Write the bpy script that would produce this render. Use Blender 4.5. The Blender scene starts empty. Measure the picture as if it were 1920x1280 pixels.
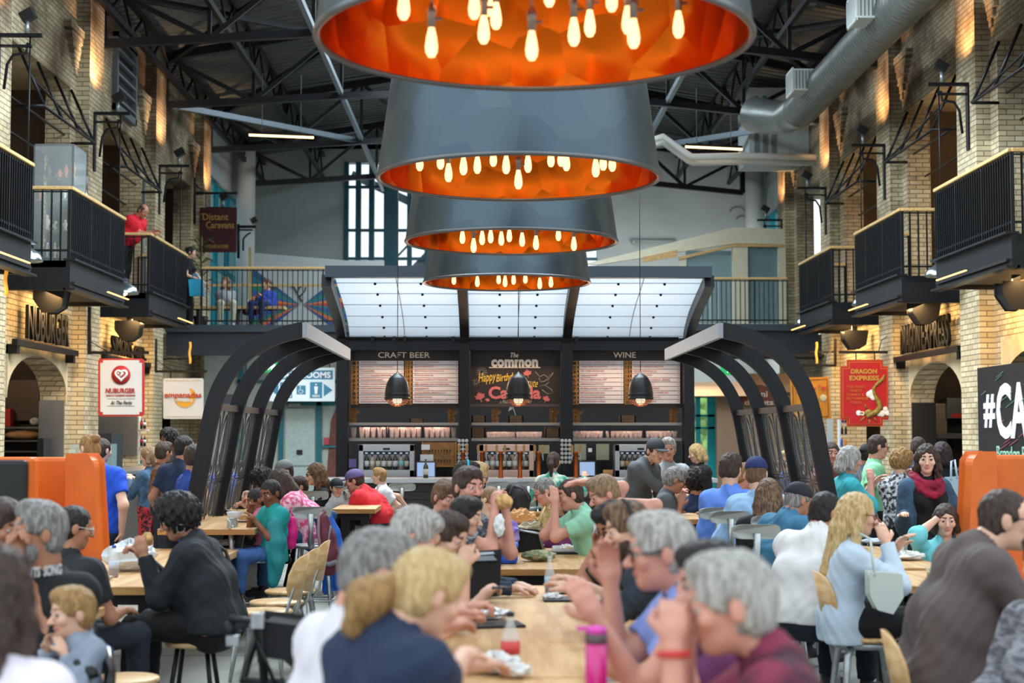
import bpy, math, random
import numpy as np
from mathutils import Vector, Matrix
random.seed(7)
SC = bpy.context.scene
COL = SC.collection
# ------------------------------------------------------------------ camera
FP = 2900.0                      # focal length in pixels of the 1920 wide frame
CAMZ = 1.70
YAW = math.atan(41/FP); PIT = math.atan(172/FP)
cd = bpy.data.cameras.new('camera'); cam = bpy.data.objects.new('camera', cd); COL.objects.link(cam)
cam.location = (0, 0, CAMZ); cam.rotation_euler = (math.pi/2+PIT, 0, -YAW)
cd.sensor_width = 36; cd.lens = 36*FP/1920; cd.clip_start = .1; cd.clip_end = 300
cd.dof.use_dof = True; cd.dof.focus_distance = 15.5; cd.dof.aperture_fstop = 2.2
SC.camera = cam
CR = cam.rotation_euler.to_matrix()
def W(px, py, Y):
    """world point on the plane y=Y seen at photograph pixel px,py"""
    d = CR @ Vector(((px-960)/FP, (640-py)/FP, -1))
    t = Y/d.y
    return Vector((d.x*t, Y, CAMZ+d.z*t))
def PXM(Y): return FP/Y
# ------------------------------------------------------------------ render look
SC.view_settings.view_transform = 'Standard'; SC.view_settings.look = 'None'
SC.view_settings.exposure = 0.12; SC.view_settings.gamma = 1; SC.view_settings.use_curve_mapping = False
cy = SC.cycles
cy.use_denoising = True; cy.denoiser = 'OPENIMAGEDENOISE'
cy.max_bounces = 6; cy.diffuse_bounces = 3; cy.glossy_bounces = 3; cy.transmission_bounces = 5; cy.transparent_max_bounces = 8
cy.sample_clamp_indirect = 4.0; cy.caustics_reflective = False; cy.caustics_refractive = False
cy.use_adaptive_sampling = True; cy.adaptive_threshold = 0.02
# ------------------------------------------------------------------ world: soft overcast daylight
wd = bpy.data.worlds.new('world'); SC.world = wd; wd.use_nodes = True
nt = wd.node_tree; nt.nodes.clear()
bg = nt.nodes.new('ShaderNodeBackground'); wo = nt.nodes.new('ShaderNodeOutputWorld')
gr = nt.nodes.new('ShaderNodeValToRGB'); tc = nt.nodes.new('ShaderNodeTexCoord'); sx = nt.nodes.new('ShaderNodeSeparateXYZ')
nt.links.new(tc.outputs['Generated'], sx.inputs[0]); nt.links.new(sx.outputs['Z'], gr.inputs[0])
gr.color_ramp.elements[0].position = 0.0; gr.color_ramp.elements[0].color = (.62, .68, .72, 1)
gr.color_ramp.elements[1].position = .6; gr.color_ramp.elements[1].color = (.80, .93, 1.0, 1)
nt.links.new(gr.outputs[0], bg.inputs[0]); bg.inputs[1].default_value = 1.95; nt.links.new(bg.outputs[0], wo.inputs[0])
# ------------------------------------------------------------------ lamps of the place (daylight from the roof glazing, plus one added daylight panel)
def area(name, loc, size, rot, power, color, sy=None, spread=None):
    l = bpy.data.lights.new(name, 'AREA'); l.energy = power; l.color = color; l.size = size
    if sy: l.shape = 'RECTANGLE'; l.size_y = sy
    if spread: l.spread = math.radians(spread)
    o = bpy.data.objects.new(name, l); COL.objects.link(o); o.location = loc; o.rotation_euler = rot
    return o
def spot(name, loc, target, power, color, angle=60, blend=.6, radius=.05):
    l = bpy.data.lights.new(name, 'SPOT'); l.energy = power; l.color = color; l.spot_size = math.radians(angle); l.spot_blend = blend; l.shadow_soft_size = radius
    o = bpy.data.objects.new(name, l); COL.objects.link(o); o.location = loc
    o.rotation_euler = (Vector(target)-Vector(loc)).to_track_quat('-Z', 'Y').to_euler()
    return o
def point(name, loc, power, color, radius=.05):
    l = bpy.data.lights.new(name, 'POINT'); l.energy = power; l.color = color; l.shadow_soft_size = radius
    o = bpy.data.objects.new(name, l); COL.objects.link(o); o.location = loc
    return o
DAY = (.80, .92, 1.0)
WARM = (1.0, .62, .26)
area('skylight_glow', (.2, 31, 10.9), 3.4, (0, 0, 0), 3600, DAY, sy=24)
area('added_daylight_panel', (.2, 19.5, 9.5), 9, (math.radians(-12), 0, 0), 2300, DAY, sy=5)  # added daylight brightening the centre of the hall, no clerestory stands here
# ------------------------------------------------------------------ materials
MATS = {}
def lin(c):
    if isinstance(c, str):
        c = [int(c[i:i+2], 16)/255 for i in (0, 2, 4)]
    return tuple(((x/12.92) if x <= .04045 else ((x+.055)/1.055)**2.4) for x in c[:3])
def M(name, col, rough=.6, metal=0.0, var=.0, vscale=8, bump=0, bscale=30, emit=0, alpha=1, trans=0, spec=.4, col2=None, stretch=None, coat=0):
    if name in MATS: return MATS[name]
    m = bpy.data.materials.new(name); m.use_nodes = True; MATS[name] = m
    n = m.node_tree; b = n.nodes['Principled BSDF']
    c = lin(col); b.inputs['Base Color'].default_value = (*c, 1)
    b.inputs['Roughness'].default_value = rough; b.inputs['Metallic'].default_value = metal
    b.inputs['Specular IOR Level'].default_value = spec
    if coat: b.inputs['Coat Weight'].default_value = coat
    if trans: b.inputs['Transmission Weight'].default_value = trans; b.inputs['IOR'].default_value = 1.3
    if alpha < 1: b.inputs['Alpha'].default_value = alpha
    if emit: b.inputs['Emission Color'].default_value = (*c, 1); b.inputs['Emission Strength'].default_value = emit
    if var or bump or col2:
        t = n.nodes.new('ShaderNodeTexCoord'); mp = n.nodes.new('ShaderNodeMapping'); n.links.new(t.outputs['Object'], mp.inputs[0])
        if stretch: mp.inputs['Scale'].default_value = stretch
        if var or col2:
            z = n.nodes.new('ShaderNodeTexNoise'); z.inputs['Scale'].default_value = vscale; z.inputs['Detail'].default_value = 3
            n.links.new(mp.outputs[0], z.inputs['Vector'])
            r = n.nodes.new('ShaderNodeValToRGB'); n.links.new(z.outputs['Fac'], r.inputs[0])
            c2 = lin(col2) if col2 else tuple(x*(1-var) for x in c)
            c1 = c if col2 else tuple(min(1, x*(1+var)) for x in c)
            r.color_ramp.elements[0].color = (*c2, 1); r.color_ramp.elements[0].position = .35 if not col2 else .42
            r.color_ramp.elements[1].color = (*c1, 1); r.color_ramp.elements[1].position = .65 if not col2 else .58
            n.links.new(r.outputs[0], b.inputs['Base Color'])
        if bump:
            z2 = n.nodes.new('ShaderNodeTexNoise'); z2.inputs['Scale'].default_value = bscale; z2.inputs['Detail'].default_value = 2
            n.links.new(mp.outputs[0], z2.inputs['Vector'])
            bp = n.nodes.new('ShaderNodeBump'); bp.inputs['Strength'].default_value = bump; bp.inputs['Distance'].default_value = .02
            n.links.new(z2.outputs['Fac'], bp.inputs['Height']); n.links.new(bp.outputs[0], b.inputs['Normal'])
    return m
def brick_mat(name, c1, c2, mortar, dirt, bw=.26, bh=.085):
    m = bpy.data.materials.new(name); m.use_nodes = True; n = m.node_tree; b = n.nodes['Principled BSDF']
    g = n.nodes.new('ShaderNodeNewGeometry'); s = n.nodes.new('ShaderNodeSeparateXYZ'); n.links.new(g.outputs['Position'], s.inputs[0])
    a = n.nodes.new('ShaderNodeMath'); a.operation = 'ADD'; n.links.new(s.outputs[0], a.inputs[0]); n.links.new(s.outputs[1], a.inputs[1])
    cb = n.nodes.new('ShaderNodeCombineXYZ'); n.links.new(a.outputs[0], cb.inputs[0]); n.links.new(s.outputs[2], cb.inputs[1])
    br = n.nodes.new('ShaderNodeTexBrick'); n.links.new(cb.outputs[0], br.inputs['Vector'])
    br.inputs['Scale'].default_value = 1; br.inputs['Brick Width'].default_value = bw; br.inputs['Row Height'].default_value = bh
    br.inputs['Mortar Size'].default_value = .008; br.inputs['Color1'].default_value = (*lin(c1), 1); br.inputs['Color2'].default_value = (*lin(c2), 1); br.inputs['Mortar'].default_value = (*lin(mortar), 1)
    z = n.nodes.new('ShaderNodeTexNoise'); z.inputs['Scale'].default_value = .9; z.inputs['Detail'].default_value = 5; n.links.new(g.outputs['Position'], z.inputs['Vector'])
    # old soot and red-brown bricks: more of them high up on the wall
    zz = n.nodes.new('ShaderNodeMapRange'); n.links.new(s.outputs[2], zz.inputs[0]); zz.inputs[1].default_value = 4.5; zz.inputs[2].default_value = 9.0; zz.inputs[3].default_value = -.12; zz.inputs[4].default_value = .30
    ad = n.nodes.new('ShaderNodeMath'); ad.operation = 'ADD'; n.links.new(z.outputs['Fac'], ad.inputs[0]); n.links.new(zz.outputs[0], ad.inputs[1])
    rr = n.nodes.new('ShaderNodeValToRGB'); rr.color_ramp.elements[0].position = .45; rr.color_ramp.elements[1].position = .85; n.links.new(ad.outputs[0], rr.inputs[0])
    mx = n.nodes.new('ShaderNodeMix'); mx.data_type = 'RGBA'; mx.blend_type = 'MULTIPLY'; n.links.new(rr.outputs[0], mx.inputs[0]); n.links.new(br.outputs['Color'], mx.inputs[6]); mx.inputs[7].default_value = (*lin(dirt), 1)
    n.links.new(mx.outputs[2], b.inputs['Base Color']); b.inputs['Roughness'].default_value = .85
    bp = n.nodes.new('ShaderNodeBump'); bp.inputs['Strength'].default_value = .7; bp.inputs['Distance'].default_value = .02; bp.invert = True
    n.links.new(br.outputs['Fac'], bp.inputs['Height']); n.links.new(bp.outputs[0], b.inputs['Normal'])
    MATS[name] = m; return m
BRICK = brick_mat('cream_brick', 'd2c5a4', 'b3a482', '7c715c', '64503f', .24, .08)
PLASTER = M('arch_plaster', 'cbb995', .85, var=.22, vscale=3, bump=.2, stretch=(1, 1, .3))
BLK = M('black_steel', '111317', .42, .3, var=.15, bump=.05)
BLK2 = M('satin_black_steel', '171b21', .4, .4)
DKS = M('dark_blue_grey_steel', '3a444e', .45, .4)
GALV = M('galvanised_steel', 'a9aeb0', .38, .85, var=.2, vscale=14)
STEEL = M('brushed_stainless', '9b9fa3', .32, .9, bump=.05, bscale=90, stretch=(1, 1, 12))
RAILW = M('pale_rail_timber', 'c4a26c', .5, var=.15, stretch=(3, .4, 3))
def wood_mat(name, c1, c2, along=1):
    st = [6, 6, 6]; st[along] = .5
    return M(name, c1, .42, col2=c2, vscale=3.2, stretch=tuple(st), bump=.03, spec=.4)
TABW = wood_mat('maple_table_top', 'd2ab7b', 'bd9160')
TABE = wood_mat('plywood_edge', 'b98a50', '9a6c38', 0)
PLYS = wood_mat('birch_seat', 'd8b483', 'c59a66', 0)
WHITE = M('white_paint', 'd9dcdd', .6, var=.03)
OWALL = M('grey_white_wall', '9fa6a6', .8, var=.05, vscale=1.2, bump=.05)
TEAL = M('teal_painted_frame', '0d6470', .5)
TEALB = M('bright_teal_frame', '0f8a9c', .5)
CREAM = M('cream_timber_frame', 'cfcab0', .55, var=.04)
GLASS = M('clear_glass', 'e6f2f2', .03, 0, alpha=.16, spec=.8)
GLASSD = M('smoked_window_glass', '9fc0c4', .05, 0, alpha=.28, spec=.8)
# ------------------------------------------------------------------ mesh builder
class MB:
    def __init__(s): s.v = []; s.f = []; s.m = []; s.sm = []; s.ch = []
    def add(s, vs, fs, mi=0, smooth=False):
        o = len(s.v); s.ch.append((vs, fs, mi, smooth)); s.v += [tuple(v) for v in vs]; s.f += [tuple(i+o for i in f) for f in fs]; s.m += [mi]*len(fs); s.sm += [smooth]*len(fs); return s
    def box(s, c, d, rz=0, mi=0, R=None):
        x, y, z = d[0]/2, d[1]/2, d[2]/2
        vs = [Vector((a*x, b*y, e*z)) for a in (-1, 1) for b in (-1, 1) for e in (-1, 1)]
        if rz: R = Matrix.Rotation(rz, 3, 'Z')
        if R is not None: vs = [R @ v for v in vs]
        vs = [v+Vector(c) for v in vs]
        return s.add(vs, [(0, 1, 3, 2), (4, 6, 7, 5), (0, 4, 5, 1), (2, 3, 7, 6), (0, 2, 6, 4), (1, 5, 7, 3)], mi)
    def box2(s, a, b, mi=0):
        return s.box([(a[i]+b[i])/2 for i in range(3)], [abs(b[i]-a[i]) for i in range(3)], mi=mi)
    def beam(s, a, b, w, h=None, mi=0, up=(0, 0, 1)):
        a = Vector(a); b = Vector(b); h = h or w; d = (b-a)
        if d.length < 1e-6: return s
        d.normalize(); u = Vector(up)
        if abs(d.dot(u)) > .99: u = Vector((0, 1, 0))
        r = d.cross(u).normalized(); u = r.cross(d)
        vs = [p+r*(i*w/2)+u*(j*h/2) for p in (a, b) for i, j in ((-1, -1), (1, -1), (1, 1), (-1, 1))]
        return s.add(vs, [(3, 2, 1, 0), (4, 5, 6, 7), (0, 1, 5, 4), (1, 2, 6, 5), (2, 3, 7, 6), (3, 0, 4, 7)], mi)
    def tube(s, pts, r, n=8, mi=0, cap=True, closed=False):
        pts = [Vector(p) for p in pts]; N = len(pts); rs = r if isinstance(r, (list, tuple)) else [r]*N
        rings = []; up = None
        for i, p in enumerate(pts):
            if closed: d = pts[(i+1) % N]-pts[i-1]
            else: d = pts[min(i+1, N-1)]-pts[max(i-1, 0)]
            if d.length < 1e-9: d = Vector((0, 0, 1))
            d.normalize()
            if up is None:
                up = Vector((0, 0, 1)) if abs(d.z) < .9 else Vector((0, 1, 0))
            up = (up-d*up.dot(d))
            if up.length < 1e-6: up = d.orthogonal()
            up.normalize(); rr = d.cross(up)
            rings.append([p+(up*math.cos(2*math.pi*k/n)+rr*math.sin(2*math.pi*k/n))*rs[i] for k in range(n)])
        vs = [v for q in rings for v in q]; fs = []
        for i in range(N if closed else N-1):
            j = (i+1) % N
            for k in range(n):
                k2 = (k+1) % n; fs.append((i*n+k, j*n+k, j*n+k2, i*n+k2))
        if cap and not closed: fs.append(tuple(range(n))); fs.append(tuple((N-1)*n+k for k in reversed(range(n))))
        return s.add(vs, fs, mi, True)
    def lathe(s, prof, c, n=24, mi=0, axis='z', cap=True):
        c = Vector(c); vs = []; fs = []
        for (r, z) in prof:
            for k in range(n):
                a = 2*math.pi*k/n; p = Vector((r*math.cos(a), r*math.sin(a), z))
                if axis == 'y': p = Vector((p.x, -p.z, p.y))
                if axis == 'x': p = Vector((p.z, p.x, p.y))
                vs.append(p+c)
        for i in range(len(prof)-1):
            for k in range(n):
                k2 = (k+1) % n; fs.append((i*n+k, i*n+k2, (i+1)*n+k2, (i+1)*n+k))
        if cap and prof[0][0] > 1e-4: fs.append(tuple(reversed(range(n))))
        if cap and prof[-1][0] > 1e-4: fs.append(tuple((len(prof)-1)*n+k for k in range(n)))
        return s.add(vs, fs, mi, True)
    def prism(s, poly, frm, to, f, mi=0):
        """poly: list of 2d points; f(u,v,w)->xyz; extruded w from frm to to"""
        n = len(poly); vs = [f(u, v, frm) for u, v in poly]+[f(u, v, to) for u, v in poly]
        fs = [tuple(range(n)), tuple(reversed(range(n, 2*n)))]+[(i, (i+1) % n, n+(i+1) % n, n+i) for i in range(n)]
        return s.add(vs, fs, mi)
    def quad(s, a, b, c, d, mi=0): return s.add([a, b, c, d], [(0, 1, 2, 3)], mi)
    def ball(s, c, r, n=12, mi=0, sc=(1, 1, 1)):
        c = Vector(c); m = n//2; vs = []; fs = []
        for i in range(m+1):
            t = math.pi*i/m
            for k in range(n):
                a = 2*math.pi*k/n; vs.append(c+Vector((r*sc[0]*math.sin(t)*math.cos(a), r*sc[1]*math.sin(t)*math.sin(a), -r*sc[2]*math.cos(t))))
        for i in range(m):
            for k in range(n):
                k2 = (k+1) % n; fs.append((i*n+k, i*n+k2, (i+1)*n+k2, (i+1)*n+k))
        return s.add(vs, fs, mi, True)
    def parts(s, name, mats, parent=None, **k):
        o = None
        for c in s.ch: o = MB().add(*c).build(name, mats, parent, **k)
        return o
    def bounds(s):
        a = np.array(s.v); return a.min(0), a.max(0)
    def build(s, name, mats, parent=None, origin=None, bevel=0, smooth=None):
        if not isinstance(mats, (list, tuple)): mats = [mats]
        if parent is not None: org = wloc(parent)
        elif origin is not None: org = Vector(origin)
        else:
            a, b = s.bounds(); org = Vector(((a[0]+b[0])/2, (a[1]+b[1])/2, a[2]))
        me = bpy.data.meshes.new(name); me.from_pydata([(v[0]-org.x, v[1]-org.y, v[2]-org.z) for v in s.v], [], s.f)
        for m in mats: me.materials.append(m)
        me.polygons.foreach_set('material_index', s.m); me.polygons.foreach_set('use_smooth', [smooth if smooth is not None else q for q in s.sm])
        me.update(); me.validate()
        o = bpy.data.objects.new(name, me); COL.objects.link(o)
        if parent is not None: o.parent = parent
        else: o.location = org
        if bevel:
            q = o.modifiers.new('bevel', 'BEVEL'); q.width = bevel; q.segments = 2; q.limit_method = 'ANGLE'
        return o
def wloc(o):
    v = Vector(o.location)
    while o.parent: o = o.parent; v += Vector(o.location)
    return v
def tag(o, label, cat=None, group=None, kind=None):
    if label: o['label'] = label
    if cat: o['category'] = cat
    if group: o['group'] = group
    if kind: o['kind'] = kind
    return o
def empty(name, loc, label, cat, group=None):
    o = bpy.data.objects.new(name, None); COL.objects.link(o); o.location = loc; o.empty_display_size = .1
    return tag(o, label, cat, group)
def struct(o): o['kind'] = 'structure'; return o
def dup(root, loc, label=None, group=None, rz=None):
    def cp(o, parent):
        c = o.copy(); COL.objects.link(c)
        if parent is not None: c.parent = parent
        for ch in list(o.children): cp(ch, c)
        return c
    r = cp(root, None); r.location = loc
    if rz is not None: r.rotation_euler = (0, 0, rz)
    if label: r['label'] = label
    if group: r['group'] = group
    return r
_tc = {}
def text_geo(s, shear=0, bold=0, spacing=1):
    k = (s, shear, bold, spacing)
    if k in _tc: return _tc[k]
    c = bpy.data.curves.new('t', 'FONT'); c.body = s; c.size = 1; c.shear = shear; c.offset = bold; c.space_character = spacing; c.resolution_u = 3
    o = bpy.data.objects.new('t', c); COL.objects.link(o)
    dg = bpy.context.evaluated_depsgraph_get(); e = o.evaluated_get(dg); me = bpy.data.meshes.new_from_object(e)
    v = np.array([list(x.co) for x in me.vertices]) if len(me.vertices) else np.zeros((1, 3)); f = [tuple(p.vertices) for p in me.polygons]
    bpy.data.objects.remove(o); bpy.data.curves.remove(c); bpy.data.meshes.remove(me)
    mn = v.min(0); mx = v.max(0); v = (v-mn)/np.maximum(mx-mn, 1e-6); v[:, 2] = 0
    _tc[k] = (v, f); return _tc[k]
def text(mb, s, org, u, v, w, h, depth=.01, mi=0, shear=0, bold=0.0, spacing=1):
    """letters with lower-left org, axes u,v (unit), scaled to w x h, thick by depth on both faces"""
    vv, ff = text_geo(s, shear, bold, spacing); org = Vector(org); u = Vector(u).normalized(); v = Vector(v).normalized(); n = u.cross(v)
    P = [org+u*(a*w)+v*(b*h)+n*depth/2 for a, b, _ in vv]; Q = [p-n*depth for p in P]; k = len(P)
    ed = {}
    for f in ff:
        for i in range(len(f)):
            a, b = f[i], f[(i+1) % len(f)]; ed[(a, b)] = 1
    side = [(b, a, a+k, b+k) for (a, b) in ed if (b, a) not in ed]
    mb.add(P+Q, list(ff)+[tuple(i+k for i in reversed(f)) for f in ff]+side, mi)
# ================================================================== SETTING
XL, XR = -7.05, 7.50
def skew(x, y): return y+(x+6.9)*1.4/14.2      # the cross lines of the hall run a little askew
# floor
m = M('polished_concrete', '8f9089', .45, var=.12, vscale=1.5, spec=.5); n = m.node_tree
b = MB().box2((-14, -3, -.2), (15, 52, 0)); struct(b.build('floor', m, origin=(0, 0, 0)))
b = MB()
for x in (-5.2, -3.2, -1.2, .8, 2.8, 4.8): b.box2((x-.006, 0, 0), (x+.006, 40, .002))
for y in range(2, 40, 2): b.box2((-7, y-.006, 0), (7.4, y+.006, .002))
struct(b.build('trim_1', M('floor_joint', '5f605c', .8)))
LB = [(17.35, 20.55), (22.6, 25.8), (27.85, 31.05), (33.1, 36.3)]
RB = [(14.3, 17.4), (19.4, 22.5), (24.4, 27.5), (29.5, 32.5), (34.7, 37.5)]
def wall(name, X, sgn, bays, y0, y1, blocked=()):
    b = MB(); th = .42; a, c = (X, X+sgn*th)
    ys = [y0]+[v for q in bays for v in q]+[y1]
    for i in range(0, len(ys), 2): b.box2((a, ys[i], 0), (c, ys[i+1], 9.7))
    for (p, q) in bays:
        b.box2((a, p, 7.5), (c, q, 9.7))
        N = 20; arc = [(p+(q-p)*(.5-.5*math.cos(math.pi*i/N)), 2.22+.68*math.sin(math.pi*i/N)**.9) for i in range(N+1)]
        for i in range(N):
            u0, v0 = arc[i]; u1, v1 = arc[i+1]
            b.prism([(u0, v0), (u1, v1), (u1, 3.95), (u0, 3.95)], a, c, lambda u, v, w: (w, u, v))
    o = b.build(name, BRICK); struct(o)
    # thin plaster surround around each arch
    for k, (p, q) in enumerate(bays):
        b = MB(); N = 20; arc = [(p+(q-p)*(.5-.5*math.cos(math.pi*i/N)), 2.22+.68*math.sin(math.pi*i/N)**.9) for i in range(N+1)]
        e = X-sgn*.025
        for i in range(N):
            u0, v0 = arc[i]; u1, v1 = arc[i+1]
            b.prism([(u0, v0), (u1, v1), (u1, 3.05), (u0, 3.05)], e, X+sgn*.01, lambda u, v, w: (w, u, v))
        struct(b.build('trim_%d' % (10+k+(20 if sgn > 0 else 0)), PLASTER))
    # pilasters between the bays with corbelled heads
    b = MB(); e = X-sgn*.22
    for i in range(len(bays)):
        s = bays[i][1]+.35; t = s+.95
        b.box2((X, s, 0), (e, t, 9.7))
        for j in range(6):                   # stepped brick corbels beside the pilaster heads
            z = 7.75+j*.13; b.box2((X, s-.10-.13*j-.1, z), (X-sgn*(.03+.02*j), s, z+.13))
    struct(b.build(name, BRICK))
wall('wall_left', XL, -1, LB, 12, 38.2)
wall('wall_right', XR, 1, RB, 12, 39.4)
# side walls of the far atrium, back wall with the tall opening, corner columns
b = MB().box2((-7.15, 38.2, 0), (-7.6, 47, 3.9)).box2((-7.15, 38.2, 3.9), (-7.6, 39.2, 9.8)).box2((-7.15, 44.5, 3.9), (-7.6, 47, 9.8)).box2((-7.15, 39.2, 8.3), (-7.6, 44.5, 9.8))
struct(b.build('wall_left', OWALL))
b = MB().box2((7.85, 39.4, 0), (8.3, 47, 3.9)).box2((7.85, 39.4, 3.9), (8.3, 40.2, 9.8)).box2((7.85, 45, 3.9), (8.3, 47, 9.8)).box2((7.85, 40.2, 7.9), (8.3, 45, 9.8))
struct(b.build('wall_right', OWALL))
gx0, gx1 = W(648, 300, 46).x, 3.2
b = MB().box2((-8.5, 46, 0), (gx0, 46.4, 10.2)).box2((gx1, 46, 0), (9, 46.4, 10.2)).box2((gx0, 46, 0), (gx1, 46.4, 4.0)).box2((gx0, 46, 9.8), (gx1, 46.4, 12))
for k in range(6): b.box2((gx0+k*.2-3, 46, 10.2), (gx1-k*.2+3, 46.4, 10.2+.18*(k+1)))
struct(b.build('wall_back', OWALL))
b = MB()
for x, r in ((-6.75, .26), (7.5, .26)): b.lathe([(r, 4), (r, 9.6)], (x, 42.5 if x < 0 else 43.5, 0), 20)
struct(b.build('trim_2', M('white_column', 'c9cbc8', .6)))
# ---- tall back window of teal frames
b = MB(); 
for px, w in ((650, .12), (672, .16), (697, .16), (733, .42), (768, .14), (800, .12), (840, .2), (880, .12), (930, .2), (980, .12), (1030, .2), (1080, .12)):
    x = W(px, 400, 46).x; b.box2((x-w/2, 45.9, 4.0), (x+w/2, 46.1, 9.8))
for z in (4.6, 6.9, 7.75, 9.05): b.box2((gx0, 45.94, z-.04), (gx1, 46.06, z+.04))
w1 = struct(b.build('window_1', M('dark_teal_mullion', '0b4854', .5)))
b = MB().quad((gx0, 46.1, 4), (gx1, 46.1, 4), (gx1, 46.1, 9.8), (gx0, 46.1, 9.8)); b.build('pane', GLASSD, w1)
# outside structure seen through it: dark metal stair
b = MB()
for k in range(12): b.box2((-4.2+k*.25, 48.0, 4.5+k*.25), (-2.0+k*.25, 49.2, 4.55+k*.25))
b.beam((-4.6, 48, 4.4), (-1, 48, 8.2), .06, .3); b.beam((-2.0, 48, 4.6), (1.6, 48, 8.2), .06, .3); b.beam((-4.6, 48, 5.4), (-1, 48, 9.2), .05, .06); b.beam((-1, 48, 8.2), (-4.4, 48.8, 9.9), .06, .25)
[b.beam((x, 48.6, 0), (x, 48.6, 4.6+max(0, (x+4.2))), .12) for x in (-4.2, -2.0, -1.2)]
tag(b.build('outside_stair', M('stair_steel', '39424a', .6)), 'grey steel stair outside behind the tall back window', 'staircase')
# teal windows of the atrium side walls
def side_window(nm, x, y0, y1, z0, z1, nx, nz, mat):
    b = MB()
    for i in range(nx+1):
        y = y0+(y1-y0)*i/nx; b.box2((x-.06, y-.06, z0), (x+.06, y+.06, z1))
    for j in range(nz+1):
        z = z0+(z1-z0)*j/nz; b.box2((x-.05, y0, z-.06), (x+.05, y1, z+.06))
    w = struct(b.build(nm, mat)); MB().quad((x, y0, z0), (x, y1, z0), (x, y1, z1), (x, y0, z1)).build('pane', M('teal_tinted_glass', '2aa6b4', .1, alpha=.75), w)
side_window('window_2', -7.3, 39.2, 44.5, 3.9, 8.3, 3, 2, TEALB)
side_window('window_3', 8.0, 40.2, 45, 3.9, 7.9, 3, 2, TEALB)
# ---- corrugated roof deck
def roofz(x): return 9.75+max(0, 7.4-abs(x-.2))*.19
DECK = M('corrugated_deck', '5c605f', .5, .35, var=.1, vscale=2)
b = MB()
for (xa, xb) in ((-8.5, -1.5), (1.9, 9.0)):
    ys = []; y = 16.0; k = 0
    while y < 46.5:
        ys += [(y, 0), (y+.11, 0), (y+.15, .06), (y+.26, .06)]; y += .30
    vs = [(x, yy, roofz(x)+dz) for (yy, dz) in ys for x in (xa, xb)]
    fs = [(2*i, 2*i+1, 2*i+3, 2*i+2) for i in range(len(ys)-1)]
    b.add(vs, fs)
b.box2((-1.5, 40, roofz(-1.5)), (1.9, 46.5, roofz(-1.5)+.1)).box2((-8.5, 16, 10.0), (-7.3, 46.5, 10.1)).box2((7.9, 16, 10.0), (9, 46.5, 10.1))
struct(b.build('ceiling', DECK))
b = MB()
for x in (-1.5, 1.9):
    b.box2((x-.05, 16, roofz(x)-.3), (x+.05, 42, roofz(x)+.5))
b.box2((-1.5, 16, 11.6), (1.9, 42, 11.65))
struct(b.build('trim_3', M('white_skylight_curb', 'b9bcbc', .6)))
# ---- roof trusses
def truss(Yl, label):
    root = empty('roof_truss', (0, Yl, 8.6), label, 'roof truss', 'black steel roof trusses')
    def P(x, z): return (x, skew(x, Yl), z)
    def cz(x): return 8.63+.30*max(0, 1-abs(abs(x-.35)-3.5)/3.55) if abs(x-.35) > 3.5 else 8.93+.17*(1-abs(x-.35)/3.5)
    xs = [-6.9, -5.05, -3.2, -1.45, .3, 2.1, 3.9, 5.6, 7.3]
    b = MB()
    for i in range(8): b.beam(P(xs[i], cz(xs[i])), P(xs[i+1], cz(xs[i+1])), .14, .14)
    b.build('bottom_chord', BLK, root)
    b = MB()
    for i in range(8): b.beam(P(xs[i], roofz(xs[i])-.14), P(xs[i+1], roofz(xs[i+1])-.14), .16, .18)
    b.build('top_chord', BLK, root)
    b = MB()
    for i, x in enumerate(xs):
        b.beam(P(x, cz(x)), P(x, roofz(x)-.14), .15 if i in (0, 8) else .07)
        if i < 8:
            x2 = xs[i+1]; lo, hi = (x2, x) if i % 2 == 0 else (x, x2)
            b.beam(P(lo, cz(lo)), P(hi, roofz(hi)-.14), .085)
    b.build('web_members', BLK, root)
TL = (22.1, 27.3, 32.5, 37.7, 42.9)
for i, y in enumerate(TL): truss(y, ['roof truss above the nearest copper lamp', 'black roof truss nearest the camera, its left end high above the louvre vent', 'black roof truss second from the camera, over the left balcony end', 'black roof truss third from the camera, carrying the pale diagonal ties', 'black roof truss farthest back, in front of the grey back wall'][i])
# longitudinal members and open-web joists
def joist(x, zt, zb, label, mat, web=True):
    root = empty('roof_joist', (x, 18, zb), label, 'roof joist', 'long steel joists under the roof deck')
    b = MB().beam((x, 17, zb), (x, 46, zb), .09, .12); b.build('bottom_chord', mat, root)
    if web:
        MB().beam((x, 17, zt), (x, 46, zt), .09, .10).build('top_chord', BLK, root)
        b = MB(); y = 17.0
        while y < 45.5:
            b.beam((x, y, zb), (x, y+.85, zt), .045).beam((x, y+.85, zt), (x, y+1.7, zb), .045); y += 1.7
        b.build('web_members', BLK, root)
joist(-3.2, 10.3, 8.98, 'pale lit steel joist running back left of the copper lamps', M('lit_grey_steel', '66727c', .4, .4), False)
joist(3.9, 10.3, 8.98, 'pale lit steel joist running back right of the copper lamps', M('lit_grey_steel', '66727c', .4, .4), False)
joist(-6.75, 9.75, 9.2, 'black joist along the top of the left brick wall', BLK)
joist(7.15, 9.75, 9.2, 'black joist along the top of the right brick wall', BLK)
joist(-5.0, 10.0, 9.35, 'black open-web joist near the left wall', BLK)
joist(5.6, 10.0, 9.35, 'black open-web joist near the right wall', BLK)
joist(-2.1, 10.7, 9.7, 'black open-web joist left of the skylight', BLK)
joist(2.5, 10.7, 9.7, 'black open-web joist right of the skylight', BLK)
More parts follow.
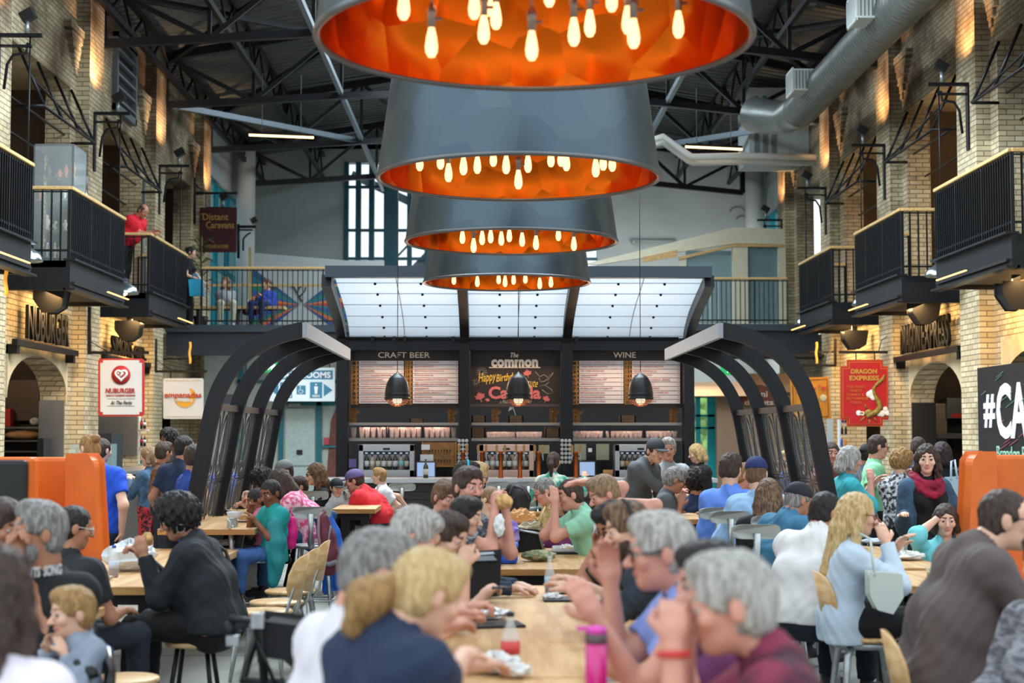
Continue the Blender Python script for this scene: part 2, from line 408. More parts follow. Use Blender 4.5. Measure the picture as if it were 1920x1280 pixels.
# horizontal cross bracing between trusses
def brace(a, b_, label, mat=DKS, w=.10):
    tag(MB().beam(a, b_, w, .12).build('wind_brace', mat), label, 'brace', 'diagonal braces between the roof trusses')
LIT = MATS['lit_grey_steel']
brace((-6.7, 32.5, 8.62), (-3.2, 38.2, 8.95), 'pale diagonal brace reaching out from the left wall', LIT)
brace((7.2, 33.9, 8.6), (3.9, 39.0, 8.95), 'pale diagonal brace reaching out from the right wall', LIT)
brace((-6.85, 27.3, 9.55), (-3.2, 32.8, 10.2), 'black diagonal brace high at the left of the near trusses', BLK)
brace((-6.85, 32.6, 9.6), (-3.2, 27.6, 10.2), 'black diagonal brace crossing high at the left', BLK)
brace((7.2, 28.8, 9.55), (3.9, 33.8, 10.2), 'black diagonal brace high at the right of the near trusses', BLK)
brace((7.2, 33.9, 9.6), (3.9, 28.6, 10.2), 'black diagonal brace crossing high at the right', BLK)
brace((-6.6, 37.7, 9.5), (-3.2, 33.0, 10.2), 'black diagonal brace high above the hanging maroon sign', BLK)
brace((7.2, 39.0, 9.5), (3.9, 34.0, 10.2), 'black diagonal brace above the white pipes', BLK)
# spiral duct on the right with diffusers
root = empty('spiral_duct', (6.2, 31, 8.0), 'grey spiral air duct along the top of the right wall', 'air duct')
b = MB(); r = .33; pts = []
prof = []
y = 30.6
vs = []; N = 28; k = 0; ys = []
while y > 15: ys += [y]; y -= .16
for yy in ys:
    for rr, dy in ((r, 0), (r+.012, .03), (r, .06)):
        vs += [(6.2+rr*math.cos(2*math.pi*q/N), yy-dy, 8.15+rr*math.sin(2*math.pi*q/N)) for q in range(N)]
nr = len(vs)//N
b.add(vs, [(i*N+q, i*N+(q+1) % N, (i+1)*N+(q+1) % N, (i+1)*N+q) for i in range(nr-1) for q in range(N)], 0, True)
b.add([v for v in vs[:N]], [tuple(range(N))]); b.build('duct_body', M('spiral_duct_steel', '7d8280', .4, .7, var=.1), root)
b = MB().tube([(6.2, 30.6, 8.15), (6.15, 31.5, 8.2), (5.9, 32.2, 8.35), (5.6, 32.6, 8.5)], [.34, .34, .36, .38], 24); b.build('elbow', M('duct_elbow', '8d9391', .4, .7), root)
for (yy) in (28.6, 23.6):
    b = MB().box2((5.62, yy-.3, 8.05), (6.0, yy+.3, 8.45)); bx = b.build('diffuser', M('diffuser_paint', '9aa19f', .5), root)
    b = MB()
    b.box2((5.60, yy-.32, 8.02), (5.63, yy+.32, 8.06)).box2((5.60, yy-.32, 8.44), (5.63, yy+.32, 8.48)).box2((5.60, yy-.32, 8.02), (5.63, yy-.28, 8.48)).box2((5.60, yy+.28, 8.02), (5.63, yy+.32, 8.48))
    for q in range(7): b.box2((5.60, yy-.28+q*.08, 8.05), (5.625, yy-.255+q*.08, 8.45))
    # front face toward the camera
    b.box2((5.62, yy-.34, 8.05), (6.0, yy-.30, 8.08)).box2((5.62, yy-.34, 8.42), (6.0, yy-.30, 8.45)); [b.box2((5.64+q*.06, yy-.33, 8.05), (5.66+q*.06, yy-.30, 8.45)) for q in range(6)]
    b.build('grille', M('diffuser_white', 'c4cac9', .5), bx)
# white rooftop-style unit and pipes at right
root = empty('air_handler', W(1440, 285, 36), 'white boxy air handling unit hung under the right roof', 'air handler')
p = W(1405, 300, 36); q = W(1470, 190, 37.5)
b = MB().box2((p.x, 36, p.z), (q.x+.5, 37.6, q.z)); b.build('casing', M('unit_white', 'b6c0c2', .5), root)
b = MB(); [b.box2((p.x+.12+.2*i, 35.96, p.z+.15), (p.x+.22+.2*i, 36, q.z-.2)) for i in range(3)]; b.build('vent', M('unit_shadow_grey', '6f7b80', .5), root)
for dz, dy, lab in ((0, 0, 'upper white pipe bending out from behind the copper lamp'), (-.13, .35, 'lower white pipe bending out from behind the copper lamp')):
    pts = [W(1243, 256, 34+dy), W(1290, 290, 34+dy), W(1400, 292, 34+dy), W(1530, 294, 34+dy)]
    pts = [p+Vector((0, 0, dz)) for p in pts]
    tag(MB().tube([pts[0]+Vector((-.6, 0, -.2)), pts[0], pts[1], pts[1]+Vector((.1, 0, -.05)), pts[2], pts[3]], .075, 12).build('pipe', M('white_pipe', 'c3c7c4', .45)), lab, 'pipe', 'white pipes under the right roof')
# ---- shop rooms behind the arches and balcony rooms above
DARKR = M('dark_shop_wall', '4a4038', .8, var=.2, vscale=2)
BEIGE = M('beige_ceiling', 'a89a80', .8)
RUST = M('rust_wall', '8a4a22', .7, var=.2)
b = MB().box2((-10.6, 12, 0), (-10.5, 38.2, 4.0)); struct(b.build('wall_left', DARKR))
b = MB().box2((11.0, 12, 0), (11.1, 39.4, 4.0)); struct(b.build('wall_right', DARKR))
b = MB().box2((-10.6, 12, 3.95), (XL-.62, 38.2, 4.12)).box2((XR+.62, 12, 3.95), (11.1, 39.4, 4.12)); struct(b.build('ceiling', BEIGE))
b = MB()
for y in (21.6, 26.9, 32.1, 37.9): b.box2((-10.5, y, 0), (XL-.62, y+.12, 3.95)).box2((-11.5, y, 4.1), (XL-.62, y+.12, 8))
for y in (18.4, 23.4, 28.5, 33.6): b.box2((XR+.62, y, 0), (11, y+.12, 3.95)).box2((XR+.62, y, 4.1), (12, y+.12, 8))
struct(b.build('wall_back', DARKR))
b = MB().box2((-11.6, 12, 4.1), (-11.5, 38.2, 8)); struct(b.build('wall_left', M('upper_room_wall', '3d3a34', .8)))
b = MB().box2((11.9, 12, 4.1), (12, 39.4, 8)); struct(b.build('wall_right', RUST))
b = MB().box2((-11.6, 12, 7.7), (XL-.62, 38.2, 7.8)).box2((XR+.62, 12, 7.7), (12, 39.4, 7.8)); struct(b.build('ceiling', BEIGE))
for y in (24.3, 29.5): point('upper_room_lamp', (-9.5, y, 6.9), 22, WARM, .2)
for y in (26, 31): point('upper_room_lamp', (9.3, y, 6.4), 80, WARM, .2)
for y in (19, 24.3, 29.5): point('shop_lamp', (-8.3, y, 2.9), 45, (1, .75, .5), .2)
for y in (26, 31, 21): point('shop_lamp', (8.5, y, 3.0), 30, (1, .75, .5), .2)
# ---- far mezzanine walkways and the lower back wall
def mezz(name_label, x0, x1, Y, zf, drop, side):
    b = MB().box2((x0, Y, zf-.12), (x1, Y+5, zf)); b.box2((x0, Y-.02, zf-.13), (x1, Y+.08, zf+.02)); struct(b.build('floor', DKS))
    b = MB().box2((x0, Y+.08, zf-drop), (x1, Y+.28, zf-.12)); struct(b.build('trim_4', M('mezz_beam', '2b323b', .5, .2)))
mezz('', -6.9, -2.0, 32.9, 3.98, .62, 'left'); mezz('', 2.2, 7.4, 34.6, 4.13, .70, 'right')
# ================================================================== RAILINGS, BALCONIES
def rail_run(root, a, b_, z0, h, step=.095, mid=False):
    a = Vector((a[0], a[1], z0)); c = Vector((b_[0], b_[1], z0)); L = (c-a).length; n = max(2, int(L/step)); d = (c-a)/n; side_ = Vector((-d.y, d.x, 0)).normalized()
    m = MB()
    for i in range(n+1):
        p = a+d*i; w = .032 if i % 12 == 0 else .014
        m.beam(p-Vector((0, 0, .06)), p+Vector((0, 0, h-.03)), .016 if w < .02 else w, .045, up=side_)
    m.beam(a+Vector((0, 0, .09)), c+Vector((0, 0, .09)), .03, .03); m.beam(a+Vector((0, 0, h-.05)), c+Vector((0, 0, h-.05)), .03, .02)
    o = m.build('balusters', BLK, root)
    MB().beam(a+Vector((0, 0, h)), c+Vector((0, 0, h)), .10, .05).build('handrail', RAILW, root, bevel=.01)
    if mid: MB().beam(a+Vector((0, .3, h*.72)), c+Vector((0, .3, h*.72)), .06, .05).build('inner_rail', RAILW, root)
def balcony(side, y0, y1, label):
    X = XL if side < 0 else XR; xf = -6.15 if side < 0 else 6.6; zt = 4.20; zb = 3.80
    root = empty('balcony', ((X+xf)/2, y0, zb), label, 'balcony', 'black steel balconies along the brick walls')
    MB().box2((X-side*.0, y0, zt-.10), (xf, y1, zt)).build('deck', BLK2, root)
    b = MB(); s = 1 if xf > 0 else -1
    b.box2((xf-.06*s, y0, zb), (xf, y1, zt)).box2((X, y0, zb), (xf, y0+.06, zt)).box2((X, y1-.06, zb), (xf, y1, zt))
    b.box2((xf-.14*s, y0-.02, zb-.03), (xf+.03*s, y1+.02, zb)).box2((X, y0-.02, zb-.03), (xf, y0+.14, zb))
    b.box2((xf-.14*s, y0-.02, zt), (xf+.03*s, y1+.02, zt+.03))
    b.build('edge_beam', DKS if False else BLK2, root)
    MB().box2((X, y0+.1, zb+.06), (xf-.1*s, y1-.1, zb+.10)).build('soffit', M('soffit_black', '141416', .6), root)
    for yy in (y0+.5, y1-.5):
        MB().box2((xf, yy-.28 if yy < (y0+y1)/2 else yy-.28, zb+.1), (xf+.10*s, yy+.28, zt+.02)).box2((xf+.10*s, yy-.2, zb+.2), (xf+.115*s, yy+.2, zb+.3)).build('junction_box', M('vent_box_black', '24272c', .4, .4), root, bevel=.008)
    rail_run(root, (xf-.04*s, y0), (xf-.04*s, y1), zt+.06, 1.0, .095)
    rail_run(root, (X, y0+.03), (xf-.04*s, y0+.03), zt+.06, 1.0, .12)
    rail_run(root, (X, y1-.03), (xf-.04*s, y1-.03), zt+.06, 1.0, .12)
    # slim warm strip lamp under the soffit
    em = M('warm_strip', 'ffb467', .5, emit=2.2)
    MB().box2((xf-.5*s, y0+.5, zb-.02), (xf-.475*s, y0+1.8, zb-.004)).build('strip_lamp', em, root)
    a = area('strip_glow', ((X+xf)/2-.1*s, (y0+y1)/2, zb-.04), .25, (0, math.radians(-22)*s, 0), 85, (1, .60, .24), sy=2.7)
    return root
LBLAB = ['near left balcony cut by the left edge of the picture', 'left balcony with the glass display case above the arch of black wall letters', 'left balcony on which the man in the red shirt leans']
for k, (y0, y1) in enumerate([(17.2, 20.5), (22.4, 25.7), (27.6, 31.0)]): balcony(-1, y0, y1, LBLAB[k])
RBLAB = ['near right balcony cut by the right edge of the picture', 'right balcony above the red shop sign and the open arch', 'right balcony farthest back, beside the cream timber room']
for k, (y0, y1) in enumerate([(19.2, 22.5), (24.4, 27.5), (29.4, 32.5)]): balcony(1, y0, y1, RBLAB[k])
def mezz_rail(x0, x1, Y, zf, h, label, mid):
    root = empty('mezzanine_railing', ((x0+x1)/2, Y, zf), label, 'railing')
    rail_run(root, (x0, Y+.05), (x1, Y+.05), zf+.02, h, .105, mid)
mezz_rail(-6.15, -2.6, 32.9, 3.98, 1.22, 'black bar railing in front of the seated women upstairs', True)
mezz_rail(3.4, 6.7, 34.6, 4.13, 1.03, 'black bar railing in front of the cream timber room', False)
# fill boxes: dark speakers under the balconies
def speaker(p, label, s=1):
    root = empty('loudspeaker', p, label, 'loudspeaker', 'black loudspeakers under the balconies')
    x, y, z = p
    prof = [(-.30, .0), (.30, .0), (.24, -.34), (.06, -.46), (-.12, -.46), (-.30, -.2)]
    MB().prism([(u*s, v*s) for u, v in prof], -.24*s, .24*s, lambda u, v, w: (x+u, y+w, z+v)).build('cabinet', M('speaker_black', '121214', .5), root, bevel=.02)
    MB().box2((x-.05, y-.03, z), (x+.05, y+.03, z+.12)).build('bracket', BLK, root)
for px, py, Y, lab in ((98, 552, 23.2, 'black loudspeaker under the left balcony, above the wall letters of the burger stall'), (243, 612, 28.5, 'black loudspeaker under the balcony of the man in red'),
                    (1732, 577, 25.2, 'black loudspeaker under the right balcony, above the wall letters'), (1602, 630, 30.2, 'black loudspeaker under the farthest right balcony'), (1905, 540, 20.2, 'black loudspeaker at the right edge of the picture')):
    speaker(W(px, py-8, Y), lab, .72)
# silver barn lamps under balcony corners
def barn(px, py, Y, lab):
    p = W(px, py, Y); root = empty('dome_lamp', p, lab, 'lamp', 'silver dome lamps beside the balconies')
    MB().lathe([(.04, .22), (.07, .2), (.10, .13), (.22, .05), (.25, -.04), (.255, -.06), (.24, -.05), (.20, .03), (.08, .1)], p, 24).build('shade', M('lamp_chrome', '8e979c', .2, .9), root)
    MB().ball(p+Vector((0, 0, -.02)), .07, 12).build('bulb', M('warm_bulb', 'ffd9a0', .4, emit=6), root)
    MB().tube([p+Vector((0, 0, .22)), p+Vector((0, 0, .34)), p+Vector((.2 if p.x > 0 else -.2, 0, .36))], .02).build('stem', BLK, root)
barn(45, 482, 21.0, 'silver dome lamp between the two nearest left balconies'); barn(232, 545, 26.3, 'silver dome lamp just before the balcony of the man in red')
barn(1765, 512, 23.6, 'silver dome lamp lit below the near right balcony'); barn(1622, 568, 28.6, 'silver dome lamp left of the middle right balcony'); barn(1512, 605, 33.2, 'silver dome lamp beside the farthest right balcony')
# ================================================================== AWNING FRAMES, BRACKETS
def hood(side, y0, y1, label):
    X = XL if side < 0 else XR; s = -side; out = .42; zt, zb = 7.45, 6.55
    root = empty('awning_frame', (X, y0, zb), label, 'awning frame', 'bare black awning frames over the upper openings')
    b = MB(); n = 4
    for i in range(n):
        y = y0+.05+(y1-y0-.1)*i/(n-1)
        b.tube([(X+s*.02, y, zt), (X+s*out, y, zb)], .025, 6); 
    b.parts('sloping_rod', BLK, root)
    b = MB(); b.tube([(X+s*out, y0, zb), (X+s*out, y1, zb)], .025, 6).tube([(X+s*.02, y0, zb), (X+s*out, y0, zb)], .025, 6).tube([(X+s*.02, y1, zb), (X+s*out, y1, zb)], .025, 6)
    b.tube([(X-s*.1, y0, zb+.15), (X-s*.1, y1, zb+.15)], .022, 6).tube([(X+s*out*.5, y0, zb+.45), (X+s*out, y1, zb)], .02, 6).tube([(X-s*.3, y0, zb-.25), (X-s*.3, y1, zb-.25)], .022, 6)
    b.parts('lower_bar', BLK, root)
for k, (y0, y1) in enumerate(LB[0:3]): hood(-1, y0+.2, y1, ['awning frame over the nearest left opening', 'awning frame over the opening behind the glass case', 'awning frame over the opening above the man in red'][k])
for k, (y0, y1) in enumerate(RB[1:4]): hood(1, y0, y1-.1, ['awning frame over the nearest right opening', 'awning frame over the opening of the middle right balcony', 'awning frame over the opening of the far right balcony'][k])
def wbracket(side, y, z, label, power=42):
    s = -side; X = (XL if side < 0 else XR)+s*.22
    root = empty('wall_bracket', (X, y, z-1.0), label, 'wall bracket', 'black lamp brackets on the brick piers')
    MB().box2((X, y-.06, z-1.0), (X+s*.03, y+.06, z+.02)).build('wall_plate', BLK, root)
    b = MB().box2((X, y-.03, z-.02), (X+s*.62, y+.03, z+.03)).box2((X, y-.03, z-.16), (X+s*.48, y+.03, z-.13))
    b.tube([(X+s*.10, y, z-.75), (X+s*.14, y, z-.4), (X+s*.22, y, z-.27), (X+s*.40, y, z-.24), (X+s*.42, y, z-.1)], .022, 8); b.build('arm', BLK, root)
    MB().tube([(X+s*.45, y, z), (X+s*.45, y, z-2.3)], .012, 6).build('hanging_rod', BLK, root)
    h = MB().box((X+s*.42, y-.02, z+.28), (.2, .14, .15), R=Matrix.Rotation(math.radians(-30*s), 3, 'Y')); hd = h.build('spotlight_head', M('spot_head', '17181a', .4), root, bevel=.01)
    MB().tube([(X+s*.40, y, z+.03), (X+s*.40, y, z+.2)], .03, 8).build('spotlight_stem', M('spot_stem', '8d9499', .3, .6), root)
    spot('pier_uplight', (X+s*.44, y-.16, z+.48), (X-s*.1, y+.05, z+1.25), power*3.4, (1, .58, .28), 125, 1.0)
for i, (y0, y1) in enumerate([(20.9, 21.8), (26.15, 27.1), (31.4, 32.35), (36.7, 37.6)]):
    wbracket(-1, y0+.35, [7.2, 7.2, 7.2, 7.1][i], ['wall bracket at the top left corner', 'wall bracket left of the louvre vent', 'wall bracket over the red shirted man', 'wall bracket holding the maroon hanging sign'][i])
for i, (y0, y1) in enumerate([(17.8, 18.6), (22.85, 23.8), (27.85, 28.8), (32.85, 33.8), (37.9, 38.8)]):
    if i: wbracket(1, y0+.35, 7.0, ['', 'nearest wall bracket on the right brick piers', 'second wall bracket on the right brick piers', 'third wall bracket on the right brick piers', 'farthest wall bracket on the right, by the teal window'][i])
# louvre vent on the left wall
root = empty('louvre_vent', (XL, 29, 7.9), 'grey louvred vent high on the left brick wall', 'vent')
y0, y1 = 28.6, 30.2; b = MB()
for a, c in (((y0, 7.72), (y0+.09, 9.2)), ((y1-.09, 7.72), (y1, 9.2)), ((y0, 7.72), (y1, 7.85)), ((y0, 9.1), (y1, 9.22))): b.box2((XL, a[0], a[1]), (XL+.10, c[0], c[1]))
b.build('frame', M('vent_grey', '59636a', .5), root)
b = MB(); [b.beam((XL+.05, y0+.09, 7.95+.235*i), (XL+.05, y1-.09, 7.95+.235*i), .10, .05) for i in range(6)]; b.build('slats', M('vent_grey', '59636a', .5), root)
MB().box2((XL+.0, y0+.05, 7.8), (XL+.02, y1-.05, 9.15)).build('backing', M('vent_dark', '0b0b0c', .8), root)
# conduits
for y, lab in ((24.35, None),):
    pass
for x, y, z0, z1, lab in ((XR-.05, 24.25, 4.3, 6.9, 'grey conduit beside the middle right balcony opening'), (XR-.05, 29.35, 4.3, 6.6, 'grey conduit beside the far right balcony opening'), (XR-.05, 23.95, .1, 3.8, 'grey downpipe left of the open arch'), (XL+.05, 37.75, 4.2, 8.2, 'grey conduit beside the maroon hanging sign'), (XL+.05, 31.15, 4.3, 6.8, 'grey conduit behind the man in red')):
    tag(MB().tube([(x, y, z0), (x, y, z1)], .035, 8).build('conduit', M('conduit_grey', '868b8b', .4, .5)), lab, 'conduit')
# linear pendant lamps in the roof
for x0, x1, y, Y, lab in ((467, 588, 256, 33, 'slim warm linear lamp hanging left of the copper lamps'), (1285, 1392, 278, 34, 'slim warm linear lamp hanging over the white pipes')):
    a = W(x0, y-3, Y); c = W(x1, y+2, Y); root = empty('linear_lamp', (a+c)/2, lab, 'linear lamp', 'slim linear pendant lamps')
    MB().beam(a+Vector((0, 0, .05)), c+Vector((0, 0, .05)), .06, .05).build('housing', BLK, root); MB().beam(a, c, .05, .04).build('tube', M('warm_tube', 'ffd39a', .5, emit=3), root)
    b = MB(); [b.tube([p+Vector((0, 0, .05)), p+Vector((0, 0, 1.35))], .008, 5) for p in (a*.8+c*.2, a*.2+c*.8)]; b.build('cable', M('cable_grey', '777c80', .5), root)
# ================================================================== COPPER LAMPS
def hammered(name, col, rough, metal, bumpd, kind, c2=None):
    m = M(name, col, rough, metal); n = m.node_tree; b = n.nodes['Principled BSDF']
    t = n.nodes.new('ShaderNodeTexCoord'); v = n.nodes.new('ShaderNodeTexVoronoi'); v.inputs['Scale'].default_value = 3.6; v.feature = 'F1'; n.links.new(t.outputs['Object'], v.inputs['Vector'])
    z = n.nodes.new('ShaderNodeTexNoise'); z.inputs['Scale'].default_value = 1.8; n.links.new(t.outputs['Object'], z.inputs['Vector'])
    ad = n.nodes.new('ShaderNodeMath'); ad.operation = 'ADD'; n.links.new(v.outputs['Distance'], ad.inputs[0]); n.links.new(z.outputs['Fac'], ad.inputs[1])
    bp = n.nodes.new('ShaderNodeBump'); bp.inputs['Strength'].default_value = bumpd; bp.inputs['Distance'].default_value = .05
    n.links.new(ad.outputs[0], bp.inputs['Height']); n.links.new(bp.outputs[0], b.inputs['Normal'])
    if c2:
        mx = n.nodes.new('ShaderNodeMix'); mx.data_type = 'RGBA'; n.links.new(v.outputs['Color'], mx.inputs[0]); mx.inputs[6].default_value = (*lin(col), 1); mx.inputs[7].default_value = (*lin(c2), 1); n.links.new(mx.outputs[2], b.inputs['Base Color'])
    return m
SHOUT = hammered('leafed_grey_metal', '56636c', .36, .8, .14, 0, '485560')
COPPER = hammered('orange_copper_leaf', 'd85f0c', .22, .95, .45, 0)
BULBG = M('glowing_bulb_glass', 'ffc083', .3, emit=2.6)
FIL = M('pale_bulb_glass', 'ffb070', .1, emit=2.2)
SOCK = M('bulb_socket', 'a08c80', .35, .6)
LH = 1.8
CL = []
def copper_lamp(r_px, Y, bulbs, label):
    x = .01+919-919; cx = (919+.2*r_px-919)/FP*Y*1.0; cx = (.2*r_px)/FP*Y; R = 1.0; z = CAMZ+1.80
    root = empty('copper_lined_lamp', (cx, Y, z), label, 'pendant lamp', 'giant grey pendant lamps lined with copper')
    H = 1.18; N = 96; c = (cx, Y, z)
    MB().lathe([(R, 0), (R*.835, H), (R*.80, H+.03), (.04, H+.07)][:3], c, N, cap=False).build('outer_shade', SHOUT, root)
    MB().lathe([(R-.022, .0), (R*.835-.02, H-.01), (.0, H+.0)], c, N, cap=False).build('copper_lining', COPPER, root)
    b = MB(); b.tube([(cx+(R-.008)*math.cos(2*math.pi*k/N), Y+(R-.008)*math.sin(2*math.pi*k/N), z) for k in range(N)], .017, 8, closed=True); b.build('rolled_rim', M('lamp_rim_metal', '6a6a6c', .3, .8), root)
    b = MB().beam((cx-.8, Y, z+H-.05), (cx+.8, Y, z+H-.05), .05).beam((cx, Y-.8, z+H-.05), (cx, Y+.8, z+H-.05), .05); b.parts('frame_bar', BLK, root)
    MB().tube([(cx, Y, z+H), (cx, Y, z+6.2)], .03, 8).build('suspension_tube', BLK, root)
    rn = random.Random(int(Y*10))
    for (dx, dy, dz) in bulbs:
        p = Vector((cx+dx, Y+dy, z+dz)); g = MB().lathe([(.0, -.062), (.014, -.058), (.025, -.038), (.0275, -.012), (.022, .03), (.015, .06), (.013, .075)], p, 12).build('bulb', BULBG, root)
        MB().lathe([(.017, .07), (.018, .13), (.024, .14), (.012, .17), (.006, .18)], p, 10).box(p+Vector((.03, 0, .11)), (.03, .012, .012)).build('socket', SOCK, g)
        MB().tube([p+Vector((0, 0, .17)), (p.x, p.y, z+H-.03)], .005, 5).build('cord', M('pinkish_cord', 'b08a7a', .5), g)
    point('copper_lamp_glow', (cx, Y, z+.42), 7, (1, .72, .42), .10)
    return root
def bulb_at(px, py, r_px, Y, n=0):
    """bulb seen at px,py inside lamp of depth Y; picks a depth a little off the middle"""
    off = {0: 0, 1: .35, 2: -.35, 3: .6}[n]; p = W(px, py, Y+off); cx = (.2*r_px)/FP*Y
    return (p.x-cx, off, p.z-(CAMZ+1.80))
b1 = [(757, 12, 2), (809, 82, 2), (889, 12, 0), (907, 58, 0), (930, 32, 1), (997, 88, 2), (1076, 62, 0), (1106, 46, 1), (1177, 40, 0), (1188, 65, 2), (1272, 48, 1), (915, 8, 3), (1147, -2, 0), (1030, -10, 1)]
copper_lamp(414, 7.0, [bulb_at(x, y, 414, 7.0, n) for x, y, n in b1], 'nearest and largest copper-lined pendant lamp, cut by the top of the picture')
b2 = [(787, 305, 1), (826, 302, 1), (841, 325, 0), (869, 312, 0), (895, 310, 1), (925, 297, 3), (949, 310, 0), (972, 338, 2), (990, 308, 1), (1033, 298, 3), (1062, 305, 1), (1117, 316, 0), (1131, 304, 1), (1148, 306, 1), (1052, 297, 3)]
copper_lamp(267, 10.86, [bulb_at(x, y, 267, 10.86, n) for x, y, n in b2], 'second copper-lined pendant lamp from the camera')
b3 = [(888, 461, 2), (904, 447, 0), (940, 448, 0), (979, 450, 0), (1005, 456, 2), (1047, 440, 3), (1076, 458, 0), (867, 445, 1), (920, 444, 1), (955, 442, 3)]
copper_lamp(200, 14.5, [bulb_at(x, y, 200, 14.5, n) for x, y, n in b3], 'third copper-lined pendant lamp from the camera')
b4 = [(851, 524, 1), (895, 528, 0), (935, 523, 1), (947, 528, 2), (963, 524, 1), (1012, 532, 2), (1033, 529, 0), (985, 522, 3)]
copper_lamp(157, 18.45, [bulb_at(x, y, 157, 18.45, n) for x, y, n in b4], 'farthest and smallest copper-lined pendant lamp, over the bar canopy')
# ================================================================== BAR
YB = 22.5
def bx(px): return W(px, 800, YB).x
root = empty('bar_structure', (W(966, 900, YB).x, YB, 0), 'tall black steel frame of the central bar', 'bar frame')
b = MB()
for a, c in ((632, 653), (862, 880), (1053, 1073), (1281, 1300)): b.box2((bx(a), YB-.15, 0), (bx(c), YB+.10, 3.05))
b.parts('post', BLK, root)
z1 = W(960, 641, YB).z; z0 = W(960, 657, YB).z
MB().box2((bx(632), YB-.12, z0), (bx(1300), YB+.1, z1+.05)).build('lower_beam', BLK2, root)
zt1 = W(960, 499, 20.2).z; zt0 = W(960, 520, 20.2).z
MB().box2((W(610, 500, 20.2).x, 20.15, zt0), (W(1334, 500, 20.2).x, 20.32, zt1)).build('canopy_edge_beam', DKS, root)
prof = [(20.25, zt0-.02), (20.7, 3.62), (21.2, 3.52), (21.7, 3.40), (22.1, 3.27), (22.35, 3.14), (22.45, z1)]
for a, px in enumerate((641, 871, 1063, 1291)):
    x = bx(px); b = MB()
    for i in range(len(prof)-1): b.beam((x, prof[i][0], prof[i][1]-.02), (x, prof[i+1][0], prof[i+1][1]-.02), .13, .16)
    b.build('curved_rib', BLK, root)
# translucent canopy sheets
CAN = M('white_polycarbonate', 'dfe5ee', .45, bump=.03, bscale=4); 
xs = [bx(655), bx(862), bx(880), bx(1054), bx(1072), bx(1281)]
n_ = CAN.node_tree; tr = n_.nodes.new('ShaderNodeBsdfTranslucent'); tr.inputs[0].default_value = (.85, .92, 1, 1); mx_ = n_.nodes.new('ShaderNodeMixShader'); mx_.inputs[0].default_value = .13
n_.links.new(n_.nodes['Principled BSDF'].outputs[0], mx_.inputs[1]); n_.links.new(tr.outputs[0], mx_.inputs[2]); n_.links.new(mx_.outputs[0], n_.nodes['Material Output'].inputs[0])
root2 = empty('bar_canopy', (W(966, 600, 22).x, 21.4, z1), 'white translucent curved canopy above the bar', 'canopy')
for k in range(3):
    xa, xb = xs[2*k], xs[2*k+1]; b = MB(); ps = []
    for i in range(len(prof)-1):
        for t in (0, .5): ps.append((prof[i][0]*(1-t)+prof[i+1][0]*t, prof[i][1]*(1-t)+prof[i+1][1]*t))
    ps.append(prof[-1]); ps = [(y+.03, z+.03) for y, z in ps]
    vs = [(x, y, z) for (y, z) in ps for x in (xa, xb)]+[(x, y+.01, z+.02) for (y, z) in ps for x in (xa, xb)]; n = len(ps)
    b.add(vs, [(2*i, 2*i+1, 2*i+3, 2*i+2) for i in range(n-1)], 0, True)
    sh = b.build('sheet', CAN, root2)
    b = MB(); xm = (xa+xb)/2+(.03 if k else 0)
    for i in range(n-1): b.beam((xm, ps[i][0]-.012, ps[i][1]-.012), (xm, ps[i+1][0]-.012, ps[i+1][1]-.012), .008)
    b.build('sheet_seam', M('seam_grey', '4c535b', .5), sh)
    b = MB()
    for i in range(1, n, 2): b.beam((xa, ps[i][0]-.004, ps[i][1]-.006), (xb, ps[i][0]-.004, ps[i][1]-.006), .010, .012)
    b.build('sheet_ridges', M('ridge_grey', 'c3cad4', .5), sh)
    b = MB()
    for i in range(1, n, 2):
        for t in (.32, .70): b.ball((xa+(xb-xa)*t, ps[i][0]-.02, ps[i][1]-.02), .02, 8)
    b.parts('bolt', BLK, sh)
# thin pipe below canopy
b = MB().tube([(bx(650), YB-.2, z1+.04), (bx(1270), YB-.2, z1+.04)], .022, 8)
for p in (700, 740, 760, 850, 1080): b.box((bx(p), YB-.2, z1+.03), (.05, .05, .07))
tag(b.build('pipe', BLK), 'black pipe running along under the bar canopy', 'pipe')
# back of the bar
b = MB().box2((bx(632), 23.5, 0), (bx(1300), 23.6, 3.1)); tag(b.build('dark_partition', M('bar_back_dark', '171516', .6)), 'dark back panel behind the bar shelves', 'partition')
def W2(px, py, Y=YB): return W(px, py, Y)
def rect(mb, x0, y0, x1, y1, Y, t=.02, mi=0):
    a = W(x0, y1, Y); c = W(x1, y0, Y); mb.box2((a.x, Y, a.z), (c.x, Y+t, c.z), mi)
def ptext(mb, s, x0, y0, x1, y1, Y, depth=.012, mi=0, shear=0, bold=0, rot=0, spacing=1):
    a = W(x0, y1, Y); c = W(x1, y0, Y); R = Vector((math.cos(rot), 0, math.sin(rot))); U = Vector((-math.sin(rot), 0, math.cos(rot)))
    text(mb, s, (a.x, Y-.002, a.z), R, U, c.x-a.x, c.z-a.z, depth, mi, shear, bold, spacing)
BOARD = M('brown_black_board', '2a211d', .6, var=.1, vscale=2)
SALM = M('warm_white_letter', 'f0d9c8', .5)
MW = M('menu_strip_white', 'd8cfd0', .5)
AMB = M('amber_oak', 'a8702a', .45, var=.2, stretch=(1, 1, .2), vscale=10)
REDT = M('menu_red', 'c4665a', .6); BLKT = M('menu_black', '1a1a1a', .6)
YM = 22.62
